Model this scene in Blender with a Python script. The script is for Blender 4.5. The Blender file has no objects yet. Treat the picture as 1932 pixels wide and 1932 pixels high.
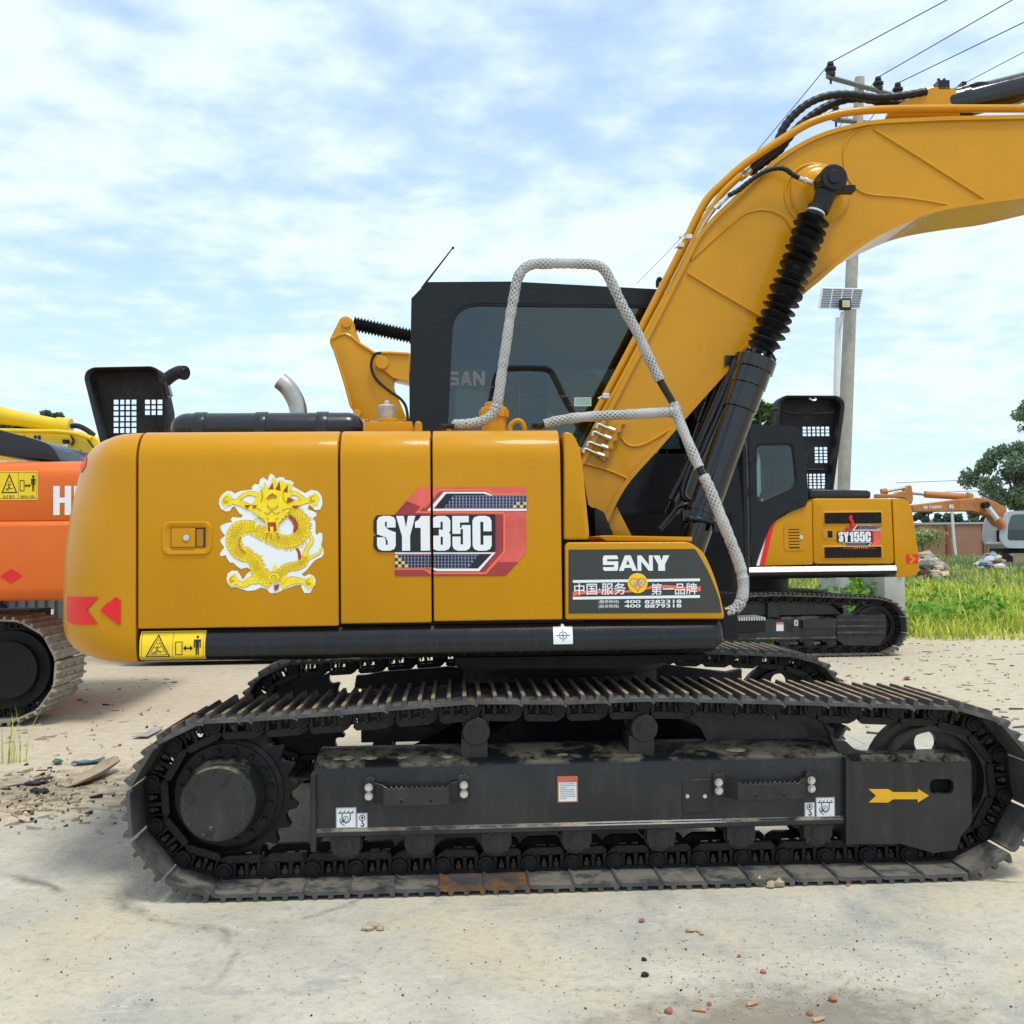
import bpy, bmesh, math, random
import numpy as np
from mathutils import Vector, Matrix
random.seed(7); np.random.seed(7)
SC = bpy.context.scene
COL = SC.collection
# ------------------------------------------------------------------ camera
F = 1950.0
CX, CY, CH = 0.165, -5.274, 1.3344
YAW, PIT, ROL = -0.0515, 0.0343, 0.0113
_r = Vector((math.cos(YAW), math.sin(YAW), 0)); _f = Vector((-math.sin(YAW), math.cos(YAW), 0)); _u = Vector((0, 0, 1))
FW = _f*math.cos(PIT) + _u*math.sin(PIT)
_U = -_f*math.sin(PIT) + _u*math.cos(PIT)
RT = _r*math.cos(ROL) - _U*math.sin(ROL)
UP = _r*math.sin(ROL) + _U*math.cos(ROL)
CAM = Vector((CX, CY, CH))
cam = bpy.data.objects.new('camera', bpy.data.cameras.new('camera'))
COL.objects.link(cam)
m = Matrix((RT, UP, -FW)).transposed().to_4x4(); m.translation = CAM
cam.matrix_world = m
cam.data.sensor_width = 36; cam.data.lens = F/1932*36
cam.data.clip_start = 0.05; cam.data.clip_end = 2000
SC.camera = cam
# ------------------------------------------------------------------ light
SUN_EL, SUN_AZ = math.radians(70), math.radians(150)   # azimuth clockwise from +y
wd = bpy.data.worlds.new('World'); SC.world = wd; wd.use_nodes = True
nt = wd.node_tree; nt.nodes.clear()
def wn(t, **k):
    n = nt.nodes.new(t)
    for a, b in k.items(): setattr(n, a, b)
    return n
L = nt.links.new
wo = wn('ShaderNodeOutputWorld'); bg = wn('ShaderNodeBackground'); bg.inputs[1].default_value = 0.12
sky = wn('ShaderNodeTexSky', sky_type='NISHITA', sun_disc=False, sun_elevation=SUN_EL, sun_rotation=SUN_AZ)
sky.air_density = 1.0; sky.dust_density = 0.3; sky.ozone_density = 3.0
tc = wn('ShaderNodeTexCoord'); sep = wn('ShaderNodeSeparateXYZ'); L(tc.outputs['Generated'], sep.inputs[0])
def wmath(op, a, b=None, c=None):
    n = wn('ShaderNodeMath', operation=op)
    for i, x in enumerate((a, b, c)):
        if x is None: continue
        if isinstance(x, (int, float)): n.inputs[i].default_value = x
        else: L(x, n.inputs[i])
    return n.outputs[0]
zc = wmath('MAXIMUM', sep.outputs[2], 0.0)
den = wmath('ADD', zc, 0.10)
px_ = wmath('DIVIDE', sep.outputs[0], den); py_ = wmath('DIVIDE', sep.outputs[1], den)
cmb = wn('ShaderNodeCombineXYZ'); L(px_, cmb.inputs[0]); L(py_, cmb.inputs[1])
def wnoise(scale, detail, rough, off):
    mp = wn('ShaderNodeMapping'); L(cmb.outputs[0], mp.inputs[0]); mp.inputs['Location'].default_value = off
    n = wn('ShaderNodeTexNoise'); L(mp.outputs[0], n.inputs['Vector'])
    n.inputs['Scale'].default_value = scale; n.inputs['Detail'].default_value = detail; n.inputs['Roughness'].default_value = rough
    return n.outputs[0]
n1 = wnoise(0.9, 3, .5, (3.1, 7.7, 0)); n2 = wnoise(7.0, 5, .52, (1.3, 2.2, 0)); n3 = wnoise(1.6, 5, .55, (8.5, 0.4, 0))
cl = wmath('ADD', wmath('MULTIPLY', n1, 0.78), wmath('ADD', wmath('MULTIPLY', n2, 0.50), wmath('MULTIPLY', n3, 0.35)))
mr = wn('ShaderNodeMapRange', interpolation_type='SMOOTHSTEP'); L(cl, mr.inputs[0])
mr.inputs[1].default_value = 0.60; mr.inputs[2].default_value = 0.92; mr.inputs[3].default_value = 0.46; mr.inputs[4].default_value = 1.0
# whitening towards the horizon
hz = wn('ShaderNodeMapRange', interpolation_type='SMOOTHSTEP'); L(zc, hz.inputs[0])
hz.inputs[1].default_value = 0.0; hz.inputs[2].default_value = 0.46; hz.inputs[3].default_value = 0.92; hz.inputs[4].default_value = 0.0
fac = wmath('MINIMUM', wmath('MAXIMUM', mr.outputs[0], wmath('ADD', wmath('MULTIPLY', mr.outputs[0], 0.35), wmath('MULTIPLY', hz.outputs[0], 0.78))), 1.0)
cr = wn('ShaderNodeMapRange', interpolation_type='SMOOTHSTEP'); L(cl, cr.inputs[0])
cr.inputs[1].default_value = 0.66; cr.inputs[2].default_value = 0.96; cr.inputs[3].default_value = 0.0; cr.inputs[4].default_value = 1.0
ccol = wn('ShaderNodeMix', data_type='RGBA'); L(cr.outputs[0], ccol.inputs[0])
ccol.inputs[6].default_value = (5.0, 6.3, 7.6, 1); ccol.inputs[7].default_value = (6.4, 7.4, 7.9, 1)
mx = wn('ShaderNodeMix', data_type='RGBA'); L(fac, mx.inputs[0]); sg = wn('ShaderNodeVectorMath', operation='MULTIPLY'); L(sky.outputs[0], sg.inputs[0]); sg.inputs[1].default_value = (1.7, 1.75, 1.75); L(sg.outputs[0], mx.inputs[6]); L(ccol.outputs[2], mx.inputs[7])
L(mx.outputs[2], bg.inputs[0]); L(bg.outputs[0], wo.inputs[0])
sl = bpy.data.lights.new('sun', 'SUN'); sl.energy = 2.1; sl.angle = math.radians(16); sl.color = (1, .96, .9)
sun = bpy.data.objects.new('sun', sl); COL.objects.link(sun)
sd = Vector((math.sin(SUN_AZ)*math.cos(SUN_EL), math.cos(SUN_AZ)*math.cos(SUN_EL), math.sin(SUN_EL)))
sun.rotation_euler = sd.to_track_quat('Z', 'Y').to_euler(); sun.location = (0, -3, 12)
SC.view_settings.view_transform = 'Standard'; SC.view_settings.look = 'None'
SC.view_settings.exposure = 0.27; SC.view_settings.gamma = 1; SC.view_settings.use_curve_mapping = False
SC.cycles.max_bounces = 6; SC.cycles.transparent_max_bounces = 12; SC.cycles.caustics_reflective = False; SC.cycles.caustics_refractive = False

# ------------------------------------------------------------------ tracing helpers: a sight line meets a real vertical plane y = Y (metres)
def ray(u, v): return FW + RT*((u-966)/F) + UP*((966-v)/F)
def W(u, v, Y):
    d = ray(u, v); return CAM + d*((Y-CY)/d.y)
def G(u, v, z=0.0):
    d = ray(u, v); return CAM + d*((z-CH)/d.z)
def T(Y, pts, k=None):
    o = []
    for a, b in pts:
        if k: a, b = k[0]+a*k[2], k[1]+b*k[2]
        p = W(a, b, Y); o.append((p.x, p.z))
    return o
def T3(pts, k=None, Y=None):
    """pts (u,v) or (u,v,Y) -> 3D points"""
    o = []
    for q in pts:
        a, b = q[0], q[1]
        if k: a, b = k[0]+a*k[2], k[1]+b*k[2]
        o.append(W(a, b, q[2] if len(q) > 2 else Y))
    return o
K1 = (0, 566.04, .35809); K2 = (628.93, 440.25, .35809); K3 = (1257.9, 628.93, .34897); K4 = (1194.97, 62.89, .38153)
U1 = (188.7, 1195, .2767); U2 = (628.9, 1195, .2767); U3 = (1100.6, 1195, .2767); U4 = (1478, 1195, .2604)
KS = (1056.6, 993.7, .18881); KD = (402.5, 880.5, .13023); KY = (679.2, 905.7, .17579); KR = (1666.7, 880.5, .19530)

# ------------------------------------------------------------------ mesh helpers
def frame_of(d):
    d = d.normalized(); a = Vector((0, 0, 1)) if abs(d.z) < .9 else Vector((1, 0, 0))
    x = d.cross(a).normalized(); return x, d.cross(x).normalized()
class MB:
    def __init__(s): s.v = []; s.f = []; s.m = []; s.uv = {}
    def add(s, vs, fs, mi=0):
        b = len(s.v); s.v += [tuple(v) for v in vs]
        for f in fs: s.f.append([i+b for i in f]); s.m.append(mi)
        return b
    def box(s, x0, x1, y0, y1, z0, z1, mi=0):
        s.add([(x0,y0,z0),(x1,y0,z0),(x1,y1,z0),(x0,y1,z0),(x0,y0,z1),(x1,y0,z1),(x1,y1,z1),(x0,y1,z1)],
              [(3,2,1,0),(4,5,6,7),(0,1,5,4),(1,2,6,5),(2,3,7,6),(3,0,4,7)], mi); return s
    def prism(s, poly, y0, y1, mi=0):
        n = len(poly)
        s.add([(x, y0, z) for x, z in poly]+[(x, y1, z) for x, z in poly],
              [list(range(n)), list(range(2*n-1, n-1, -1))]+[(i, n+i, n+(i+1) % n, (i+1) % n) for i in range(n)], mi); return s
    def prismx(s, poly, x0, x1, mi=0):
        n = len(poly)
        s.add([(x0, y, z) for y, z in poly]+[(x1, y, z) for y, z in poly],
              [list(range(n)), list(range(2*n-1, n-1, -1))]+[(i, n+i, n+(i+1) % n, (i+1) % n) for i in range(n)], mi); return s
    def flat(s, poly, y, mi=0):
        s.add([(x, y, z) for x, z in poly], [list(range(len(poly)))], mi); return s
    def cyl(s, p0, p1, r0, r1=None, n=16, mi=0, caps=True):
        p0, p1 = Vector(p0), Vector(p1); r1 = r0 if r1 is None else r1
        a, b = frame_of(p1-p0)
        c = [(math.cos(2*math.pi*i/n), math.sin(2*math.pi*i/n)) for i in range(n)]
        vs = [p0+(a*x+b*y)*r0 for x, y in c]+[p1+(a*x+b*y)*r1 for x, y in c]
        fs = [(i, (i+1) % n, n+(i+1) % n, n+i) for i in range(n)]
        if caps: fs += [list(range(n-1, -1, -1)), list(range(n, 2*n))]
        s.add(vs, fs, mi); return s
    def lathe(s, prof, o, axis, n=24, mi=0):
        o = Vector(o); axis = Vector(axis).normalized(); a, b = frame_of(axis)
        vs = []; fs = []
        for r, h in prof:
            for i in range(n):
                t = 2*math.pi*i/n; vs.append(o+axis*h+(a*math.cos(t)+b*math.sin(t))*max(r, 1e-4))
        for k in range(len(prof)-1):
            for i in range(n):
                j = (i+1) % n; fs.append((k*n+i, k*n+j, (k+1)*n+j, (k+1)*n+i))
        fs.append(list(range(n-1, -1, -1))); fs.append([(len(prof)-1)*n+i for i in range(n)])
        s.add(vs, fs, mi); return s
    def tube(s, pts, r, n=10, mi=0, caps=True, uvlen=False):
        pts = [Vector(p) for p in pts]; k = len(pts)
        rs = r if isinstance(r, (list, tuple)) else [r]*k
        a = None; vs = []; fs = []; L_ = 0; ls = []
        for i, p in enumerate(pts):
            d = (pts[min(i+1, k-1)]-pts[max(i-1, 0)]).normalized()
            if a is None: a, b = frame_of(d)
            else:
                a = (a-d*a.dot(d)).normalized(); b = d.cross(a)
            if i: L_ += (p-pts[i-1]).length
            ls.append(L_)
            for j in range(n):
                t = 2*math.pi*j/n; vs.append(p+(a*math.cos(t)+b*math.sin(t))*rs[i])
        f0 = len(s.f)
        for i in range(k-1):
            for j in range(n):
                fs.append((i*n+j, i*n+(j+1) % n, (i+1)*n+(j+1) % n, (i+1)*n+j))
                if uvlen: s.uv[f0+i*n+j] = [(j/n, ls[i]), ((j+1)/n, ls[i]), ((j+1)/n, ls[i+1]), (j/n, ls[i+1])]
        if caps: fs += [list(range(n-1, -1, -1)), [(k-1)*n+j for j in range(n)]]
        s.add(vs, fs, mi); return s
    def grid(s, fn, nu, nv, mi=0, closeu=False):
        vs = [fn(i/(nu if closeu else nu-1), j/(nv-1)) for j in range(nv) for i in range(nu)]
        fs = []
        for j in range(nv-1):
            for i in range(nu if closeu else nu-1):
                k = (i+1) % nu; fs.append((j*nu+i, j*nu+k, (j+1)*nu+k, (j+1)*nu+i))
        s.add(vs, fs, mi); return s
    def mesh(s, name, mats, bevel=None, seg=2, ang=32, recalc=True):
        me = bpy.data.meshes.new(name); me.from_pydata(s.v, [], s.f)
        for mt in (mats if isinstance(mats, (list, tuple)) else [mats]): me.materials.append(mt)
        me.polygons.foreach_set('material_index', s.m)
        if s.uv:
            ul = me.uv_layers.new(name='UVMap')
            for p in me.polygons:
                q = s.uv.get(p.index)
                if q:
                    for li, c in zip(p.loop_indices, q): ul.data[li].uv = c
        if recalc or bevel:
            bm = bmesh.new(); bm.from_mesh(me)
            if recalc: bmesh.ops.recalc_face_normals(bm, faces=bm.faces)
            if bevel:
                es = [e for e in bm.edges if len(e.link_faces) == 2 and e.calc_face_angle(0) > math.radians(28)]
                bmesh.ops.bevel(bm, geom=es, offset=bevel, segments=seg, profile=.5, affect='EDGES', clamp_overlap=True)
            bm.to_mesh(me); bm.free()
        me.polygons.foreach_set('use_smooth', [True]*len(me.polygons))
        me.set_sharp_from_angle(angle=math.radians(ang))
        me.update(); return me
    def build(s, name, mats, parent=None, **k):
        return put(name, s.mesh(name, mats, **k), parent)
def wloc(o):
    v = Vector((0, 0, 0))
    while o: v += o.location; o = o.parent
    return v
def put(name, me, parent=None, loc=None, rot=None):
    """link a mesh object; without loc the mesh is in world coordinates"""
    o = bpy.data.objects.new(name, me); COL.objects.link(o)
    base = wloc(parent) if parent else Vector((0, 0, 0))
    if parent: o.parent = parent
    o.location = (Vector(loc) if loc is not None else Vector((0, 0, 0)))-base
    if rot: o.rotation_euler = rot
    return o
def thing(name, label, cat, loc=(0, 0, 0), group=None):
    o = bpy.data.objects.new(name, None); COL.objects.link(o); o.location = loc; o.empty_display_size = .2
    o['label'] = label; o['category'] = cat
    if group: o['group'] = group
    return o
def part_empty(name, parent):
    o = bpy.data.objects.new(name, None); COL.objects.link(o); o.parent = parent; o.location = -wloc(parent); o.empty_display_size = .2
    return o
def tag(o, label, cat, group=None):
    o['label'] = label; o['category'] = cat
    if group: o['group'] = group
    return o
def kind(o, k): o['kind'] = k; return o
def smooth(pts, n=6):
    """Catmull-Rom through 2D/3D points"""
    P = [Vector(p) for p in pts]; out = []
    for i in range(len(P)-1):
        a = P[max(i-1, 0)]; b = P[i]; c = P[i+1]; d = P[min(i+2, len(P)-1)]
        for j in range(n):
            t = j/n
            out.append(.5*((2*b)+(c-a)*t+(2*a-5*b+4*c-d)*t*t+(3*b-a-3*c+d)*t**3))
    out.append(P[-1]); return out
def rrect(x0, x1, z0, z1, r, n=4):
    o = []
    for cx, cz, a in ((x1-r, z1-r, 0), (x0+r, z1-r, 90), (x0+r, z0+r, 180), (x1-r, z0+r, 270)):
        for i in range(n+1):
            t = math.radians(a+90*i/n); o.append((cx+r*math.cos(t), cz+r*math.sin(t)))
    return o
def roundpoly(poly, r, n=4):
    o = []; k = len(poly)
    for i in range(k):
        p = Vector(poly[i]); a = Vector(poly[i-1])-p; b = Vector(poly[(i+1) % k])-p
        rr = min(r[i] if isinstance(r, (list, tuple)) else r, a.length*.45, b.length*.45)
        if rr < 1e-5: o.append(tuple(p)); continue
        s_, e_ = p+a.normalized()*rr, p+b.normalized()*rr
        for j in range(n+1):
            t = j/n; q = s_*(1-t)**2+p*2*t*(1-t)+e_*t*t; o.append(tuple(q))
    return o
def circ(x, z, r, n=24): return [(x+r*math.cos(2*math.pi*i/n), z+r*math.sin(2*math.pi*i/n)) for i in range(n)]
def stroke(pts, w, closed=False):
    """mitred quads along a polyline; w constant or list"""
    P = [Vector((p[0], p[1])) for p in pts]; k = len(P); o = []
    ws = w if isinstance(w, (list, tuple)) else [w]*k
    Ls = []; Rs = []
    for i in range(k):
        d0 = (P[i]-P[i-1]) if (i > 0 or closed) else (P[i+1]-P[i]); d1 = (P[(i+1) % k]-P[i]) if (i < k-1 or closed) else d0
        if d0.length < 1e-9: d0 = d1
        if d1.length < 1e-9: d1 = d0
        d0 = d0.normalized(); d1 = d1.normalized()
        n0 = Vector((-d0.y, d0.x)); n1 = Vector((-d1.y, d1.x)); m_ = n0+n1
        if m_.length < 1e-6: m_ = n0
        m_ = m_.normalized(); c = max(m_.dot(n0), .35)
        Ls.append(P[i]+m_*(ws[i]/2/c)); Rs.append(P[i]-m_*(ws[i]/2/c))
    for i in range(k if closed else k-1):
        j = (i+1) % k; o.append([tuple(Ls[i]), tuple(Ls[j]), tuple(Rs[j]), tuple(Rs[i])])
    return o
def clipx(poly, x, keep_less):
    o = []; n = len(poly)
    ins = (lambda p: p[0] <= x) if keep_less else (lambda p: p[0] >= x)
    for i in range(n):
        a, b = poly[i], poly[(i+1) % n]
        if ins(a): o.append(a)
        if ins(a) != ins(b):
            t = (x-a[0])/(b[0]-a[0]); o.append((x, a[1]+t*(b[1]-a[1])))
    return o
class Decal(MB):
    """flat print on the plane y = y0, layers .6 mm apart; gap: x range left open"""
    def __init__(s, y0, gap=None): super().__init__(); s.y0 = y0; s.gap = gap; s.c = 0; s.bend = None
    def poly(s, pts, lay=0, mi=0):
        ps = [pts] if not s.gap else [clipx(pts, s.gap[0], True), clipx(pts, s.gap[1], False)]
        for p in ps:
            y = s.y0-.0006*lay-1e-5*s.c
            if len(p) < 3: continue
            if not s.bend: s.flat(p, y, mi); continue
            z0, z1 = min(q[1] for q in p), max(q[1] for q in p); n = max(1, int((z1-z0)/.008)+1); sw = [(q[1], q[0]) for q in p]
            for i in range(n):  # print that follows a curved panel
                c = clipx(clipx(sw, z0+(z1-z0)*i/n, False), z0+(z1-z0)*(i+1)/n, True)
                if len(c) > 2: s.add([(b, s.bend(a)+y-s.y0, a) for a, b in c], [list(range(len(c)))], mi)
    def line(s, pts, w, lay=0, mi=0, closed=False):
        s.c = (s.c+1) % 50
        for q in stroke(pts, w, closed): s.poly(q, lay, mi)
def _rc(x0, x1, z0, z1): return [(x0, z0), (x1, z0), (x1, z1), (x0, z1)]
def _base(r=.16, q=.10): return [(r,0),(1-r,0),(1-r*.3,q*.3),(1,q),(1,1-q),(1-r*.3,1-q*.3),(1-r,1),(r,1),(r*.3,1-q*.3),(0,1-q),(0,q),(r*.3,q*.3)]
GLY = {  # (polygon, 1 ink / 0 ground) in a unit box
 'S': [(_base(.3,.14),1),([(.53,.83),(.43,.83),(.43,.71),(.60,.61),(.88,.545),(1.02,.53),(1.02,.665),(.53,.665)],0),([(.47,.17),(.57,.17),(.57,.29),(.40,.39),(.12,.455),(-.02,.47),(-.02,.385),(.47,.385)],0)],
 'Z': [(_base(.10,.22),1),(_rc(.28,1.02,.615,.755),0),(_rc(-.02,.72,.245,.385),0)],
 'Y': [([(0,1),(.30,.42),(.30,0),(.72,0),(.72,.42),(1,1),(.62,1),(.51,.66),(.40,1)],1)],
 '1': [([(0,.66),(.38,.66),(.38,0),(1,0),(1,1),(.42,1),(.22,.88),(0,.83)],1)],
 '3': [(_base(.3,.14),1),(_rc(-.02,.38,.435,.665),0),([(.37,.62),(.47,.62),(.47,.60),(.59,.60),(.59,.83),(.47,.83),(.47,.665),(.37,.665)],0),(_rc(.47,.59,.17,.40),0),([(1.02,.58),(.93,.52),(1.02,.46)],0)],
 '5': [(_base(.3,.14),1),(_rc(0,.42,.80,1),1),(_rc(.42,1.02,.735,.81),0),(_rc(.42,.52,.66,.74),0),(_rc(.45,.58,.18,.62),0),(_rc(-.02,.455,.41,.485),0),(_rc(.91,1.02,.80,1.02),0),(_rc(.6,.91,.82,1),1)],
 'C': [(_base(.3,.14),1),(_rc(.41,.57,.17,.83),0),(_rc(.56,1.02,.43,.555),0)],
 'A': [([(0,0),(.26,0),(.32,.19),(.68,.19),(.74,0),(1,0),(.66,1),(.34,1)],1),([(.40,.40),(.60,.40),(.5,.72)],0)],
 'N': [([(0,0),(.25,0),(.25,.62),(.73,0),(1,0),(1,1),(.75,1),(.75,.38),(.27,1),(0,1)],1)],
 'H': [([(0,0),(.36,0),(.36,.42),(.64,.42),(.64,0),(1,0),(1,1),(.64,1),(.64,.60),(.36,.60),(.36,1),(0,1)],1)],
 'I': [(_rc(.1,.9,0,1),1)],
 'T': [([(.34,0),(.66,0),(.66,.8),(1,.8),(1,1),(0,1),(0,.8),(.34,.8)],1)],
 '6': [(_base(.2,.16),1),(_rc(.34,.66,.18,.42),0),(_rc(.34,1.02,.60,.80),0)],
}
def glyph(d, ch, x, z, w, h, lay, mi, ground):
    for i, (pl, ink) in enumerate(GLY[ch]): d.poly([(x+a*w, z+min(max(b, -.02), 1.02)*h) for a, b in pl], lay+i*.12, mi if ink else ground)
_tc = {}
def text_mesh(txt, bold=0.0):
    """built-in font -> flat triangles in a unit-height box, cached: (verts, faces, width)"""
    key = (txt, bold)
    if key not in _tc:
        cu = bpy.data.curves.new('lettering', 'FONT'); cu.body = txt; cu.offset = bold; cu.resolution_u = 3
        ob = bpy.data.objects.new('lettering', cu); COL.objects.link(ob)
        dg = bpy.context.evaluated_depsgraph_get(); me = bpy.data.meshes.new_from_object(ob.evaluated_get(dg))
        vs = [(v.co.x, v.co.y) for v in me.vertices]; fs = [list(p.vertices) for p in me.polygons]
        bpy.data.objects.remove(ob); bpy.data.curves.remove(cu); bpy.data.meshes.remove(me)
        _tc[key] = (vs, fs)
    return _tc[key]
def lettering(d, txt, x0, x1, z0, z1, lay, mi, bold=0.0):
    """lettering scaled to fill the box"""
    vs, fs = text_mesh(txt, bold)
    if not vs: return
    ax = min(v[0] for v in vs); bx = max(v[0] for v in vs); az = min(v[1] for v in vs); bz = max(v[1] for v in vs)
    d.add([(x0+(a-ax)/(bx-ax)*(x1-x0), d.y0-.0006*lay, z0+(b-az)/(bz-az)*(z1-z0)) for a, b in vs], fs, mi)
# ------------------------------------------------------------------ materials
def newmat(name):
    mt = bpy.data.materials.new(name); mt.use_nodes = True
    t = mt.node_tree; return mt, t, t.nodes['Principled BSDF']
def node(t, ty, ins=None, **k):
    n = t.nodes.new(ty)
    for a, b in k.items(): setattr(n, a, b)
    for a, b in (ins or {}).items():
        if hasattr(b, 'is_linked'): t.links.new(b, n.inputs[a])
        else: n.inputs[a].default_value = b
    return n
RND = [False]
def tnoise(t, scale, detail=4, rough=.55, stretch=(1, 1, 1), src='Object'):
    c = node(t, 'ShaderNodeTexCoord')
    mp = node(t, 'ShaderNodeMapping', {0: c.outputs[src], 'Scale': stretch})
    if RND[0]:  # each copy gets its own patch of the pattern
        sh = node(t, 'ShaderNodeVectorMath', {0: node(t, 'ShaderNodeObjectInfo').outputs['Random'], 1: (37, 53, 71)}, operation='MULTIPLY'); t.links.new(sh.outputs[0], mp.inputs['Location'])
    return node(t, 'ShaderNodeTexNoise', {'Vector': mp.outputs[0], 'Scale': scale, 'Detail': detail, 'Roughness': rough}).outputs[0]
def ramp(t, fac, a, b, c0=0.0, c1=1.0):
    return node(t, 'ShaderNodeMapRange', {0: fac, 1: a, 2: b, 3: c0, 4: c1}).outputs[0]
def mixc(t, fac, c0, c1):
    n = node(t, 'ShaderNodeMix', data_type='RGBA')
    for i, x in ((0, fac), (6, c0), (7, c1)):
        if hasattr(x, 'is_linked'): t.links.new(x, n.inputs[i])
        else: n.inputs[i].default_value = x if i == 0 else (*x, 1)
    return n.outputs[2]
def bump(t, b, h, strength, dist=.01):
    n = node(t, 'ShaderNodeBump', {'Height': h, 'Strength': strength, 'Distance': dist}); t.links.new(n.outputs[0], b.inputs['Normal'])
def M(name, col, rough=.5, metal=0, coat=0, var=.12, vs=6, dirt=None, dirt_amt=0, dirt_scale=5, dirt_str=(1, 1, 1), bmp=0, bs=60, spec=.28, up_dust=None, coat_rough=.08, rnd=False, dlo=.52, bd=.004):
    mt, t, b = newmat(name); RND[0] = rnd
    c = mixc(t, ramp(t, tnoise(t, vs, 5), .3, .7), tuple(x*(1-var) for x in col), tuple(min(1, x*(1+var)) for x in col))
    r = ramp(t, tnoise(t, vs*2.3, 4), .3, .7, max(rough-.07, .02), min(rough+.07, 1))
    if dirt:
        fac = ramp(t, tnoise(t, dirt_scale, 8, .68, dirt_str), dlo, dlo+.18, 0, dirt_amt)
        c = mixc(t, fac, c, dirt)
    if up_dust:
        g = node(t, 'ShaderNodeNewGeometry'); sp = node(t, 'ShaderNodeSeparateXYZ', {0: g.outputs['Normal']})
        f1 = ramp(t, sp.outputs[2], .45, .9); f2 = ramp(t, tnoise(t, up_dust[1], 8, .7), up_dust[2], up_dust[2]+.12)
        f = node(t, 'ShaderNodeMath', {0: f1, 1: f2}, operation='MULTIPLY').outputs[0]
        f = node(t, 'ShaderNodeMath', {0: f, 1: up_dust[3]}, operation='MULTIPLY').outputs[0]
        c = mixc(t, f, c, up_dust[0]); r = node(t, 'ShaderNodeMix', {0: f, 2: r, 3: .9}).outputs[0]
    t.links.new(c, b.inputs['Base Color']); t.links.new(r, b.inputs['Roughness'])
    b.inputs['Metallic'].default_value = metal; b.inputs['Coat Weight'].default_value = coat; b.inputs['Coat Roughness'].default_value = coat_rough
    b.inputs['Specular IOR Level'].default_value = spec
    if bmp: bump(t, b, tnoise(t, bs, 3), bmp, bd)
    RND[0] = False; return mt
DUST = (.42, .34, .23)
YEL = M('yellow_paint', (.55, .246, .002), .36, coat=.16, var=.05, vs=2.0, dirt=(.44, .20, .008), dirt_amt=.22, dirt_scale=2.5, dirt_str=(7, 7, .5), bmp=.10, bs=3.5, coat_rough=.05, spec=.16, bd=.012)
YEL2 = M('yellow_paint_boom', (.565, .258, .005), .32, coat=.30, var=.05, vs=3, bmp=.06, bs=5, coat_rough=.04, spec=.18, bd=.01)
BLKP = M('black_gloss_paint', (.006, .007, .009), .24, coat=.3, var=.3, dirt=(.045, .043, .04), dirt_amt=.2, dirt_scale=4, dirt_str=(14, 14, .6))
BLKG = M('cylinder_gloss_black', (.006, .007, .008), .12, coat=.7, var=.2, bmp=.03, bs=9, coat_rough=.04)
BLKM = M('black_matte', (.010, .010, .011), .5, var=.3, dirt=(.07, .06, .045), dirt_amt=.25, dirt_scale=9)
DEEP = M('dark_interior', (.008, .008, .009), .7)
CABP = M('cab_dark_paint', (.009, .011, .014), .34, coat=.15, var=.1, spec=.2)
HOODP = M('hood_dark_plastic', (.018, .020, .025), .30, coat=.2, var=.12)
RUB = M('black_rubber', (.012, .012, .013), .42, var=.2)
FRM = M('undercarriage_paint', (.026, .027, .027), .38, coat=.15, var=.25, vs=5, dirt=(.085, .075, .06), dirt_amt=.35, dirt_scale=3, dirt_str=(5, 5, 1), up_dust=(DUST, 7, .46, .9))
CHN = M('chain_steel', (.013, .013, .014), .42, metal=.2, var=.35, vs=14, dirt=(.045, .038, .03), dirt_amt=.6, dirt_scale=12)
SHOE = M('track_shoe_steel', (.082, .083, .082), .50, metal=.25, var=.35, vs=9, dirt=(.19, .17, .14), dirt_amt=.7, dirt_scale=7, bmp=.2, bs=40, up_dust=((.23, .20, .155), 9, .42, .65), rnd=True)
SHOER = M('rusty_shoe_steel', (.066, .067, .066), .55, metal=.2, var=.3, vs=9, dirt=(.27, .115, .024), dirt_amt=.9, dirt_scale=7, bmp=.2, bs=40, rnd=True, dlo=.47)
WORN = M('worn_grouser', (.36, .245, .14), .6, metal=.15, var=.4, vs=20, dirt=(.12, .11, .095), dirt_amt=.8, dirt_scale=14, rnd=True, dlo=.48)
DUSTY = M('dusty_shoe_steel', (.30, .265, .21), .75, metal=.05, var=.3, vs=9, dirt=(.40, .35, .27), dirt_amt=.7, dirt_scale=6, rnd=True)
NUT = M('rusty_nut', (.065, .046, .033), .65, metal=.2, var=.4, vs=30)
ZINC = M('zinc_bolt', (.62, .62, .58), .32, metal=.8, var=.15, vs=40)
STEEL = M('stainless_pipe', (.50, .47, .43), .36, metal=.85, var=.2, vs=12)
GALV = M('white_metal', (.72, .73, .74), .4, metal=.1, var=.05)
WHT = M('white_print', (.80, .82, .84), .45, var=.03)
BLKD = M('black_print', (.020, .021, .024), .35, var=.1)
GRYD = M('grey_green_print', (.040, .044, .042), .32, var=.12, vs=4, coat=.2)
RED = M('red_print', (.72, .018, .022), .4, var=.05)
REDP = M('faded_red_print', (.66, .115, .09), .4, var=.22, vs=7)
REDD = M('dark_red_print', (.33, .045, .05), .4, var=.12, vs=8)
ORL = M('bright_orange_line', (.86, .16, .08), .4, var=.05)
YELD = M('yellow_print', (.84, .58, .02), .4, var=.05)
BLUG = M('blue_grid_print', (.016, .024, .055), .4, var=.5, vs=6)
GRID = M('grid_line_print', (.30, .32, .44), .4, var=.1)
GREYP = M('grey_print', (.30, .30, .32), .4, var=.1)
CYAN = M('blue_print', (.22, .50, .70), .4)
GOLD = M('dragon_gold_print', (.93, .70, .02), .4, var=.14, vs=45, dirt=(.88, .50, .02), dirt_amt=.5, dirt_scale=30)
GOLDD = M('dragon_dark_print', (.50, .23, .015), .4, var=.3, vs=40)
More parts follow.
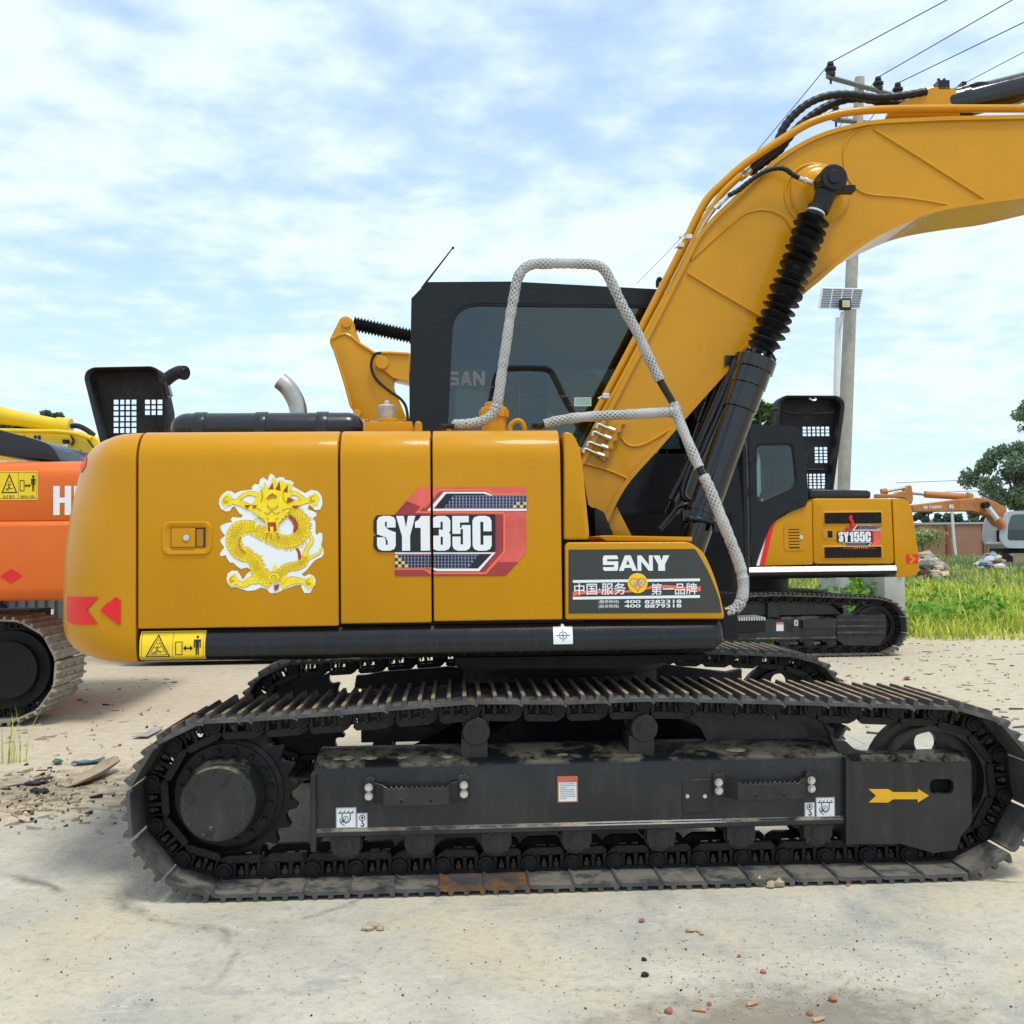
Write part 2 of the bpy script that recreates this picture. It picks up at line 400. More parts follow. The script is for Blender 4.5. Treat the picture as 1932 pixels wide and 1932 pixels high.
MARN = M('dragon_red_print', (.36, .06, .02), .4, var=.3, vs=40)
ORG = M('orange_paint', (.70, .135, .012), .38, coat=.25, var=.05, vs=3, spec=.25)
ORG2 = M('weathered_orange_paint', (.50, .19, .06), .55, var=.15, vs=3, dirt=(.22, .12, .06), dirt_amt=.5, dirt_scale=2)
YLW = M('lemon_yellow_paint', (.74, .52, .012), .38, coat=.3, var=.04)
WCAB = M('pale_cab_paint', (.46, .49, .50), .45, var=.08)
CONCP = M('pole_concrete', (.38, .36, .31), .85, var=.15, vs=5, dirt=(.26, .25, .22), dirt_amt=.6, dirt_scale=3, bmp=.3, bs=20)
CONCB = M('block_concrete', (.42, .42, .40), .9, var=.15, vs=2, dirt=(.30, .30, .27), dirt_amt=.6, dirt_scale=1.5, bmp=.3)
WIRE = M('wire', (.03, .04, .045), .6)
CARD = M('weathered_cardboard', (.36, .29, .21), .9, var=.2, vs=4, dirt=(.22, .17, .12), dirt_amt=.7, dirt_scale=9, dirt_str=(1, 5, 1), bmp=.4, bs=25)
BARK = M('bark', (.11, .085, .06), .9, var=.3, vs=4, bmp=.5, bs=10)
MUD = M('dry_mud', (.42, .34, .22), .95, var=.25, vs=14, bmp=.6, bs=50)
BRKC = M('red_brick_chip', (.36, .15, .09), .9, var=.3, vs=30)
STONE = M('grey_stone', (.34, .33, .30), .9, var=.3, vs=30)
DKST = M('dark_coal', (.02, .02, .022), .7)
WOODC = M('pale_wood_chip', (.52, .42, .28), .85, var=.2, vs=20)
BLUP = M('blue_plastic', (.13, .19, .24), .5); GRNP = M('green_plastic', (.13, .24, .19), .5)
LAMPG = M('lamp_lens', (.52, .46, .30), .3); PVC = M('solar_cell', (.075, .09, .12), .3, coat=.3)
def glassmat(name, tint, refl=.9, base=.06):
    mt = bpy.data.materials.new(name); mt.use_nodes = True; t = mt.node_tree; t.nodes.clear()
    o = node(t, 'ShaderNodeOutputMaterial'); tr = node(t, 'ShaderNodeBsdfTransparent', {0: (*tint, 1)}); gl = node(t, 'ShaderNodeBsdfGlossy', {0: (refl*.88, refl, refl, 1), 'Roughness': .02})
    lw = node(t, 'ShaderNodeFresnel', {0: 1.5}); f = node(t, 'ShaderNodeMath', {0: lw.outputs[0], 1: base}, operation='ADD')
    mx_ = node(t, 'ShaderNodeMixShader', {0: f.outputs[0], 1: tr.outputs[0], 2: gl.outputs[0]}); t.links.new(mx_.outputs[0], o.inputs[0]); return mt
GLS = glassmat('tinted_cab_glass', (.36, .41, .41), .85, .045)
GLS2 = glassmat('clear_cab_glass', (.36, .43, .41), .9, .03)
def wrapmat():
    mt, t, b = newmat('net_wrap'); uv = node(t, 'ShaderNodeUVMap'); sp = node(t, 'ShaderNodeSeparateXYZ', {0: uv.outputs[0]})
    def mth(op, a, b_=None):
        n = node(t, 'ShaderNodeMath', operation=op)
        for i, x in enumerate((a, b_)):
            if x is None: continue
            if isinstance(x, (int, float)): n.inputs[i].default_value = x
            else: t.links.new(x, n.inputs[i])
        return n.outputs[0]
    wob = mth('MULTIPLY', tnoise(t, 9, 3), 3.5)
    a = mth('ADD', mth('MULTIPLY', sp.outputs[0], 6.2832*7), mth('ADD', mth('MULTIPLY', sp.outputs[1], 300), wob))
    c = mth('SUBTRACT', mth('MULTIPLY', sp.outputs[0], 6.2832*7), mth('ADD', mth('MULTIPLY', sp.outputs[1], 300), wob))
    s = mth('MULTIPLY', mth('ABSOLUTE', mth('SINE', mth('MULTIPLY', a, .5))), mth('ABSOLUTE', mth('SINE', mth('MULTIPLY', c, .5))))
    f = ramp(t, s, .30, .72); patch = ramp(t, tnoise(t, 9, 4), .36, .58, .2, 1)
    f = mth('MULTIPLY', f, patch)
    col = mixc(t, f, (.43, .425, .405), (.10, .105, .11))
    t.links.new(col, b.inputs['Base Color']); b.inputs['Roughness'].default_value = .7
    bump(t, b, s, -.6, .004); return mt
WRAP = wrapmat()
def leafmat(name, c0, c1):
    mt, t, b = newmat(name)
    g = node(t, 'ShaderNodeNewGeometry'); c = mixc(t, g.outputs['Random Per Island'], c0, c1)
    t.links.new(c, b.inputs['Base Color']); b.inputs['Roughness'].default_value = .6; b.inputs['Specular IOR Level'].default_value = .25
    tl = node(t, 'ShaderNodeBsdfTranslucent', {0: c}); o = t.nodes['Material Output']
    t.links.new(node(t, 'ShaderNodeMixShader', {0: .35, 1: b.outputs[0], 2: tl.outputs[0]}).outputs[0], o.inputs[0]); return mt
GRS = leafmat('grass_blade', (.26, .35, .02), (.74, .76, .15))
GRS2 = leafmat('tall_weed', (.20, .29, .09), (.42, .48, .20))
LEAF = leafmat('tree_leaf', (.10, .165, .10), (.23, .32, .19))  # distance haze put into the leaf colour as a paler green
LEAF2 = leafmat('light_tree_leaf', (.06, .13, .03), (.15, .27, .07))
LEAF3 = leafmat('far_tree_leaf', (.07, .12, .08), (.12, .18, .11))
VINE = leafmat('vine_leaf', (.09, .24, .02), (.24, .46, .06))
def groundmat():
    mt, t, b = newmat('yard_ground')
    c = node(t, 'ShaderNodeTexCoord'); sp = node(t, 'ShaderNodeSeparateXYZ', {0: c.outputs['Object']})
    def mth(op, a, b_=None, cl=False):
        n = node(t, 'ShaderNodeMath', operation=op); n.use_clamp = cl
        for i, x in enumerate((a, b_)):
            if x is None: continue
            if isinstance(x, (int, float)): n.inputs[i].default_value = x
            else: t.links.new(x, n.inputs[i])
        return n.outputs[0]
    nA = tnoise(t, .55, 6, .6); nB = tnoise(t, 2.6, 8, .65); nC = tnoise(t, 11, 8, .7); nD = tnoise(t, 70, 4, .7); nE = tnoise(t, 1.3, 9, .72, (1, 2.2, 1))
    nF = tnoise(t, 28, 8, .72); nG = tnoise(t, .95, 8, .68, (1.6, .8, 1)); nH = tnoise(t, 4.5, 9, .78, (.7, 1.5, 1))
    col = mixc(t, ramp(t, nB, .36, .64), (.44, .41, .34), (.585, .535, .43))
    col = mixc(t, ramp(t, nA, .48, .60, 0, .9), col, (.60, .505, .345))
    col = mixc(t, ramp(t, nG, .54, .64, 0, .9), col, (.345, .34, .31))
    col = mixc(t, ramp(t, nE, .57, .66, 0, .8), col, (.31, .31, .295))
    col = mixc(t, ramp(t, nH, .60, .68, 0, .75), col, (.68, .645, .55))
    col = mixc(t, ramp(t, nC, .57, .70, 0, .55), col, (.23, .21, .17))
    col = mixc(t, ramp(t, nF, .50, .66, 0, .40), col, (.27, .25, .205))
    # thin pale scratches and dark hairline cracks
    wv = node(t, 'ShaderNodeMix', {0: .13, 4: c.outputs['Object'], 5: node(t, 'ShaderNodeTexNoise', {'Vector': c.outputs['Object'], 'Scale': 2.2, 'Detail': 5}).outputs[1]}, data_type='VECTOR').outputs[1]
    vo = node(t, 'ShaderNodeTexVoronoi', {'Vector': node(t, 'ShaderNodeMapping', {0: wv, 'Scale': (1.0, 1.7, 1)}).outputs[0], 'Scale': 1.25}, feature='DISTANCE_TO_EDGE')
    sc_ = mth('MULTIPLY', ramp(t, vo.outputs[0], .0, .011, 1, 0), ramp(t, nH, .50, .60))
    col = mixc(t, mth('MULTIPLY', sc_, .42), col, (.62, .60, .54))
    vo2 = node(t, 'ShaderNodeTexVoronoi', {'Vector': node(t, 'ShaderNodeMapping', {0: wv, 'Location': (3, 1, 0), 'Scale': (.8, .9, 1)}).outputs[0], 'Scale': .62}, feature='DISTANCE_TO_EDGE')
    cr_ = mth('MULTIPLY', ramp(t, vo2.outputs[0], .0, .009, 1, 0), ramp(t, nB, .45, .56))
    col = mixc(t, mth('MULTIPLY', cr_, .8), col, (.14, .125, .10))
    # bare earth beyond the slab
    ed = mth('ADD', mth('ADD', sp.outputs[1], mth('MULTIPLY', sp.outputs[0], -.34)), mth('MULTIPLY', mth('SUBTRACT', nE, .5), 1.6))
    earth = ramp(t, ed, .75, 1.15)
    ecol = mixc(t, ramp(t, nC, .3, .7), (.46, .385, .27), (.60, .525, .40))
    ecol = mixc(t, ramp(t, tnoise(t, 5, 9, .75, (.6, 2, 1)), .55, .68, 0, .75), ecol, (.33, .27, .19))
    col = mixc(t, earth, col, ecol)
    ex = mth('SUBTRACT', sp.outputs[0], -2.25); ey = mth('MULTIPLY', mth('SUBTRACT', sp.outputs[1], .72), 1.15)
    rr2 = mth('SQRT', mth('ADD', mth('MULTIPLY', ex, ex), mth('MULTIPLY', ey, ey)))
    mud = ramp(t, mth('ADD', rr2, mth('MULTIPLY', mth('SUBTRACT', nC, .5), 2.2)), .25, .75, .8, 0)
    col = mixc(t, mud, col, mixc(t, ramp(t, nF, .4, .6), (.19, .145, .09), (.33, .27, .185)))
    # damp dark stain in front right
    dx = mth('MULTIPLY', mth('SUBTRACT', sp.outputs[0], 1.08), 1.25); dy = mth('MULTIPLY', mth('SUBTRACT', sp.outputs[1], -2.42), 2.4)
    rr = mth('SQRT', mth('ADD', mth('MULTIPLY', dx, dx), mth('MULTIPLY', dy, dy)))
    st = ramp(t, mth('ADD', rr, mth('MULTIPLY', mth('SUBTRACT', nC, .5), 1.5)), .30, .85, .72, 0)
    col = mixc(t, st, col, (.15, .125, .095))
    col = mixc(t, ramp(t, nD, .60, .74, 0, .42), col, (.20, .18, .15)); nI = tnoise(t, 230, 3, .75); col = mixc(t, ramp(t, nI, .56, .72, 0, .38), col, (.20, .185, .155)); col = mixc(t, ramp(t, nI, .44, .30, 0, .30), col, (.66, .63, .56))
    t.links.new(col, b.inputs['Base Color']); b.inputs['Roughness'].default_value = .9; b.inputs['Specular IOR Level'].default_value = .25
    h = mth('ADD', mth('MULTIPLY', nC, 1.0), mth('ADD', mth('MULTIPLY', nD, .5), mth('ADD', mth('MULTIPLY', nF, .8), mth('MULTIPLY', nB, 1.6))))
    bump(t, b, h, .5, .02); return mt
GND = groundmat()
def brickmat():
    mt, t, b = newmat('red_brickwork'); c = node(t, 'ShaderNodeTexCoord')
    mp = node(t, 'ShaderNodeMapping', {0: c.outputs['Object'], 'Rotation': (math.pi/2, 0, 0)})
    br = node(t, 'ShaderNodeTexBrick', {0: mp.outputs[0], 'Color1': (.36, .14, .075, 1), 'Color2': (.27, .11, .065, 1), 'Mortar': (.36, .27, .2, 1), 'Scale': 1.0, 'Mortar Size': .008, 'Brick Width': .25, 'Row Height': .075})
    col = mixc(t, ramp(t, tnoise(t, .6, 6), .4, .65, 0, .5), br.outputs[0], (.42, .22, .14))
    t.links.new(col, b.inputs['Base Color']); b.inputs['Roughness'].default_value = .9; return mt
BRICK = brickmat()
# ------------------------------------------------------------------ ground
gb = MB(); gb.box(-300, 400, -60, 500, -.3, 0)
kind(gb.build('ground', GND), 'structure')
def prismz(mb, poly, z0, z1, mi=0):
    n = len(poly)
    mb.add([(x, y, z0) for x, y in poly]+[(x, y, z1) for x, y in poly],
           [list(range(n-1, -1, -1)), list(range(n, 2*n))]+[(i, (i+1) % n, n+(i+1) % n, n+i) for i in range(n)], mi)
def holed(outer, hole):
    """one polygon with a slit to its hole (both ccw)"""
    i, j = min(((i, j) for i in range(len(outer)) for j in range(len(hole))), key=lambda q: (outer[q[0]][0]-hole[q[1]][0])**2+(outer[q[0]][1]-hole[q[1]][1])**2)
    h = [hole[(j-k) % len(hole)] for k in range(len(hole)+1)]
    return outer[:i+1]+h+outer[i:]
def ccw(p):
    a = sum(p[i][0]*p[(i+1) % len(p)][1]-p[(i+1) % len(p)][0]*p[i][1] for i in range(len(p)))
    return p if a > 0 else p[::-1]
# ------------------------------------------------------------------ crawler tracks
PITCH = .1725
def shoe_mesh(name, body, tip, hw=.262, p=PITCH):
    prof = [(-.010,-.024),(-.004,-.031),(.010,-.0355),(.150,-.0355),(.166,-.0355),(.1665,-.044)]
    b = MB(); th = .0500
    lo = [(-.0155,-.030),(-.010,-.043),(.006,-th)]
    for c in (.034, .094, .1555): lo += [(c-.011,-th),(c-.006,-.070),(c+.006,-.070),(c+.011,-th)]
    pl = prof+lo[::-1]
    k = p/.1725; pl = [(x*k, z) for x, z in pl]
    b.prism(pl, -hw, hw, 0)
    for c in (.034, .094, .1555): b.box((c-.0072)*k, (c+.0072)*k, -hw*.997, hw*.997, -.0725, -.0690, 1)
    for yy in (-.09, .09):
        for xx in (.062, .124): b.box(xx-.009, xx+.009, yy-.009, yy+.009, -.052, -.044, 2)
    return b.mesh(name, [body, tip, NUT], ang=25)
def link_mesh(name, mat, p=PITCH, w=.088):
    b = MB(); k = p/.1725
    for s in (-1, 1):
        y0, y1 = (s*w, s*(w-.026)) if s < 0 else (s*(w-.026), s*w)
        yo = s*(w+.012)
        side = [(-.034,.0),(-.03,.026),(-.012,.046),(.012,.058),(.128,.058),(.142,.044),(.138,.030),(.03,.028),(.036,0),(.03,-.022)]
        b.prism([(x*k, z) for x, z in side], y0, y1, 0)
        b.prism([(x*k, z) for x, z in ((.02,-.022),(.150,-.022),(.155,-.034),(.0,-.034))], y0, y1, 0)
        for x0, x1 in ((.028,.044),(.081,.095),(.128,.150)): b.prism([(x*k, z) for x, z in ((x0,-.024),(x1,-.024),(x1,.032),(x0,.032))], y0, y1, 0)
        b.cyl((0, y0+s*.001, 0), (0, yo, 0), .035, .031, 14, 0); b.cyl((0, yo, 0), (0, yo+s*.006, 0), .021, .019, 10, 0)
        for xx in (.063, .112):
            b.box((xx-.0095)*k, (xx+.0095)*k, s*(w-.02)-.008, s*(w-.02)+.008, -.024, -.004, 1)
            b.box((xx-.005)*k, (xx+.005)*k, s*(w-.02)-.005, s*(w-.02)+.005, -.004, .010, 1)
    b.cyl((0, -w, 0), (0, w, 0), .022, n=10)
    return b.mesh(name, [mat, NUT], ang=40)
def resample(path, n):
    P = [Vector(p) for p in path]; P.append(P[0]); d = [0]
    for i in range(1, len(P)): d.append(d[-1]+(P[i]-P[i-1]).length)
    o = []; k = 0
    for i in range(n):
        s = d[-1]*i/n
        while d[k+1] < s: k += 1
        o.append(P[k].lerp(P[k+1], (s-d[k])/(d[k+1]-d[k])))
    return o
def arc(c, r, a0, a1, n=14): return [(c[0]+r*math.cos(math.radians(a0+(a1-a0)*i/n)), c[1]+r*math.sin(math.radians(a0+(a1-a0)*i/n))) for i in range(n+1)]
SPR, IDL = (-.775, .357), (2.12, .351)
PATH = [(-.775, .068), (.6, .068), (2.12, .066)]+arc(IDL, .285, -84, 84)+[(2.10, .637), (1.75, .655), (1.4, .672), (1.10, .686), (.907, .693), (.75, .690), (.55, .687), (.38, .692), (.227, .696), (.05, .686), (-.154, .673), (-.327, .661), (-.673, .644)]+arc(SPR, .288, 92, 266)
SHM = [shoe_mesh('track_shoe', SHOE, WORN), shoe_mesh('track_shoe', SHOER, WORN), shoe_mesh('track_shoe', DUSTY, DUSTY)]
LKM = link_mesh('track_link', CHN)
def make_track(root, yc, path, n=44, shoes=SHM, link=LKM, rusty=(), sc=1.0):
    tr = part_empty('track', root); pts = resample(path, n)
    for i in range(n):
        a, b = pts[i], pts[(i+1) % n]; ang = math.atan2(-(b.y-a.y), b.x-a.x)
        for nm, me in (('track_shoe', shoes[1] if i in rusty else shoes[0]), ('track_link', link)):
            if me is None: continue
            o = put(nm, me, tr, (a.x, yc, a.y), (0, ang, 0))
            if sc != 1: o.scale = (sc, sc, sc)
    return tr
def sprocket(root, yc, s, c=SPR, R=.288, n=21, cover=True):
    """s = -1: outer side towards -y"""
    b = MB(); poly = []
    for i in range(n):
        for t, r in ((0, .985), (.09, .975), (.20, .915), (.34, .872), (.5, .86), (.66, .872), (.80, .915), (.91, .975)):
            a = 2*math.pi*(i+t+.3)/n; poly.append((c[0]+R*r*math.cos(a), c[1]+R*r*math.sin(a)))
    b.prism(poly, yc-.026, yc+.026, 0)
    o = (c[0], yc, c[1]); ax = (0, s, 0)
    b.lathe([(.225,0),(.225,.035),(.205,.042),(.204,.050),(.150,.052)], o, ax, 40, 0)
    sp = b.build('sprocket', CHN if cover else BLKM, root, ang=35)
    if cover:
        h = MB(); h.lathe([(.160,.05),(.158,.10),(.150,.125),(.146,.14),(.146,.20),(.139,.208),(.0001,.210)], o, ax, 48, 0)
        for k in range(12):
            a = 2*math.pi*(k+.2)/12; p = Vector((c[0]+.128*math.cos(a), yc+s*.209, c[1]+.128*math.sin(a))); h.cyl(p, p+Vector((0, s*.006, 0)), .006, n=6)
        for a, r in ((75, .095), (165, .10), (255, .10)):
            a = math.radians(a); p = Vector((c[0]+r*math.cos(a), yc+s*.209, c[1]+r*math.sin(a))); h.cyl(p, p+Vector((0, s*.006, 0)), .014, n=12); h.cyl(p+Vector((0, s*.006, 0)), p+Vector((0, s*.010, 0)), .007, n=6)
        h.build('drive_cover', FRM, sp)
        bm = MB(); bm.cyl((0, 0, 0), (0, s*.012, 0), .0125, n=6); bm.cyl((0, s*.012, 0), (0, s*.016, 0), .009, .007, n=8); me = bm.mesh('bolt', CHN)
        for k in range(16):
            a = 2*math.pi*(k+.5)/16; put('bolt', me, sp, (c[0]+.180*math.cos(a), yc+s*.051, c[1]+.180*math.sin(a)))
    return sp
def idler(root, yc, s, c=IDL, R=.268, hole=True):
    b = MB(); o = (c[0], yc, c[1])
    hw = ccw(circ(c[0]-.012, c[1]+.148, .048, 20))
    w = holed(ccw(circ(c[0], c[1], .222, 40)), hw) if hole else circ(c[0], c[1], .222, 40)
    b.prism(w, yc-.012, yc+.012, 0)
    def ring(r0, r1, y0, y1):
        k = 48; vs = []
        for r, y in ((r0, y0), (r1, y0), (r1, y1), (r0, y1)): vs += [(c[0]+r*math.cos(2*math.pi*i/k), y, c[1]+r*math.sin(2*math.pi*i/k)) for i in range(k)]
        b.add(vs, [(q*k+i, q*k+(i+1) % k, ((q+1) % 4)*k+(i+1) % k, ((q+1) % 4)*k+i) for q in range(4) for i in range(k)])
    ring(.212, R, yc-.032, yc+.032); ring(.205, .228, yc-.075, yc+.075)
    b.lathe([(.075, -.09), (.075, .09)], o, (0, 1, 0), 24)
    return b.build('idler_wheel', FRM if s < 0 else BLKM, root)
def roller_meshes():
    b = MB(); b.lathe([(.064,-.100),(.064,-.086),(.052,-.084),(.052,.084),(.064,.086),(.064,.100)], (0, 0, 0), (0, 1, 0), 26)
    for s in (-1, 1):
        y0, y1 = sorted((s*.102, s*.128))
        b.prism([(-.056,.05),(-.058,-.012),(-.05,-.02),(-.05,-.036),(-.036,-.036),(-.034,-.028),(-.020,-.042),(.020,-.042),(.034,-.028),(.036,-.036),(.05,-.036),(.05,-.02),(.058,-.012),(.056,.05)], y0, y1)
        b.cyl((0, s*.127, 0), (0, s*.133, 0), .0275, n=22); b.cyl((0, s*.133, 0), (0, s*.135, 0), .004, n=8)
    return b.mesh('track_roller', [FRM])
ROLM = roller_meshes()
def carrier_mesh():
    b = MB(); b.lathe([(.030,-.112),(.033,-.112),(.034,-.108),(.052,-.106),(.056,-.100),(.056,-.04),(.048,-.03),(.048,.05),(.056,.06),(.056,.1)], (0, 0, 0), (0, 1, 0), 30)
    b.cyl((0, -.112, 0), (0, -.118, 0), .022, n=20); b.cyl((0, -.118, 0), (0, -.121, 0), .006, n=10)
    b.box(-.06, .045, -.07, .10, -.125, -.035)
    return b.mesh('carrier_roller', [FRM])
CARM = carrier_mesh()
STEPX = {}
def frame_side(root, s):
    near = s < 0
    def yy(v): return v if near else -v
    Yf = -1.128
    x0 = W(592, 1590, Yf).x; x1 = W(1596, 1590, Yf).x; zb = .205
    b = MB(); pf = [(-1.128,.205),(-1.146,.205),(-1.146,.229),(-1.128,.232),(-1.128,.445),(-1.122,.468),(-1.108,.480),(-1.04,.493),(-.93,.512),(-.86,.508),(-.84,.49),(-.84,.205)]
    b.prismx([(yy(a), z) for a, z in pf], x0, x1)
    fr = b.build('track_frame', FRM, root, bevel=.004, seg=1)
    if near:
        e = MB(); e.prism([(x0-.010, .150), (x0+.012, .150), (x0+.012, .452), (x0-.010, .452)], -1.15, -.85); e.build('end_plate', FRM, fr, bevel=.003, seg=1)
    # idler guard
    g = MB(); Yg = -1.150
    face = ccw(T(Yg, [(455,925),(1362,940),(1366,1370),(1290,1462),(1255,1570),(1090,1592),(850,1525),(460,1528)], U4))
    hole = ccw(roundpoly(T(Yg, [(1060,1055),(1235,1055),(1235,1165),(1060,1165)], U4), .03, 5))
    g.prism([p for p in holed(face, hole)], yy(Yg), yy(Yg+.025))
    zt = T(Yg, [(900, 935)], U4)[0][1]; xa, xb = face_x = (min(p[0] for p in face), max(p[0] for p in face))
    g.prismx([(yy(Yg+.001), zt-.012), (yy(Yg+.001), zt+.0), (yy(-1.112), zt+.026), (yy(-1.02), zt+.026), (yy(-1.02), zt-.012)], xa+.004, xb-.004)
    gu = g.build('idler_guard', FRM, root)
    k = MB(); k.prism([(xa+.03, .12), (xb-.06, .12), (xb-.06, zt), (xa+.03, zt)], yy(-1.10), yy(-1.06)); k.build('guard_plate', DEEP, gu)
    if near:
        f = MB(); f.prism(T(-1.158, [(454,905),(492,922),(494,1530),(455,1532)], U4), -1.158, -.90)
        f.prism(T(-1.12, [(300,640),(345,735),(405,785),(468,790),(532,848),(620,872),(700,880),(700,900),(455,925),(430,900),(395,840)], U4), -1.10, -1.06)
        f.build('joint_flange', FRM, gu, bevel=.003, seg=1)
    # rollers
    for u, v, k in ((85,1437,U2),(590,1418,U2),(1110,1405,U2),(1660,1393,U2),(530,1380,U3),(1075,1370,U3),(1600,1360,U3)):
        p = T(-1.12, [(u, v)], k)[0]; put('track_roller', ROLM, root, (p[0], s*.995, .166))
    for x in (.227, .907):
        o = put('carrier_roller', CARM, root, (x, s*.995, .597), (0, 0, 0 if near else math.pi))
    return fr
def step_plate(fr, k, o):
    """serrated grab step; o maps crop pixels: left ear x0-x1, right ear x2-x3, top, bottom"""
    Yf, Yo = -1.128, -1.205
    def P(x, z): return T(Yf-.02, [(x, z)], k)[0]
    (xl0, zt), (xl1, zb) = P(o[0], o[4]), P(o[1], o[5]); (xr0, _), (xr1, _) = P(o[2], o[4]), P(o[3], o[5])
    b = MB(); zt2 = zt-.012; zb2 = zb+.0
    b.box(xl0, xl1, Yf-.022, Yf+.002, zb, zt); b.box(xr0, xr1, Yf-.022, Yf+.002, zb, zt)
    b.box(xl0+.004, xl1-.006, Yf-.022, Yf+.03, zt, zt+.006); b.box(xr0+.004, xr1-.006, Yf-.022, Yf+.03, zt, zt+.006)
    xa, xb = xl1+.035, xr0-.035
    prismz(b, [(xl1-.005, Yf-.022), (xa+.005, Yo), (xa+.005, Yo+.006), (xl1-.005, Yf-.014)], zb-.003, zt-.014)
    prismz(b, [(xr0+.005, Yf-.022), (xb-.005, Yo), (xb-.005, Yo+.006), (xr0+.005, Yf-.014)], zb-.003, zt-.014)
    top = []; n = 12
    for i in range(n):
        x = xa+.01+(xb-xa-.02)*i/n; w = (xb-xa-.02)/n; top += [(x, zt-.020), (x+w*.3, zt-.020), (x+w*.45, zt-.028), (x+w*.8, zt-.028)]
    pl = [(xa, zb-.005), (xb, zb-.005), (xb, zt-.016)]+top[::-1]+[(xa, zt-.016)]
    b.prism(pl, Yo, Yo+.006)
    for f in (.28, .72): b.cyl((xa+(xb-xa)*f, Yo-.001, zb+.014), (xa+(xb-xa)*f, Yo+.002, zb+.014), .008, n=12, mi=1)
    st = b.build('step', [FRM, DEEP], fr, bevel=.0015, seg=1)
    bm = MB(); bm.cyl((0, 0, 0), (0, -.012, 0), .0135, .012, n=6); bm.cyl((0, .002, 0), (0, 0, 0), .016, n=16); me = bm.mesh('bolt', ZINC)
    for xc in ((xl0+xl1)/2-.002, (xr0+xr1)/2+.002):
        for f in (.36, .74): put('bolt', me, st, (xc, Yf-.0225, zt-(zt-zb)*f))
EXC = thing('excavator', 'large yellow excavator parked side-on in front, with gold dragon sticker and white-wrapped handrail', 'excavator', (.8, 0, 0))
make_track(EXC, -.995, PATH, rusty=(5, 6))
make_track(EXC, .995, PATH)
sprocket(EXC, -.995, -1); sprocket(EXC, .995, 1, cover=False)
idler(EXC, -.995, -1); idler(EXC, .995, 1)
FR = frame_side(EXC, -1); frame_side(EXC, 1)
step_plate(FR, U2, (205, 285, 850, 925, 995, 1150))
step_plate(FR, U3, (885, 970, 1515, 1590, 965, 1110))
pm = MB(); q = T(-1.131, [(675, 1000), (860, 1218)], U3); pm.box(q[0][0], q[1][0], -1.133, -1.126, q[1][1], q[0][1])
for x_ in (707, 826):
    c = T(-1.133, [(x_, 1108)], U3)[0]; pm.cyl((c[0], -1.133, c[1]), (c[0], -1.142, c[1]), .010, n=6, mi=1)
pm.build('cover_plate', [FRM, ZINC], FR, bevel=.001, seg=1)
# mud caked on the frame
md = MB()
for u, v, r, k in ((790, 903, .026, U2), (105, 905, .03, U2), (475, 870, .02, U2), (1560, 860, .02, U2), (25, 880, .03, U2), (1045, 775, .03, U3), (230, 910, .03, U2)):
    p = T(-1.06, [(u, v)], k)[0]
    for j in range(3):
        c = Vector((p[0]+random.uniform(-.6, .6)*r, -1.06+random.uniform(-.02, .02), .492))
        md.grid(lambda a, b_, c=c, r=r*random.uniform(.5, 1): c+Vector((math.cos(a*6.283)*math.sin(b_*1.57)*r*(1+.25*math.sin(a*19)), math.sin(a*6.283)*math.sin(b_*1.57)*r*.6, math.cos(b_*1.57)*r*.45)), 12, 4, closeu=True)
kind(md.build('mud_crust', MUD, FR), 'stuff')
# arrow and stickers on the undercarriage
d = Decal(-1.1515)
d.poly(T(-1.152, [(618,1128),(760,1128),(795,1150),(975,1150),(975,1126),(1056,1176),(975,1226),(975,1202),(795,1202),(760,1226),(618,1226),(672,1177)], U4), 0, 0)
d.build('arrow_marking', M('arrow_yellow', (.78, .42, .02), .45), EXC.children[[c.name.split('.')[0] for c in EXC.children].index('idler_guard')], recalc=False)
def sticker_hook(fr, k, x0, x1, z0, z1, small):
    """white tie-down sticker; lines in fractions of its box"""
    d = Decal(-1.1295); a = T(-1.13, [(x0, z0), (x1, z1)], k); (xa, zt), (xb, zb) = a
    w, h = xb-xa, zt-zb
    d.poly([(xa, zb), (xb, zb), (xb, zt), (xa, zt)], 0, 0)
    def P(*q): return [(xa+w*i, zb+h*j) for i, j in q]
    lw = h*.045
    if not small:
        d.line(P((.1,.74),(.9,.74)), lw, 1, 1); 
        for i in range(4): d.line(P((.16+i*.2,.74),(.26+i*.2,.88)), lw*.7, 1, 1)
        d.line(P((.3,.72),(.3,.42),(.38,.3),(.5,.24),(.62,.3),(.7,.42),(.7,.72)), lw, 1, 1)
        d.line([(xa+w*.48+.13*w*math.cos(t*.5236), zb+h*.45+.13*h*math.sin(t*.5236)) for t in range(12)], lw*.6, 1, 1, True)
        d.line(P((.5,.5),(.3,.28),(.24,.36)), lw*.8, 1, 1); d.line(P((.2,.5),(.2,.3),(.3,.2),(.42,.12)), lw*.8, 1, 1)
    else:
        d.line([(xa+w*.5+.26*w*math.cos(t*.5236), zb+h*.68+.26*w*math.sin(t*.5236)) for t in range(12)], w*.07, 1, 1, True)
        d.poly(P((.5,.80),(.64,.70),(.58,.70),(.58,.6),(.42,.6),(.42,.7),(.36,.7)), 1, 1)
        d.line(P((.5,.5),(.5,.36),(.66,.26),(.64,.16),(.5,.12),(.36,.2)), w*.11, 1, 1)
    d.line([(xa+.002, zb+.002), (xb-.002, zb+.002), (xb-.002, zt-.002), (xa+.002, zt-.002)], .0012, 1, 1, True)
    d.build('sticker', [WHT, BLKD], fr, recalc=False)
sticker_hook(FR, U2, 18, 157, 1190, 1326, False); sticker_hook(FR, U2, 160, 233, 1226, 1328, True)
sticker_hook(FR, U4, 235, 375, 1190, 1330, False); sticker_hook(FR, U4, 153, 229, 1226, 1330, True)
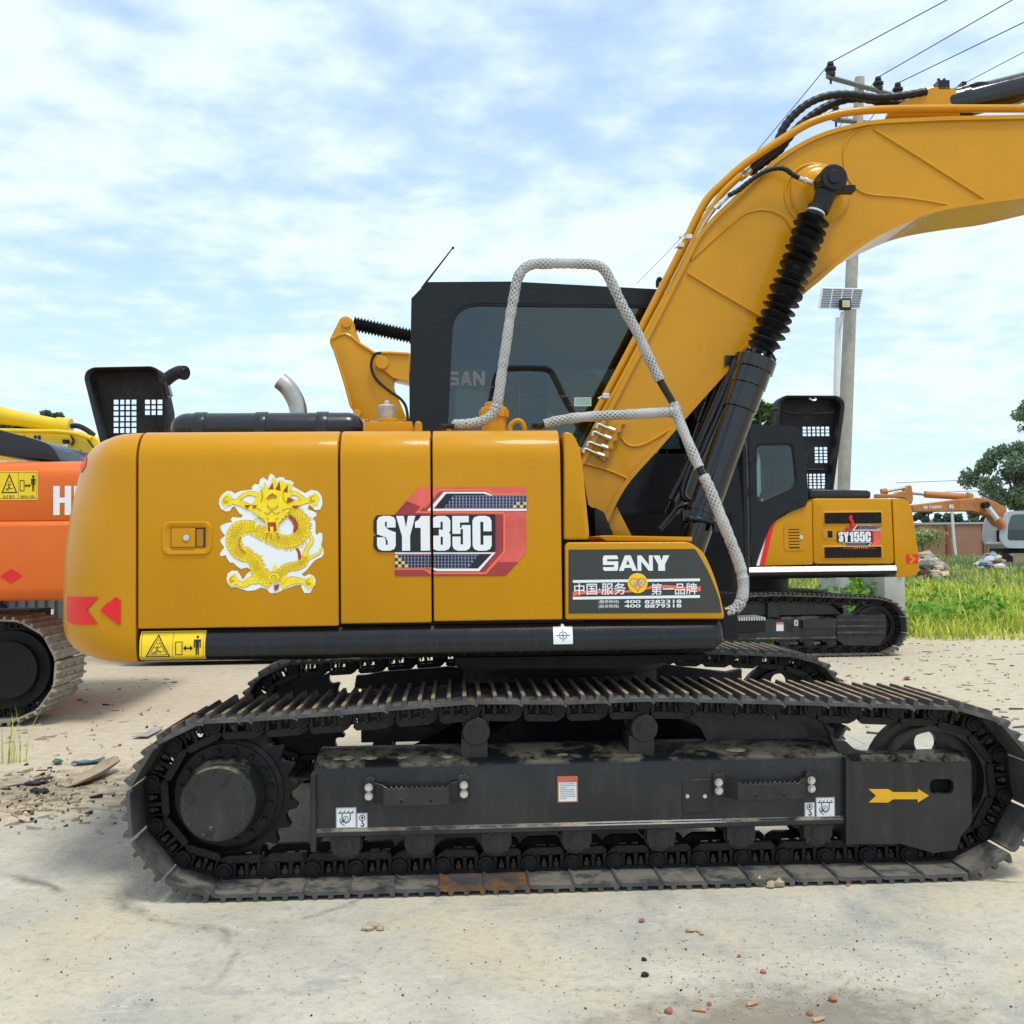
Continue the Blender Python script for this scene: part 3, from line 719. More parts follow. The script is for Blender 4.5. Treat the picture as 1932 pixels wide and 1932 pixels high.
d = Decal(-1.1295); (xa, zt), (xb, zb) = T(-1.13, [(1528, 975), (1668, 1150)], U2); w, h = xb-xa, zt-zb
d.poly([(xa, zb), (xb, zb), (xb, zt), (xa, zt)], 0, 0); d.poly([(xa+w*.06, zb+h*.04), (xb-w*.06, zb+h*.04), (xb-w*.06, zb+h*.76), (xa+w*.06, zb+h*.76)], 1, 1)
d.poly([(xa+w*.17, zb+h*.80), (xa+w*.31, zb+h*.80), (xa+w*.24, zb+h*.92)], 1, 2); lettering(d, '警告 WARNING', xa+w*.42, xa+w*.88, zb+h*.82, zb+h*.89, 1, 2, .01)
random.seed(3)
for i in range(9):
    x = xa+w*.12
    while x < xb-w*.2:
        l = random.uniform(.04, .12)*w; d.poly([(x, zb+h*(.69-i*.07)), (min(x+l, xb-w*.12), zb+h*(.69-i*.07)), (min(x+l, xb-w*.12), zb+h*(.715-i*.07)), (x, zb+h*(.715-i*.07))], 2, 2); x += l+.012*w
        if i in (2, 8) and x > xa+w*.4: break
d.build('warning_sticker', [M('orange_red_print', (.70, .17, .08), .4), WHT, GREYP], FR, recalc=False)
# ------------------------------------------------------------------ car body and slew ring
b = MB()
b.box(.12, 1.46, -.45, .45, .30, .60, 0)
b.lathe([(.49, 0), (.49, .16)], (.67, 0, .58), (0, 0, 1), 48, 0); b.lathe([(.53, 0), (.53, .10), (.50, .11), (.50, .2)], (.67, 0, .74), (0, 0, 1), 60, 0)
for s in (-1, 1):
    for xe, xi in ((.02, .42), (1.55, 1.12)):
        y0, y1 = s*.40, s*.90
        b.add([(xi-.16, y0, .36), (xi+.16, y0, .36), (xe+.17, y1, .30), (xe-.17, y1, .30), (xi-.13, y0, .59), (xi+.13, y0, .59), (xe+.13, y1, .48), (xe-.13, y1, .48)],
              [(3,2,1,0),(4,5,6,7),(0,1,5,4),(1,2,6,5),(2,3,7,6),(3,0,4,7)], 0)
b.build('car_body', DEEP, EXC, bevel=.004, seg=1)  # near-black colour puts the shade under the machine into these parts
b = MB(); b.prism(T(-.9, [(560,860),(830,735),(1560,735),(1690,755),(1690,640),(1570,575),(700,565),(790,640),(835,735)], U3), -.93, -.86); b.build('inner_plate', FRM, EXC, bevel=.004, seg=1)
for s, yq in ((-1, .30), (1, .30)):
    b = MB(); b.prism(T(yq, [(672,1275),(668,1300),(1400,1300),(1400,1262),(1372,1268),(1300,1260),(1240,1252),(1225,1262),(880,1262),(850,1258),(720,1268),(690,1274)]), yq, yq+.05); b.build('cross_member', BLKM, EXC, bevel=.004, seg=1)
    break
# ------------------------------------------------------------------ upper structure
Y0 = -1.22
def ux(u, v=1000, Y=Y0): return W(u, v, Y).x
def uz(u, v, Y=Y0): return W(u, v, Y).z
S1, S2, S3, S4 = ux(258), ux(640), ux(815), ux(1061)
ZT, ZB = uz(640, 813, -1.12), uz(640, 1175)
def side_profile(z0, z1, yi=-.50, r=.125, off=0.0, th=.03):
    Y = Y0-off
    o = [(Y, z0), (Y, z1-r)]
    for i in range(1, 9):
        t = math.radians(90*i/8); o.append((Y+r-r*math.cos(t), z1-r+r*math.sin(t)))
    o.append((yi, z1+.012)); o += [(yi, z1-th), (Y+r, z1-th), (Y+th, z1-r-.01), (Y+th, z0)]
    return o
def panel(name, x0, x1, z0, z1, **k):
    b = MB(); b.prismx(side_profile(z0, z1, **k), x0, x1)
    return b.build(name, YEL, EXC, bevel=.006, seg=3, ang=40)
core = MB(); core.box(ux(270), ux(1100), -1.185, 1.10, 1.0, 1.66); core.box(ux(270), 1.28, -1.16, 1.10, .955, 1.075)
core.box(ux(270), ux(1055), -1.06, .18, 1.6, 1.775)
core.build('swing_frame', DEEP, EXC)
g = .0042
door1 = panel('engine_door', S1+g, S2-g, ZB-.012, ZT); door2 = panel('side_panel', S2+g, S3-g, ZB-.004, ZT); door3 = panel('tank_panel', S3+g, S4-g, ZB, ZT)
deck = MB(); deck.box(S1+.01, ux(1058), -.50, .19, ZT-.05, ZT+.004); deck.box(S1+.01, 0.0, .19, 1.20, 1.05, ZT-.05); deck.build('deck_plate', YEL, EXC, bevel=.008)
# nose panel with its sloping rounded front
b = MB(); nose = roundpoly(T(Y0, [(1064,814),(1079,816),(1092,838),(1099,872),(1112,1006),(1111,1018),(1064,1018)]), [0,.03,.06,.06,.02,.02,0], 4)
b.prism(nose, Y0, -.72); b.build('nose_panel', YEL, EXC, bevel=.018, seg=3, ang=50)
# counterweight: plan curve swept over height
def cw_plan(s):
    """s 0..1 from the side seam round the back to the far side: point and normal"""
    xs, hw, dep, r = S1-g, 1.22, .375, .40
    seg = [('l', dep-r+.02), ('a', r*1.5708), ('b', 2*(hw-r)), ('a2', r*1.5708), ('l2', dep-r+.02)]
    tot = sum(q[1] for q in seg); d = s*tot; x0 = xs-dep
    for n_, l in seg:
        if d <= l+1e-9: break
        d -= l
    if n_ == 'l': return Vector((xs-d, -hw)), Vector((0, -1))
    if n_ == 'a':
        t = d/r; return Vector((xs-(dep-r+.02)-r*math.sin(t)*(dep/(dep)), -hw+r-r*math.cos(t))), Vector((-math.sin(t), -math.cos(t)))
    if n_ == 'b':
        y = -hw+r+d; bow = .05*(1-(y/(hw-r))**2); return Vector((xs-(dep+.02)-bow, y)), Vector((-1, 0))
    if n_ == 'a2':
        t = 1.5708-d/r; return Vector((xs-(dep-r+.02)-r*math.sin(t), hw-r+r*math.cos(t))), Vector((-math.sin(t), math.cos(t)))
    return Vector((xs-(dep-r+.02)+d, hw)), Vector((0, 1))
CWZ0, CWZ1 = uz(262, 1251), uz(230, 820, -1.05)
def cw_pt(s, z, out=0.0):
    """round bottom, round top edge, the back leaning forward towards the top"""
    p, n = cw_plan(s); k = min(1, s/.13, (1-s)/.13); k = k*k*(3-2*k); o = 0.0
    if z < CWZ0+.14: t = (CWZ0+.14-z)/.14; o += .13*(1-math.sqrt(max(1-t*t, 0)))*(.25+.75*k)
    zt = CWZ0+.35
    if z > zt: o += .10*((z-zt)/(CWZ1-zt))**1.6*k
    if z > CWZ1-.125: t = (z-CWZ1+.125)/.125; o += (.125-.03*k)*(1-math.sqrt(max(1-t*t, 0)))
    q = p-n*(o-out); return Vector((q.x, q.y, z))
def px(p):
    d = p-CAM; w = d.dot(FW); return Vector((966+F*d.dot(RT)/w, 966-F*d.dot(UP)/w))
zs = [CWZ0+.14*(1-math.cos(i/8*1.5708)) for i in range(8)]+[CWZ0+.14+(CWZ1-.125-CWZ0-.14)*i/14 for i in range(15)]+[CWZ1-.125+.125*math.sin(i/10*1.5708) for i in range(1, 11)]
b = MB(); NS = 72; rows = []
for z in zs: rows.append([cw_pt(i/NS, z) for i in range(NS+1)])
vs = [p for r in rows for p in r]; n1_ = NS+1
b.add(vs, [(j*n1_+i, j*n1_+i+1, (j+1)*n1_+i+1, (j+1)*n1_+i) for j in range(len(zs)-1) for i in range(NS)]
      + [list(range(n1_))[::-1], [(len(zs)-1)*n1_+i for i in range(n1_)], [j*n1_ for j in range(len(zs))]+[j*n1_+NS for j in range(len(zs)-1, -1, -1)]])
CW = b.build('counterweight', YEL, EXC, ang=50)
def cw_inv(u, v):
    """photo point -> (s, z) on the counterweight"""
    z = W(u, v, -1.15).z; s = 0
    for _ in range(5):
        z = min(max(z, CWZ0), CWZ1); ss = [i/600 for i in range(160)]; us = [px(cw_pt(q, z)).x for q in ss]; hi = ss[us.index(min(us))]; lo = 0.0
        for _ in range(30):
            m_ = (lo+hi)/2
            if px(cw_pt(m_, z)).x > u: lo = m_
            else: hi = m_
        s = (lo+hi)/2; z -= (v-px(cw_pt(s, z)).y)/480
    return s, min(max(z, CWZ0), CWZ1)
def cw_patch(name, polys, mats, out=.003):
    b = MB()
    for pts, mi, lay in polys:
        k = len(pts); fine = []
        for i in range(k):
            p, q = Vector(pts[i]), Vector(pts[(i+1) % k]); m_ = max(1, int((q-p).length/8)); fine += [tuple(p.lerp(q, j/m_)) for j in range(m_)]
        sz = [cw_inv(*p) for p in fine]; s0, s1 = min(p[0] for p in sz), max(p[0] for p in sz); n = 14
        for i in range(n):
            c = clipx(clipx(sz, s0+(s1-s0)*i/n, False), s0+(s1-s0)*(i+1)/n, True)
            if len(c) > 2: b.add([cw_pt(s, z, out+lay*.001) for s, z in c], [list(range(len(c)))], mi)
    return b.build(name, mats, CW, recalc=False)
def PK(k, pts): return [(k[0]+a*k[2], k[1]+b*k[2]) for a, b in pts]
KQ = (0, 1132.1, .26042)
cw_patch('reflector', [(PK(KQ, [(487,-25),(718,-22),(632,72),(712,178),(540,178),(490,150)]), 0, 0), (PK(KQ, [(840,-22),(876,0),(876,178),(858,178),(728,76),(775,25),(800,10)]), 0, 0)], [RED])
cw_patch('reflector', [(PK(K1, [(432,822),(462,818),(455,870),(432,908),(418,905),(420,850)]), 0, 0)], [RED])
# door latch
lt = MB(); X = T(Y0, [(305, 984), (401, 1047)]); (lx0, lz1), (lx1, lz0) = X
o_ = rrect(lx0, lx1, lz0, lz1, .03, 5); i_ = rrect(lx0+.016, lx1-.016, lz0+.016, lz1-.016, .022, 5)
for Yq, A, B in ((Y0-.007, rrect(lx0+.004, lx1-.004, lz0+.004, lz1-.004, .028, 5), i_),):
    n = len(o_); vs = [(x, Y0, z) for x, z in o_]+[(x, Yq, z) for x, z in A]+[(x, Yq+.002, z) for x, z in B]+[(x, Y0-.001, z) for x, z in rrect(lx0+.022, lx1-.022, lz0+.022, lz1-.022, .018, 5)]
    lt.add(vs, [(k*n+i, k*n+(i+1) % n, (k+1)*n+(i+1) % n, (k+1)*n+i) for k in range(3) for i in range(n)])
    lt.add([(x, Y0-.001, z) for x, z in rrect(lx0+.022, lx1-.022, lz0+.022, lz1-.022, .018, 5)], [list(range(n))])
q = T(Y0, [(322, 995), (389, 1033)]); lt.box(q[0][0], q[1][0], Y0-.0035, Y0, q[1][1], q[0][1], 1)
q = T(Y0, [(324, 997), (369, 1032)]); lt.box(q[0][0], q[1][0], Y0-.008, Y0, q[1][1], q[0][1], 0)
q = T(Y0, [(371, 999), (384, 1031)]); lt.box(q[0][0], q[1][0], Y0-.0045, Y0, q[1][1], q[0][1], 2)  # flat strip in darker yellow, the shade of a recess put into its colour
lat = lt.build('latch', [YEL, M('dark_gap', (.06, .025, .006), .7), M('recess_shade_yellow', (.40, .19, .012), .5)], door1, bevel=.0012, seg=1)
c = T(Y0, [(353, 1014.5)])[0]; b = MB(); b.cyl((c[0], Y0-.008, c[1]), (c[0], Y0-.013, c[1]), .013, .012, 18); b.cyl((c[0], Y0-.013, c[1]), (c[0], Y0-.015, c[1]), .008, .007, 6); b.build('lock', ZINC, lat)
# black side rail under the panels
b = MB(); rx0, rx1 = S1+.012, W(1369, 1200, -1.2).x
zr1, zr0 = uz(700, 1181), uz(700, 1243)
def rail_y(z):
    t = (z-zr0)/(zr1-zr0); return -1.222+(.032*((t-.45)/.55)**2 if t > .45 else .045*((.22-t)/.22)**2 if t < .22 else 0)
pf = [(rail_y(zr0+(zr1-zr0)*i/22), zr0+(zr1-zr0)*i/22) for i in range(23)]
b.prismx(pf+[(-1.02, zr1), (-1.02, zr0-.01), (-1.10, zr0-.01)], rx0, rx1-.05)
nv = len(pf); k = 7; vs = []
for j in range(k):
    t = math.radians(90*j/(k-1))
    for i, (y, z) in enumerate(pf):
        x = rx1-.05+.05*math.sin(t); cut = (1-math.cos(t))*.05; fz = max(0, .45-i/22)/.45
        vs.append((x-.10*fz*fz*(j/(k-1)), y+cut, z+fz*fz*.03*(j/(k-1))))
b.add(vs, [(j*nv+i, j*nv+i+1, (j+1)*nv+i+1, (j+1)*nv+i) for j in range(k-1) for i in range(nv-1)])
b.add([(rx1-.001, -1.17, zr1-.004), (rx1-.1, -1.02, zr1-.004), (rx1-.1, -1.02, zr0+.03), (rx1-.1, -1.17, zr0+.03)], [(0, 1, 2, 3)])
RAIL = b.build('side_rail', BLKP, EXC, ang=50)
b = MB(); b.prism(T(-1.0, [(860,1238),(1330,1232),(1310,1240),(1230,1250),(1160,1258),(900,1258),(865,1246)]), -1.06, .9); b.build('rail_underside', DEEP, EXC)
# warning sticker on the rail
def warn(d, xa, xb, za, zb, jp=False):
    w, h = xb-xa, zb-za
    def P(*q): return [(xa+w*i, za+h*j) for i, j in q]
    d.poly(P((0,0),(1,0),(1,1),(0,1)), 0, 0); d.line(P((.03,.05),(.97,.05),(.97,.95),(.03,.95)), h*.012, 1, 1, True); d.line(P((.505,.05),(.505,.95)), h*.012, 1, 1)
    k = .16 if jp else 0; sc = .82 if jp else 1
    def Q(*q): return P(*[(i, k+j*sc) for i, j in q])
    d.line(Q((.10,.12),(.46,.12),(.28,.86)), h*.040, 1, 1, True)
    if not jp: d.line(Q((.145,.185),(.415,.185),(.28,.73)), h*.018, 1, 1, True)
    d.line(Q((.27,.52),(.27,.36),(.25,.30),(.22,.24)), h*.028, 2, 1); d.line(Q((.27,.36),(.33,.25)), h*.025, 2, 1); d.line(Q((.22,.44),(.27,.42),(.33,.48)), h*.022, 2, 1)
    d.line(Q((.19,.22),(.26,.22),(.26,.28),(.19,.28)), h*.014, 2, 1, True); d.line(Q((.27,.30),(.38,.30)), h*.014, 2, 1); d.line(Q((.26,.60),(.29,.57),(.32,.60)), h*.018, 2, 1)
    d.line(Q((.55,.18),(.65,.18),(.65,.62),(.55,.62)), h*.028, 1, 1, True)
    d.line(Q((.69,.40),(.79,.40)), h*.05, 1, 1); d.poly(Q((.665,.40),(.71,.30),(.71,.50)), 1, 1); d.poly(Q((.815,.40),(.77,.30),(.77,.50)), 1, 1)
    mx, mz = .88, .5
    d.poly([(xa+w*mx+h*.045*math.cos(t*.5236), za+h*(k+.78*sc)+h*.05*math.sin(t*.5236)) for t in range(12)], 1, 1)
    d.poly(Q((.825,.70),(.935,.70),(.935,.42),(.915,.42),(.915,.62),(.91,.62),(.905,.16),(.885,.16),(.882,.42),(.878,.42),(.875,.16),(.855,.16),(.85,.62),(.845,.62),(.845,.42),(.825,.42)), 1, 1)
    if jp: lettering(d, 'はさまれ', xa+w*.12, xa+w*.42, za+h*.06, za+h*.17, 1, 1, .02); lettering(d, '旋回内立入禁止', xa+w*.56, xa+w*.93, za+h*.06, za+h*.16, 1, 1, .01)
d = Decal(-1.2245); d.bend = lambda z: rail_y(z)-.0025; (xa, zb_), (xb, za_) = T(-1.2245, [(263, 1192), (387, 1244)]); warn(d, xa, xb, za_, zb_); d.build('warning_sticker', [YELD, BLKD], RAIL, recalc=False)
d = Decal(-1.2245); d.bend = lambda z: rail_y(z)-.0025; (xa, zb_), (xb, za_) = T(-1.2245, [(1044, 1183), (1081, 1215)]); w, h = xb-xa, zb_-za_; cx, cz = (xa+xb)/2, (za_+zb_)/2
d.poly([(xa, za_), (xb, za_), (xb, zb_), (xa, zb_)], 0, 0); d.line([(cx-w*.36, cz), (cx+w*.36, cz)], h*.04, 1, 1); d.line([(cx, cz-h*.36), (cx, cz+h*.36)], h*.04, 1, 1)
for q in range(4): d.line([(cx+w*.2*math.cos(math.radians(q*90+15+i*10)), cz+h*.2*math.sin(math.radians(q*90+15+i*10))) for i in range(7)], h*.04, 1, 1)
d.build('lifting_sticker', [WHT, BLKD], RAIL, recalc=False)
# tool box with the service panel
b = MB(); bx = roundpoly(T(Y0, [(1066,1023),(1300,1022),(1327,1040),(1345,1078),(1358,1118),(1367,1160),(1366,1168),(1067,1169)]), [.02,.02,.03,.05,.05,.02,.01,.01], 4)
b.prism(bx, Y0, -.62); BOX = b.build('tool_box', YEL, EXC, bevel=.012, seg=3, ang=45)
b = MB(); b.prism(roundpoly(T(-1.17, [(1131,1012),(1140,1010),(1306,1013),(1306,1021),(1143,1020)]), .003, 2), -1.17, -.70); b.build('box_lid', YEL, EXC, bevel=.004)
d = Decal(Y0-.0018); d.poly(T(d.y0, [(85,230),(1345,222),(1370,250),(1420,335),(1470,425),(1510,510),(1555,620),(1590,720),(1607,800),(1615,860),(85,868)], KS), 0, 0)
def R(d, a, b_, c, e, k, lay, mi):
    (x0, z1), (x1, z0) = T(d.y0, [(a, b_), (c, e)], k); d.poly([(x0, z0), (x1, z0), (x1, z1), (x0, z1)], lay, mi); return x0, x1, z0, z1
for ch, x0, x1 in (('Z', 427, 582), ('A', 585, 770), ('N', 772, 928), ('Y', 930, 1095)):
    (xa, z1), (xb, z0) = T(d.y0, [(x0, 288), (x1, 440)], KS); glyph(d, ch, xa, z0, xb-xa, z1-z0, 2, 1, 0)
R(d, 128, 534, 1398, 544, KS, 1, 1); R(d, 128, 701, 1398, 711, KS, 1, 1)
d.poly(T(d.y0, [(128,650),(400,630),(620,640),(720,632),(720,655),(500,662),(300,668),(190,680),(128,698)], KS), 1, 2); d.poly(T(d.y0, [(850,618),(900,596),(1060,582),(1240,598),(1405,598),(1405,645),(1200,640),(1060,610),(900,622),(850,630)], KS), 1, 2)
for tx, a, c in (('中国·服务', 140, 657), ('第一品牌', 908, 1368)):
    (xa, z1), (xb, z0) = T(d.y0, [(a, 566), (c, 678)], KS); lettering(d, tx, xa, xb, z0, z1, 3, 1, .010)
c0 = T(d.y0, [(775, 564), (875, 564)], KS); r_ = c0[1][0]-c0[0][0]; cx, cz = c0[0]
d.poly(circ(cx, cz, r_, 32), 2, 3); hp = []
for i in range(28):
    t = 2*math.pi*i/28; hp.append((cx+r_*.78*math.sin(t)**3, cz-.04*r_+r_*.72*(13*math.cos(t)-5*math.cos(2*t)-2*math.cos(3*t)-math.cos(4*t))/16.5))
d.line(hp, r_*.09, 3, 2, True); d.poly([(cx-r_*.5, cz-r_*.25), (cx-.05*r_, cz-r_*.3), (cx+.05*r_, cz+r_*.2), (cx-r_*.4, cz+r_*.15)], 3, 4); d.poly([(cx+r_*.15, cz-r_*.2), (cx+r_*.5, cz-r_*.1), (cx+r_*.5, cz+r_*.3), (cx+r_*.1, cz+r_*.2)], 3, 4)
d.line([(cx-r_*.2, cz-r_*.4), (cx-r_*.05, cz+r_*.1), (cx+r_*.25, cz+r_*.5)], r_*.1, 4, 2); d.line([(cx+r_*.3, cz-r_*.5), (cx+r_*.05, cz-r_*.05), (cx-r_*.25, cz-r_*.1)], r_*.1, 4, 2)
for tx, a, c, y1, y0 in (('(服务热线)', 385, 588, 734, 768), ('(投诉热线)', 385, 588, 778, 814), ('400', 640, 806, 733, 764), ('8282318', 845, 1213, 733, 764), ('400', 640, 806, 776, 807), ('8879318', 845, 1213, 776, 807)):
    (xa, z1), (xb, z0) = T(d.y0, [(a, y1), (c, y0)], KS); lettering(d, tx, xa, xb, z0, z1, 2, 1, .02 if tx[0] in '48' else .005)
d.build('service_sign', [GRYD, WHT, ORL, YELD, CYAN], BOX, recalc=False)
# model badge over two panels
def badge(d, k, txt, gx):
    """layers: 0 red, 1 line, 2 dark; k crop mapping; gx glyph boxes; materials white, black, red, dark red, line, grid, gridline, yellow, grey"""
    P = lambda *q: T(d.y0, q, k)
    d.poly(roundpoly(P((372,370),(620,88),(640,78),(1778,78),(1786,90),(1788,775),(1575,1022),(1560,1030),(385,1035),(374,1025),(374,780),(300,770),(300,400)), .004, 2), 0, 2)
    d.poly(P((372,372),(500,225),(760,330),(760,372)), 1, 3); d.poly(P((1452,372),(1535,372),(1535,760),(1340,985),(780,985),(780,800),(1452,800)), 1, 3)
    d.poly(P((375,965),(700,965),(740,1010),(1350,1010),(1480,880),(1700,880),(1560,1028),(375,1032)), 1, 3)
    for ln in (((1786,150),(1420,150),(1360,105),(840,105),(615,345),(1530,350),(1550,370),(1550,770),(1350,1000),(755,1000),(690,955),(374,955)),): d.line(P(*ln), (P((0,0))[0][1]-P((0,20))[0][1]), 2, 4)
    d.poly(P((680,330),(850,130),(1330,130),(1400,165),(1786,165),(1786,330)), 2, 3)
    d.poly(P((720,332),(900,128),(1345,128),(1418,162),(1410,170),(1340,150),(920,150),(790,308),(1788,308),(1788,330)), 3, 0)
    d.poly(P((800,306),(930,145),(1330,145),(1375,165),(1010,168),(890,306)), 3, 1)
    d.poly(P((890,306),(1005,168),(1788,166),(1788,302)), 4, 6)
    d.poly(P((374,776),(1455,776),(1280,978),(820,978),(740,938),(740,925),(820,950),(1265,950),(1415,792),(374,792)), 4, 0); d.poly(P((790,795),(1412,795),(1270,945),(810,945),(760,930)), 3, 1)
    d.poly(P((374,800),(1278,800),(1160,940),(374,940)), 4, 6)
    for row in range(4):
        for i in range(25):
            x = 890+i*35.9; y = 172+row*33
            xmin = 1008-row*36-30
            if x >= xmin-5: d.poly(P((x+4,y),(x+31,y),(x+31,y+27),(x+4,y+27)), 5, 7 if (i+row) % 2 == 0 and i > 24-row-(1 if row > 1 else 0)*1 else 5)
            x = 374+i*36; y = 806+row*34
            if x+30 <= 1278-row*36: d.poly(P((x+3,y),(x+31,y),(x+31,y+28),(x+3,y+28)), 5, 7 if (i+row) % 2 == 0 and i <= row else 5)
    d.poly(roundpoly(P((180,378),(1452,370),(1452,772),(190,772),(146,720),(146,600),(178,596),(146,560),(146,430)), .006, 3), 6, 1)
    for ch, (x0, x1) in zip(txt, gx):
        (xa, z1), (xb, z0) = P((x0, 386), (x1, 757)); h = z1-z0
        glyph(d, ch, xa, z0, xb-xa, h, 8, 0, 1)
BADGE = [WHT, BLKD, REDP, REDD, ORL, BLUG, GRID, YELD, GREYP]
for dr, gp in ((door2, (S3-g-.001, 99)), (door3, (-99, S3+g+.001))):
    d = Decal(Y0-.0016, gp); badge(d, KY, 'SY135C', ((182, 385), (388, 597), (590, 752), (770, 972), (990, 1188), (1206, 1414)))
    d.build('model_badge', BADGE, dr, recalc=False)
# ------------------------------------------------------------------ dragon sticker
d = Decal(Y0-.0016)
def PD(*q): return T(d.y0, q, KD)
wu = PD((0, 0), (100, 0)); WU = (wu[1][0]-wu[0][0])/100
d.poly(PD(*[(840,100),(880,130),(905,175),(960,150),(1020,155),(1040,190),(1120,200),(1165,235),(1150,280),(1230,330),(1330,385),(1370,360),(1420,335),(1500,350),(1545,390),(1575,450),(1580,540),(1550,620),(1480,630),(1440,600),(1400,560),(1375,575),(1370,620),(1430,640),(1490,665),(1495,710),(1440,750),(1480,800),(1480,850),(1480,960),(1500,990),(1540,950),(1580,970),(1580,1060),(1560,1150),(1595,1200),(1600,1260),(1570,1310),(1480,1350),(1430,1400),(1360,1490),(1280,1560),(1320,1590),(1390,1555),(1450,1580),(1480,1630),(1480,1700),(1440,1760),(1400,1830),(1320,1830),(1285,1770),(1270,1710),(1180,1720),(1080,1760),(1000,1790),(920,1830),(820,1830),(770,1770),(690,1750),(600,1790),(500,1800),(400,1770),(330,1740),(260,1750),(210,1700),(190,1620),(210,1545),(270,1505),(350,1510),(390,1570),(430,1640),(480,1560),(550,1500),(490,1460),(400,1480),(340,1440),(290,1390),(240,1390),(200,1330),(180,1280),(110,1300),(95,1260),(160,1170),(110,1100),(100,1060),(170,1000),(110,920),(100,860),(180,820),(270,800),(250,760),(280,730),(400,740),(430,700),(380,680),(340,620),(310,575),(270,590),(240,640),(180,650),(110,610),(80,540),(85,470),(130,400),(200,350),(260,355),(310,390),(400,350),(500,340),(565,330),(560,290),(600,250),(660,260),(680,180),(720,155),(760,180),(790,205),(805,130)]), 0, 0)
rd = random.Random(5)
def sm2(pts, n=5): return [(p.x, p.y) for p in smooth([Vector((a, b, 0)) for a, b in pts], n)]
def ribbon(pts, ws, mi=1, lay=2, edge=True, scales=True, spikes=0):
    c = sm2(pts); k = len(c); wv = []
    for i in range(k):
        f = i/(k-1)*(len(ws)-1); a = int(min(f, len(ws)-2)); wv.append(ws[a]+(ws[a+1]-ws[a])*(f-a))
    c3 = PD(*c)
    if edge: d.line(c3, [w*WU*1.1+12*WU for w in wv], lay, 2)
    d.line(c3, [w*WU*1.1 for w in wv], lay+1, mi)
    for i in range(1, k-1):
        t = Vector((c[i+1][0]-c[i-1][0], c[i+1][1]-c[i-1][1])).normalized(); n = Vector((-t.y, t.x)); w = wv[i]
        if scales and w > 60:
            for q in ((-.36, -.12, .12, .36) if i % 2 else (-.24, 0, .24)):
                p = Vector(c[i])+n*w*q; r = w*.13
                d.line(PD(*[tuple(p+t*r*math.cos(a)+n*r*math.sin(a)) for a in (-1.5, -.8, 0, .8, 1.5)]), 6.5*WU, lay+2, 2)
        if spikes:
            p = Vector(c[i])+n*w*.45*spikes; tip = p+n*spikes*rd.uniform(50, 85)+t*rd.uniform(25, 55)
            d.poly(PD(tuple(p-t*26), tuple(p+t*26), tuple(tip+t*6)), lay-.2, 2); d.poly(PD(tuple(p-t*20), tuple(p+t*20), tuple(tip)), lay, 1)
ribbon([(1400,980),(1430,1080),(1360,1180),(1330,1290)], [20,40,50,70], scales=False)
ribbon([(1560,1180),(1540,1250),(1440,1300),(1350,1340)], [18,22,30,50], scales=False); ribbon([(1200,1180),(1240,1240),(1260,1350),(1280,1400)], [14,30,40,60], mi=3, scales=False)
ribbon([(1340,1290),(1300,1390),(1200,1440),(1080,1460),(980,1540),(900,1640)], [80,110,110,110,120,130])
ribbon([(620,860),(480,860),(360,890),(290,980),(280,1100),(330,1210),(420,1280),(540,1320),(610,1400),(640,1500),(720,1600),(850,1680)], [120,150,165,165,160,160,150,130,150,170,180,170], spikes=-1)
ribbon([(1050,640),(1180,700),(1270,800),(1285,920),(1220,1030),(1100,1085),(980,1070),(860,1020),(740,960),(620,900)], [110,170,190,180,170,160,150,130,130,130], spikes=-1)
ribbon([(1090,700),(1160,770),(1200,860),(1170,950)], [40,60,60,30], mi=3, edge=False, lay=4, scales=False)
ribbon([(400,1010),(370,1090),(400,1190),(470,1250)], [16,22,22,14], mi=2, edge=False, lay=5, scales=False)
for pts, ws in (([(660,420),(540,385),(430,420),(350,500)], [60,50,44,40]), ([(640,620),(500,580),(390,530),(250,500)], [80,80,70,60]), ([(1050,410),(1180,385),(1260,430),(1340,490)], [60,50,44,40]), ([(1080,570),(1220,530),(1330,500),(1400,490)], [80,80,60,60]),
                ([(640,1640),(540,1650),(440,1710),(330,1670)], [110,90,70,60]), ([(980,1720),(1130,1650),(1240,1655),(1360,1670)], [110,100,70,60])): ribbon(pts, ws, scales=False)
for x, y, r in ((200, 490, 78), (1455, 480, 80), (290, 1640, 70), (1395, 1680, 72)):
    d.poly(PD(*[(x+r*(1+.22*math.sin(5*t*.3307+x))*math.cos(t*.3307), y+r*1.15*(1+.22*math.sin(4*t*.3307))*math.sin(t*.3307)) for t in range(19)]), 5, 1)
    for q in range(3): d.line(PD(*[(x+r*(.2+.25*q)*math.cos(a*.6+q), y+r*(.2+.25*q)*math.sin(a*.6+q)) for a in range(6)]), 9*WU, 6, 2 if q else 3)
d.poly(PD((700,300),(650,430),(560,540),(620,600),(540,640),(650,700),(740,780),(780,900),(750,960),(820,960),(860,1060),(900,960),(960,960),(940,860),(990,760),(1060,690),(1130,600),(1070,560),(1120,480),(1110,340),(1160,260),(1040,235),(960,190),(940,260),(880,170),(850,150),(850,240),(800,330),(740,200),(740,330),(660,280)), 7, 1)
for p in ([(800,330),(860,230),(880,330)], [(900,330),(960,210),(980,350)], [(1010,360),(1080,260),(1080,380)], [(760,460),(860,380),(930,440),(860,520)], [(1080,440),(1180,480),(1060,540)], [(560,560),(640,560),(600,600)], [(450,560),(550,555),(490,610)], [(1130,570),(1250,560),(1200,620)]): d.poly(PD(*p), 8, 3 if len(p) == 3 else 2)
d.poly(PD(*[(865+75*math.cos(t*.4), 530+65*math.sin(t*.4)) for t in range(16)]), 9, 1); d.poly(PD((785,805),(905,805),(925,930),(880,945),(800,935)), 9, 3); d.poly(PD((825,870),(875,870),(870,985),(835,980)), 10, 1)
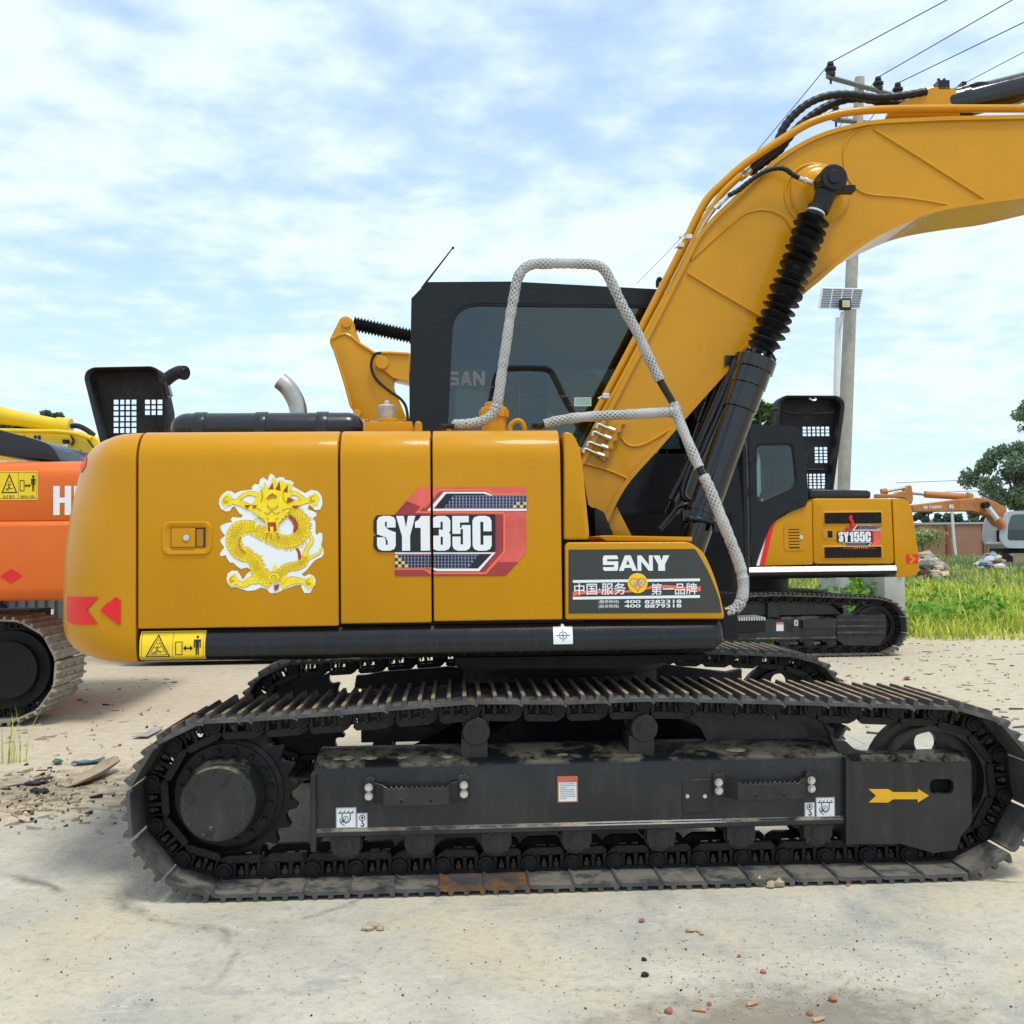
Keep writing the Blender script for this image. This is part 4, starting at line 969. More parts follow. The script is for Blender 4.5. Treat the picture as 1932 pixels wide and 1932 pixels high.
for p in ([(740,660),(790,690),(850,640),(910,690),(970,660)], [(770,745),(810,770)], [(900,770),(945,740)], [(780,560),(820,620),(900,620),(945,560)], [(700,640),(640,600),(560,600)], [(1000,640),(1080,600),(1140,610)], [(760,820),(720,760),(640,720)], [(950,830),(1000,770),(1060,740)], [(800,420),(860,400),(920,420)], [(700,330),(720,440),(690,520)], [(1030,330),(1010,440),(1050,520)], [(850,950),(850,1060)], [(790,950),(760,1040)], [(920,960),(960,1040)]): d.line(PD(*p), 11*WU, 10, 2)
for ex in (770, 935): d.poly(PD(*[(ex+16*math.cos(t*.8), 650+16*math.sin(t*.8)) for t in range(8)]), 11, 0); d.poly(PD(*[(ex+7*math.cos(t), 650+7*math.sin(t)) for t in range(6)]), 12, 2)
d.poly(PD(*[(885+75*math.cos(t*.4), 1610+72*math.sin(t*.4)) for t in range(16)]), 7, 1); d.line(PD(*[(885+(62-3.2*t)*math.cos(t*.6), 1610+(62-3.2*t)*math.sin(t*.6)) for t in range(18)]), 10*WU, 8, 2)
d.poly(PD((880,1720),(960,1700),(940,1780),(890,1800)), 8, 3); d.poly(PD((980,1640),(1040,1560),(1060,1620),(1010,1690)), 7, 1); d.poly(PD((860,1510),(890,1390),(930,1480),(900,1530)), 7, 1)
for i in range(26):  # mane and whiskers
    a = math.radians(-200+i*16.5); r0, r1 = (150, 210+rd.uniform(0, 70)); cx_, cy_ = 865, 640
    if 60 < (math.degrees(a) % 360) < 120: continue
    p0 = (cx_+r0*1.1*math.cos(a), cy_+r0*math.sin(a)); p1 = (cx_+r1*1.15*math.cos(a+.12), cy_+r1*math.sin(a+.12)); n_ = (-math.sin(a)*20, math.cos(a)*20)
    d.poly(PD((p0[0]-n_[0]*1.35, p0[1]-n_[1]*1.35), (p0[0]+n_[0]*1.35, p0[1]+n_[1]*1.35), (p1[0]*1.006, p1[1]*1.006)), 6.3, 2); d.poly(PD((p0[0]-n_[0], p0[1]-n_[1]), (p0[0]+n_[0], p0[1]+n_[1]), p1), 6.6, 1)
d.build('dragon_sticker', [WHT, GOLD, GOLDD, MARN], door1, recalc=False)
# ------------------------------------------------------------------ things on the deck
b = MB(); z0 = ZT-.01; q = T(-.72, [(314, 800), (684, 774)]); hx0, hx1, hz = q[0][0], q[1][0], q[1][1]
b.box(hx0, hx1, -.72, .05, z0, hz)
HOOD = b.build('engine_hood', HOODP, EXC, bevel=.075, seg=5, ang=60)
for x_ in (1040, 1365, 1690):
    x = T(-.72, [(x_, 600)], K1)[0][0]; b = MB(); b.prismx([(y, z) for y, z in rrect(-.7245, .0545, z0-.12, hz+.005, .079, 6)], x-.026, x+.026); b.build('hood_rib', HOODP, HOOD, bevel=.004, seg=2, ang=60)
b = MB(); q = T3([(1572,610),(1571,580),(1563,545),(1545,505),(1515,460),(1476,426)], K1, -.3); b.tube(smooth(q, 5), .042, 20); b.build('exhaust_pipe', STEEL, EXC)
b = MB(); Yc = -.85; q = T(Yc, [(162,1000),(418,1036)], K2); b.box(q[0][0], q[1][0], Yc-.05, Yc+.2, ZT-.01, q[0][1])
q2 = T(Yc, [(228,968),(338,1000)], K2); b.cyl(((q2[0][0]+q2[1][0])/2, Yc+.06, q[0][1]), ((q2[0][0]+q2[1][0])/2, Yc+.06, q2[0][1]), (q2[1][0]-q2[0][0])/2, n=24)
for x_ in (180, 375):
    p = T(Yc, [(x_, 995)], K2)[0]; b.cyl((p[0], Yc-.02, q[0][1]), (p[0], Yc-.02, q[0][1]+.012), .012, n=6, mi=1)
CAPB = b.build('breather_base', [YEL, BLKM], EXC, bevel=.003)
q3 = T(Yc+.06, [(245,905),(320,970)], K2); cx = (q3[0][0]+q3[1][0])/2; b = MB()
b.lathe([(.037, q3[1][1]-.01), (.039, q3[1][1]), (.039, q3[0][1]-.006), (.034, q3[0][1]), (.014, q3[0][1]+.002), (.013, q3[0][1]+.012), (.006, q3[0][1]+.02)], (cx, Yc+.06, 0), (0, 0, 1), 24); b.build('breather_cap', M('dull_cap', (.42, .38, .33), .6, metal=.3, var=.3, vs=30), CAPB)
b = MB(); Yf = -.62; q = T(Yf, [(775,918),(918,972),(793,895),(905,918),(790,972),(915,1040)], K2)
cx = (q[0][0]+q[1][0])/2; r_ = (q[1][0]-q[0][0])/2
b.lathe([(r_*.9, ZT-.02), (r_*.9, q[1][1]), (r_, q[1][1]), (r_, q[0][1]-.01), (r_*.95, q[0][1]), (r_*.7, q[0][1]), (r_*.7, q[2][1]), (r_*.5, q[2][1]+.004)], (cx, Yf, 0), (0, 0, 1), 28)
for a in range(10): b.box(cx+r_*math.cos(a*.628)-.006, cx+r_*math.cos(a*.628)+.006, Yf+r_*math.sin(a*.628)-.006, Yf+r_*math.sin(a*.628)+.006, q[1][1]+.003, q[0][1]-.012)
b.build('filler_cap', YEL, EXC, bevel=.002, seg=1)
for pts in ([(930,1045),(935,1010),(965,988),(992,995),(1008,1030),(1010,1045)], [(441,1045),(443,1008),(449,1003),(455,1010),(456,1045)]):
    b = MB(); b.tube(smooth(T3(pts, K2, -.95), 4), .011, 10); b.build('lifting_eye', YEL, EXC)
# handrail: painted tube in white net wrapping
Yh = -1.02
main = T3([(612,1014,-.98),(640,1008,-.98),(690,1006),(750,998),(800,982),(836,955),(858,915),(872,850),(890,720),(910,590),(930,450),(950,340),(965,260),(985,210),(1015,178),(1060,162),(1130,160),(1200,158),(1290,160),(1365,164),(1405,175),(1435,202),(1458,245),(1490,310),(1525,385),(1600,520),(1655,640),(1720,775),(1790,900)], K2, Yh)
low = [(1270,762),(1284,800),(1310,862),(1338,920),(1362,980),(1382,1030),(1394,1062),(1401,1090),(1402,1115),(1397,1136),(1386,1150),(1370,1157),(1352,1158)]
p2 = [W(u, v, Yh-.12*min(1, (v-762)/200)) for u, v in low]
b = MB(); b.tube(smooth(main[:-1]+p2, 4), .0155, 10); cross = T3([(1075,1016),(1110,1005),(1180,988),(1260,974),(1400,962),(1550,954),(1700,946),(1815,938)], K2, Yh)
b.tube(smooth(cross, 3), .0150, 10)
HR = b.build('handrail', BLKP, EXC)
def wobble(path, r, seed):
    rr = random.Random(seed); return [r*(1+rr.uniform(-.085, .085)) for _ in path]
def wrap(path, r, seed):
    P_ = smooth(path, 8); b = MB(); b.tube(P_, wobble(P_, r, seed), 14, uvlen=True); b.build('net_wrap', WRAP, HR, recalc=False)
wrap(main[1:-1], .0214, 1)
wrap([p2[0]]+p2[1:3]+[p2[2].lerp(p2[3], .35)], .0214, 2); wrap([p2[2].lerp(p2[3], .62)]+p2[3:-1], .0228, 3); wrap(cross[1:], .0208, 4)
wrap([cross[-2]+(cross[-1]-cross[-2])*.6, cross[-1], cross[-1]+(cross[-1]-cross[-2])*.12], .0245, 5)
for q0, q1 in (((568,1008),(640,1028)), ((1045,1002),(1110,1022))):
    a = T(-.98, [q0, q1], K2); b = MB(); b.box(a[0][0], a[1][0], -1.01, -.93, a[1][1], a[0][1]); b.box(a[0][0]+.02, a[1][0]-.01, -1.0, -.94, ZT-.01, a[1][1], 1); b.build('rail_foot', [BLKM, YEL], HR, bevel=.003, seg=1)
# ------------------------------------------------------------------ cab (far side of the machine)
YC, YD = .22, 1.17
CAB = part_empty('cab', EXC)
zc0 = 1.06
outer = T(YC, [(772,805),(776,563),(806,532),(966,531),(972,536),(1250,546)])
zr = outer[-1][1]; xl = outer[0][0]
prof = [(xl-.005, zc0)]+outer[:4]+[outer[5], (1.50, zr-.03), (1.56, zr-.14), (1.665, 1.85), (1.70, 1.45), (1.70, zc0)]
win = ccw(roundpoly(T(YC, [(838,860),(852,571),(1270,576),(1335,860)]), [.02,.14,.05,.05], 6))
b = MB(); b.prism(holed(ccw(prof), win), YC, YC+.05); b.build('side_wall', CABP, CAB)
b = MB()

k = len(win); inn = [(x+(.62-x)*.025, z+(2.2-z)*.03) for x, z in win]
b.add([(x, YC+.004, z) for x, z in win]+[(x, YC+.004, z) for x, z in inn]+[(x, YC+.03, z) for x, z in inn], [(j*k+i, j*k+(i+1) % k, (j+1)*k+(i+1) % k, (j+1)*k+i) for j in range(2) for i in range(k)])
seal = b.build('window_seal', RUB, CAB)
b = MB(); b.prism(win, YC+.015, YC+.020); b.build('side_window', GLS, CAB)
# frosted inner border of the glass
b = MB(); i2 = [(x+(.72-x)*.075, z+(2.15-z)*.12) for x, z in win]
b.add([(x, YC+.022, z) for x, z in win]+[(x, YC+.022, z) for x, z in i2], [(i, (i+1) % k, k+(i+1) % k, k+i) for i in range(k)]); b.build('window_border', M('frit_band', (.045, .044, .042), .5), CAB)
# far wall with door window, roof, rear wall, front frame
dw = ccw(roundpoly([(.72, 1.75), (.72, 2.45), (1.48, 2.45), (1.60, 1.75)], .08, 4)); rw = ccw(roundpoly([(.12, 2.05), (.12, 2.45), (.52, 2.45), (.52, 2.05)], .05, 4))
for wp, x0, x1 in ((dw, .62, 9), (rw, -9, .62)):
    pp = prof
    pp = clipx(clipx(prof, x0, False), x1, True)
    b = MB(); b.prism(holed(ccw(pp), wp), YD-.05, YD); b.build('door_wall' if x0 > 0 else 'rear_side_wall', CABP, CAB)
    b = MB(); b.prism(wp, YD-.03, YD-.025); b.build('side_window', GLS2, CAB)
b = MB()
for i in (1, 2, 3, 4, 5):  # roof and rear skins between the walls
    a, c = prof[i], prof[i+1]; n = Vector((c[1]-a[1], a[0]-c[0])).normalized()*-.03
    b.prism([a, c, (c[0]-n.x*1, c[1]-n.y*1) if False else (c[0]+(.7-c[0])*.04, c[1]-.035), (a[0]+(.7-a[0])*.04, a[1]-.035)], YC+.049, YD-.049)
b.box(xl, xl+.04, YC+.049, YD-.049, zc0, 1.95); b.box(xl, 1.70, YC+.049, YD-.049, zc0, zc0+.08)
b.box(xl, xl+.03, YC+.049, YC+.16, 1.9, prof[1][1]+.3); b.box(xl, xl+.03, YD-.16, YD-.049, 1.9, prof[1][1]+.3)
b.build('roof', CABP, CAB)
b = MB()
for y in (YC+.03, YD-.03): b.tube([(1.70, y, 1.1), (1.70, y, 1.45), (1.70, y, 1.85), (1.56, y, zr-.14), (1.50, y, zr-.05)], .032, 8)
for p in ((1.70, 1.12), (1.735, 1.62), (1.52, zr-.08)): b.tube([(p[0], YC+.03, p[1]), (p[0], YD-.03, p[1])], .028, 8)
b.build('front_frame', BLKM, CAB)
b = MB(); b.add([(1.705, YC+.05, 1.1), (1.705, YD-.05, 1.1), (1.705, YD-.05, 1.45), (1.705, YD-.05, 1.85), (1.565, YD-.05, zr-.14), (1.565, YC+.05, zr-.14), (1.705, YC+.05, 1.85), (1.705, YC+.05, 1.45)], [(0,1,2,7),(7,2,3,6),(6,3,4,5)]); b.build('windscreen', GLS2, CAB)
b = MB(); b.prism(roundpoly([(.48,1.10),(.95,1.10),(1.0,1.52),(.55,1.50)], .05), .50, .98); b.prism(roundpoly([(.40,1.45),(.56,1.45),(.50,2.28),(.34,2.28)], .06), .52, .96); b.prism(roundpoly([(.33,2.26),(.47,2.26),(.46,2.50),(.34,2.50)], .05), .60, .88)
b.box(.95, 1.35, .42, .50, 1.15, 1.62); b.box(.95, 1.35, .98, 1.06, 1.15, 1.62)
b.tube([(1.2, .46, 1.6), (1.22, .46, 1.75)], .015, 8); b.tube([(1.2, 1.02, 1.6), (1.22, 1.02, 1.75)], .015, 8)
b.build('operator_seat', BLKM, CAB, bevel=.01)
(xa, z1), (xb, z0) = T(YC+.013, [(1271, 867), (1357, 908)], K2)
d = Decal(YC+.0135); d.poly([(xa, z0), (xb, z0), (xb, z1), (xa, z1)], 0, 0); d.line([(xa, z0), (xb, z0), (xb, z1), (xa, z1)], .004, 1, 1, True); d.build('window_sticker', [M('mint_print', (.30, .56, .46), .5), WHT], CAB, recalc=False)
# outlines of notices printed on the glass, and letters stuck on the far window
d = Decal(YC+.0135)
for q in (((781,1035),(781,812),(979,808),(979,1035)), ((981,850),(1270,856)), ((985,1000),(1180,1000)), ((1205,940),(1205,860),(1265,858),(1265,905),(1240,905))): d.line(T(d.y0, q, K2), .0028, 0, 0)
(xa, z1), (xb, z0) = T(d.y0, [(600, 728), (862, 802)], K2)
for i, ch in enumerate('SANY'):
    if i == 3: continue
    w_ = (xb-xa)/4
    if ch == 'S': d.line([(xa+w_*.94*a, z0+(z1-z0)*c) for a, c in ((.96,.88),(.12,.88),(.12,.52),(.86,.48),(.86,.12),(.04,.12))], (z1-z0)*.22, 0, 1)
    else: (lambda g_: [d.poly([(xa+i*w_*1.04+a*w_*.94, z0+c*(z1-z0)) for a, c in g_[0]], 0, 1)])(GLY['Z' if ch == 'S' else ch][0])
d.build('window_lettering', [M('grey_line', (.10, .105, .105), .6), M('faint_letter', (.135, .155, .165), .6)], CAB, recalc=False)
b = MB(); q = T3([(803,534),(854,468)], None, .4); b.tube([q[0]-Vector((.02, 0, .03)), q[0], q[1]], [.008, .006, .0035], 8); b.cyl(q[1]-Vector((0, 0, .004)), q[1]+Vector((.004, 0, .006)), .007, n=10); b.build('antenna', BLKM, CAB)
b = MB(); b.tube(smooth(T3([(1708,285),(1708,255),(1716,238),(1726,245),(1728,285)], K2, YC+.2), 4), .010, 8); b.build('roof_eye', BLKM, CAB)
# ------------------------------------------------------------------ boom
BY0, BY1 = -.28, .12
BOOM = part_empty('boom', EXC)
top = [(1097,876),(1130,812),(1180,716),(1240,600),(1290,502),(1317,449),(1345,415),(1378,384),(1424,339),(1470,300),(1519,270),(1562,252),(1607,240),(1653,232),(1725,228),(1798,225),(1932,222.5),(2040,220)]
bot = [(2040,346),(1932,371),(1866,380),(1790,392),(1740,405),(1691,426),(1650,446),(1612,470),(1578,497),(1545,526),(1510,555),(1475,588),(1440,622),(1405,660),(1370,698),(1330,742),(1298,778),(1240,844),(1187,903),(1160,945),(1142,986),(1125,965),(1110,952)]
plate = T(BY0, top+bot)
b = MB(); b.prism(ccw(plate), BY0, BY1); b.build('boom_body', YEL2, BOOM, ang=25)
tt = T(BY0, top); bb = T(BY0, bot[:21])
def strip(name, pts, w, y0, y1, off):
    b = MB(); q = stroke(pts, w)
    k = len(pts); L_ = [q[0][0]]+[s_[1] for s_ in q]; R_ = [q[0][3]]+[s_[2] for s_ in q]
    vs = [(x, y0, z) for x, z in L_]+[(x, y0, z) for x, z in R_]+[(x, y1, z) for x, z in R_]+[(x, y1, z) for x, z in L_]
    b.add(vs, [(j*k+i, j*k+i+1, ((j+1) % 4)*k+i+1, ((j+1) % 4)*k+i) for j in range(4) for i in range(k-1)]+[(0, k, 2*k, 3*k), (k-1, 4*k-1, 3*k-1, 2*k-1)])
    return b.build(name, YEL2, BOOM, ang=25)
strip('top_flange', [(p.x, p.y) for p in smooth([Vector((a, c, 0)) for a, c in tt], 3)], .020, BY0-.016, BY1+.016, 0)
strip('bottom_flange', [(p.x, p.y) for p in smooth([Vector((a, c, 0)) for a, c in bb], 3)], .022, BY0-.016, BY1+.016, 0)
def bead(k, pts, r=.0065, close=False, n=5):
    P_ = T3(pts, k, BY0-.001); b = MB(); b.tube(smooth(P_, n), r, 8); return b.build('weld_bead', YEL2, BOOM)
bead(K4, [(1190,475),(1470,650),(1755,832)], .008); bead(K4, [(1200,455),(1120,478),(1075,505),(1047,555),(1040,620),(1050,690),(1080,745),(1130,785),(1190,800),(1300,808),(1450,828),(1600,857)])
bead(K4, [(268,1185),(440,1290),(625,1398)], .008); bead(K4, [(285,1120),(340,1070),(440,980),(540,900),(590,880),(640,873),(700,885),(750,915),(785,965)])
bead(K2, [(1820,1003),(1730,1060),(1650,1105),(1590,1122),(1545,1110),(1515,1075)], .007); bead(K2, [(1320,1212),(1450,1250),(1565,1300)], .007)
bead(K4, [(900+150*math.cos(t*.3307), 796+152*math.sin(t*.3307)) for t in range(20)], .007, n=3)
# pin boss
pc = W(K4[0]+868*K4[2], K4[1]+815*K4[2], BY0); pe = W(1566, 342.5, -.42)
c = W(K4[0]+890*K4[2], K4[1]+790*K4[2], BY0)
b = MB(); b.lathe([(.155, -.004), (.150, .012), (.135, .018), (.115, .022), (.098, .045), (.080, .085), (.074, .10)], (pe.x, BY0, pe.z-.012), (0, -1, 0), 40); b.build('pin_boss', YEL2, BOOM, ang=60)
# foot bracket on the machine frame, and side plate under the boom
b = MB(); b.prism(T(-.24, [(1425,1520),(1490,1440),(1572,1600),(1425,1600)], K2), -.26, -.22); b.build('boom_bracket', YEL2, EXC, bevel=.004)
b = MB(); b.prism(T(.06, [(1345,1430),(1490,1440),(1572,1600),(1345,1600)], K2), .04, .08); b.build('boom_bracket', YEL2, EXC, bevel=.004)
b = MB(); b.prism(T(-.35, [(1345,1450),(1395,1475),(1445,1590),(1350,1620)], K2), -.55, -.30); b.build('bracket_cover', BLKM, EXC, bevel=.006)
# boom cylinders
def cylinder(yc, front):
    a = W(1566, 342.5, -.42); d0 = W(1432, 672, -.42); d1 = W(1318, 990, -.42)
    a, d0, d1 = (Vector((p.x, yc, p.z)) for p in (a, d0, d1)); ax = (d0-d1).normalized(); d1 = d1-ax*.30
    ce = part_empty('boom_cylinder', EXC)
    b = MB(); b.cyl(d1, d0-ax*.03, .072, n=28); b.lathe([(.072, 0), (.079, .004), (.079, .12), (.084, .125), (.084, .20), (.092, .205), (.092, .262), (.078, .275), (.04, .277)], d0-ax*.277, ax, 28)
    for q in (.10, .75):
        p = d1+ax*(.30+q*.45); 
    p = d1+ax*.36; b.lathe([(.072, 0), (.080, .002), (.080, .028), (.072, .030)], p, ax, 28)
    x_, y_ = frame_of(ax)
    for q in range(10):
        t = q*.628; p = d0+(x_*math.cos(t)+y_*math.sin(t))*.074; b.cyl(p-ax*.01, p+ax*.01, .010, n=6)
    b.build('barrel', BLKG, ce, ang=40)
    b = MB(); b.cyl(d0, a, .034, n=16); b.build('rod', M('chrome_rod', (.55, .55, .55), .15, metal=.9), ce)
    b = MB(); s = -1 if front else 1
    b.cyl((a.x, yc+.055*s*-1, a.z), (a.x, yc+.055*s, a.z), .066, n=32); b.cyl((a.x, yc+.055*s, a.z), (a.x, yc+.064*s, a.z), .062, .060, 32); b.cyl((a.x, yc+.064*s, a.z), (a.x, yc+.072*s, a.z), .034, .033, 28)
    b.cyl(a+ax*-.06, a-ax*.16, .05, .044, 20); b.box(a.x+.03, a.x+.115, yc-.03, yc+.03, a.z-.055, a.z-.025)
    b.build('rod_eye', RUB, ce, bevel=.002, seg=1)
    if front:
        p0 = W(K4[0]+893*K4[2], K4[1]+905*K4[2], yc); p1 = d0+ax*.012; n = 17; b = MB(); pr = []
        Lb = (p1-p0).length; rr = random.Random(4)
        vs = []; NB = 30; rings = []
        for i in range(n*4+1):
            q = i % 4; k_ = i//4; f = i/(n*4); bow = .012*math.sin(f*3.14)
            r = (.042, .060, .081, .060)[q]*(1+.06*rr.uniform(-1, 1)) if f < .86 else (.047, .064, .086, .064)[q]*(1+.14*rr.uniform(-1, 1))
            skew = .010*math.sin(k_*1.9)+(.018*math.sin(k_*3.1) if f > .82 else 0)
            rings.append((p0.lerp(p1, f)+Vector((bow, 0, 0)), r, skew))
        d_ = (p1-p0).normalized(); ux_, uy_ = frame_of(d_)
        for pos, r, sk in rings:
            for j in range(NB):
                t = 2*math.pi*j/NB; vs.append(pos+(ux_*math.cos(t)+uy_*math.sin(t))*r*(1+.03*math.sin(3*t+sk*300))+d_*sk*math.cos(t+sk*80))
        b.add(vs, [(i*NB+j, i*NB+(j+1) % NB, (i+1)*NB+(j+1) % NB, (i+1)*NB+j) for i in range(len(rings)-1) for j in range(NB)])
        b.build('bellows', RUB, ce, ang=24, recalc=True)
        b = MB(); b.cyl(p0+d_*-.05, p0+d_*.0, .046, n=24); b.cyl(p0+d_*-.024, p0+d_*-.014, .0475, n=24, mi=1); b.build('hose_clamp', [RUB, ZINC], ce)
        b = MB(); b.lathe([(.050, -.02), (.058, .0), (.052, .012), (.03, .012)], p1, d_, 24); b.build('bellows_collar', RUB, ce)
    return ce
cylinder(-.42, True); cylinder(.26, False)
# pipes alongside the cylinder
b = MB()
for pts, r, Y in (([(375,140),(300,330),(180,600),(95,820),(95,890),(150,915),(175,890)], .017, -.33), ([(330,190),(280,330),(120,700),(20,900)], .026, -.25), ([(150,925),(70,935),(30,980),(-40,1060)], .014, -.36), ([(400,120),(310,370),(230,560),(170,700)], .013, -.36), ([(120,1000),(200,1010),(285,1040)], .012, -.50)):
    b.tube(smooth(T3(pts, K3, Y), 5), r, 10)
for q in ((410, 130, -.36), (115, 985, -.44), (285, 1045, -.50), (345, 150, -.28)):
    p = W(K3[0]+q[0]*K3[2], K3[1]+q[1]*K3[2], q[2]); b.box(p.x-.03, p.x+.03, p.y-.02, p.y+.02, p.z-.025, p.z+.025)
b.build('cylinder_pipes', BLKP, EXC, bevel=.003, seg=1)
# arm cylinder and its bracket
b = MB(); b.prism(T(-.05, [(1225,440),(1240,405),(1290,375),(1350,345),(1400,318),(1440,300),(1520,296),(1555,310),(1575,345),(1580,440)], K4), -.13, -.09); b.prism(T(.0, [(1225,440),(1290,375),(1400,318),(1440,300),(1520,296),(1555,310),(1575,345),(1580,440)], K4), .00, .04); b.build('cylinder_bracket', YEL2, BOOM, bevel=.003, seg=1)
ACY = part_empty('arm_cylinder', EXC)
a0 = W(K4[0]+1570*K4[2], K4[1]+358*K4[2], -.05); a1 = W(K4[0]+1932*K4[2], K4[1]+268*K4[2], -.05); ax = (a1-a0).normalized()
b = MB(); b.lathe([(.05, -.08), (.075, -.06), (.085, -.03), (.085, .05), (.088, .052), (.088, .085), (.078, .09), (.078, 1.5), (.06, 1.5)], a0, ax, 32); b.build('barrel', BLKG, ACY, ang=40)
b = MB()
p = W(K4[0]+1525*K4[2], K4[1]+262*K4[2], -.1); b.box(p.x-.032, p.x+.028, p.y-.03, p.y+.03, p.z-.030, p.z+.020)
for e in (-.016, .014): b.cyl((p.x+e, p.y, p.z+.02), (p.x+e, p.y, p.z+.04), .008, n=8)
p = W(K4[0]+1638*K4[2], K4[1]+265*K4[2], -.1); b.box(p.x-.012, p.x+.012, -.10, .0, p.z-.05, p.z+.03)
b.tube(smooth(T3([(1580,290),(1630,272),(1690,252),(1740,250),(1760,256),(1700,275),(1800,250),(1940,225)], K4, -.1), 3), .012, 8); b.build('valve_block', BLKP, ACY, bevel=.003, seg=1)
# steel pipes on the boom and the hoses
def pipe(pts, k, Y, r, mat, name, par=BOOM, n=5, sm=8):
    b = MB(); b.tube(smooth(T3(pts, k, Y), sm), r, 12); return b.build(name, mat, par)
pipe([(1285,1170,-.20),(1310,1135,-.20)], K2, -.2, .019, YEL2, 'boom_pipe')
pipe([(228,1010),(232,1010)], K4, -.2, .01, YEL2, 'pipe_clip')
pipe([(-200,1912),(-60,1650),(60,1420),(160,1225),(250,1050),(310,920),(370,815),(440,745),(540,655),(640,585),(740,520),(850,455),(930,422),(1010,400),(1090,387),(1200,378),(1360,373),(1500,372),(1932,372),(2100,372)], K4, -.16, .0205, YEL2, 'boom_pipe', sm=5)
pipe([(-190,1960),(-20,1650),(100,1420),(200,1235),(285,1065),(340,940),(400,850),(450,780),(530,705)], K4, -.20, .017, YEL2, 'boom_pipe', sm=5)
pipe([(-160,1980),(20,1620),(130,1405),(250,1160),(305,1040),(345,950),(400,870),(440,830),(475,800)], K4, -.26, .0095, STEEL, 'grease_pipe', sm=5)
for k, x, y, r in ((K4, 275, 1008, .011), (K4, 235, 1050, .010), (K2, 1435, 858, .013), (K4, 420, 855, .008), (K4, 450, 820, .008)):
    b = MB(); p = W(k[0]+x*k[2], k[1]+y*k[2], -.27); b.box(p.x-r*1.3, p.x+r*1.3, -.285, -.245, p.z-r, p.z+r)
    b.cyl((p.x-r, -.26, p.z), (p.x-r*2.8, -.26, p.z+r*-.9), r*.5, n=8); b.build('pipe_clamp', ZINC, BOOM, bevel=.002, seg=1)
b = MB(); X = T(-.30, [(1500,1000),(1535,1000),(1440,1205),(1402,1185)], K2); b.prism(X, -.30, BY0+.002)
for x, y in ((1528,1014),(1505,1055),(1483,1100),(1460,1143),(1440,1187)):
    p = T(-.30, [(x, y)], K2)[0]; b.cyl((p[0], -.30, p[1]), (p[0], -.308, p[1]), .009, n=6, mi=1)
b.build('clip_plate', [YEL2, M('brown_bolt', (.20, .11, .05), .6, metal=.3)], BOOM)
for (x0, y0), (x1, y1) in (((1395,1005),(1470,1035)), ((1372,1045),(1448,1078)), ((1345,1100),(1432,1128)), ((1325,1135),(1412,1170))):
    b = MB(); b.tube(smooth(T3([(x0-8,y0+22),(x0,y0),((x0+x1)/2,(y0+y1)/2),(x1,y1)], K2, -.30), 4), .007, 8); p = W(K2[0]+x1*K2[2], K2[1]+y1*K2[2], -.30); b.cyl(p-Vector((.02, 0, -.008)), p+Vector((.012, 0, -.004)), .012, n=6); b.build('grease_line', ZINC, BOOM)
def hose(pts, k, Y, r, name='hydraulic_hose'):
    P_ = smooth(T3(pts, k, Y), 24); o = [P_[0]]
    step = r*.55; acc = 0; 
    for i in range(1, len(P_)):
        acc += (P_[i]-P_[i-1]).length
        if acc >= step: o.append(P_[i]); acc = 0
    b = MB(); b.tube(o, [r*(1.0 if i % 3 else .86) for i in range(len(o))], 12); return b.build(name, RUB, BOOM, ang=60)
hose([(585,672),(640,620),(700,562),(725,505),(755,450),(800,398),(860,350),(930,318),(1010,303),(1090,305),(1200,318),(1320,310),(1450,288)], K4, -.13, .021)
hose([(575,690),(650,635),(720,580),(765,520),(810,470),(880,410),(960,360),(1050,327),(1140,322),(1250,345),(1330,350),(1420,352)], K4, -.06, .023)
hose([(470,803),(520,775),(570,735),(640,688),(700,668),(750,672),(790,700),(825,718)], K4, -.34, .0125)
for p0, p1, Y, r in (((525,720),(580,672),-.12,.018), ((400,868),(472,803),-.30,.011), ((820,716),(882,738),-.38,.012), ((1440,292),(1480,280),-.1,.018)):
    q = T3([p0, p1], K4, Y); b = MB(); b.cyl(q[0], q[1], r, n=12); b.cyl(q[0].lerp(q[1], .35), q[0].lerp(q[1], .6), r*1.25, n=6); b.build('hose_fitting', ZINC, BOOM)
# dark front of the swing frame and tank side beside the cab
b = MB(); b.box(1.33, 1.52, -.35, .20, 1.0, 1.10); b.box(1.0, 1.60, .10, .20, 1.0, 1.5); b.build('front_deck', DEEP, EXC)
q = T3([(1375,1160),(1425,1166)], None, -.95); b = MB(); 
ss = T(-.6, [(1372,1166),(1427,1160),(1428,1187),(1372,1190)]); b.prism(ss, -.75, -.60); b.build('front_step', BLKM, EXC, bevel=.004, seg=1)
b = MB(); a, c = ss[0], ss[1]
for i in range(12):
    x = a[0]+(c[0]-a[0])*i/12; b.box(x, x+.007, -.752, -.60, a[1]-.002, a[1]+.012)
b.build('step_teeth', ZINC, EXC)
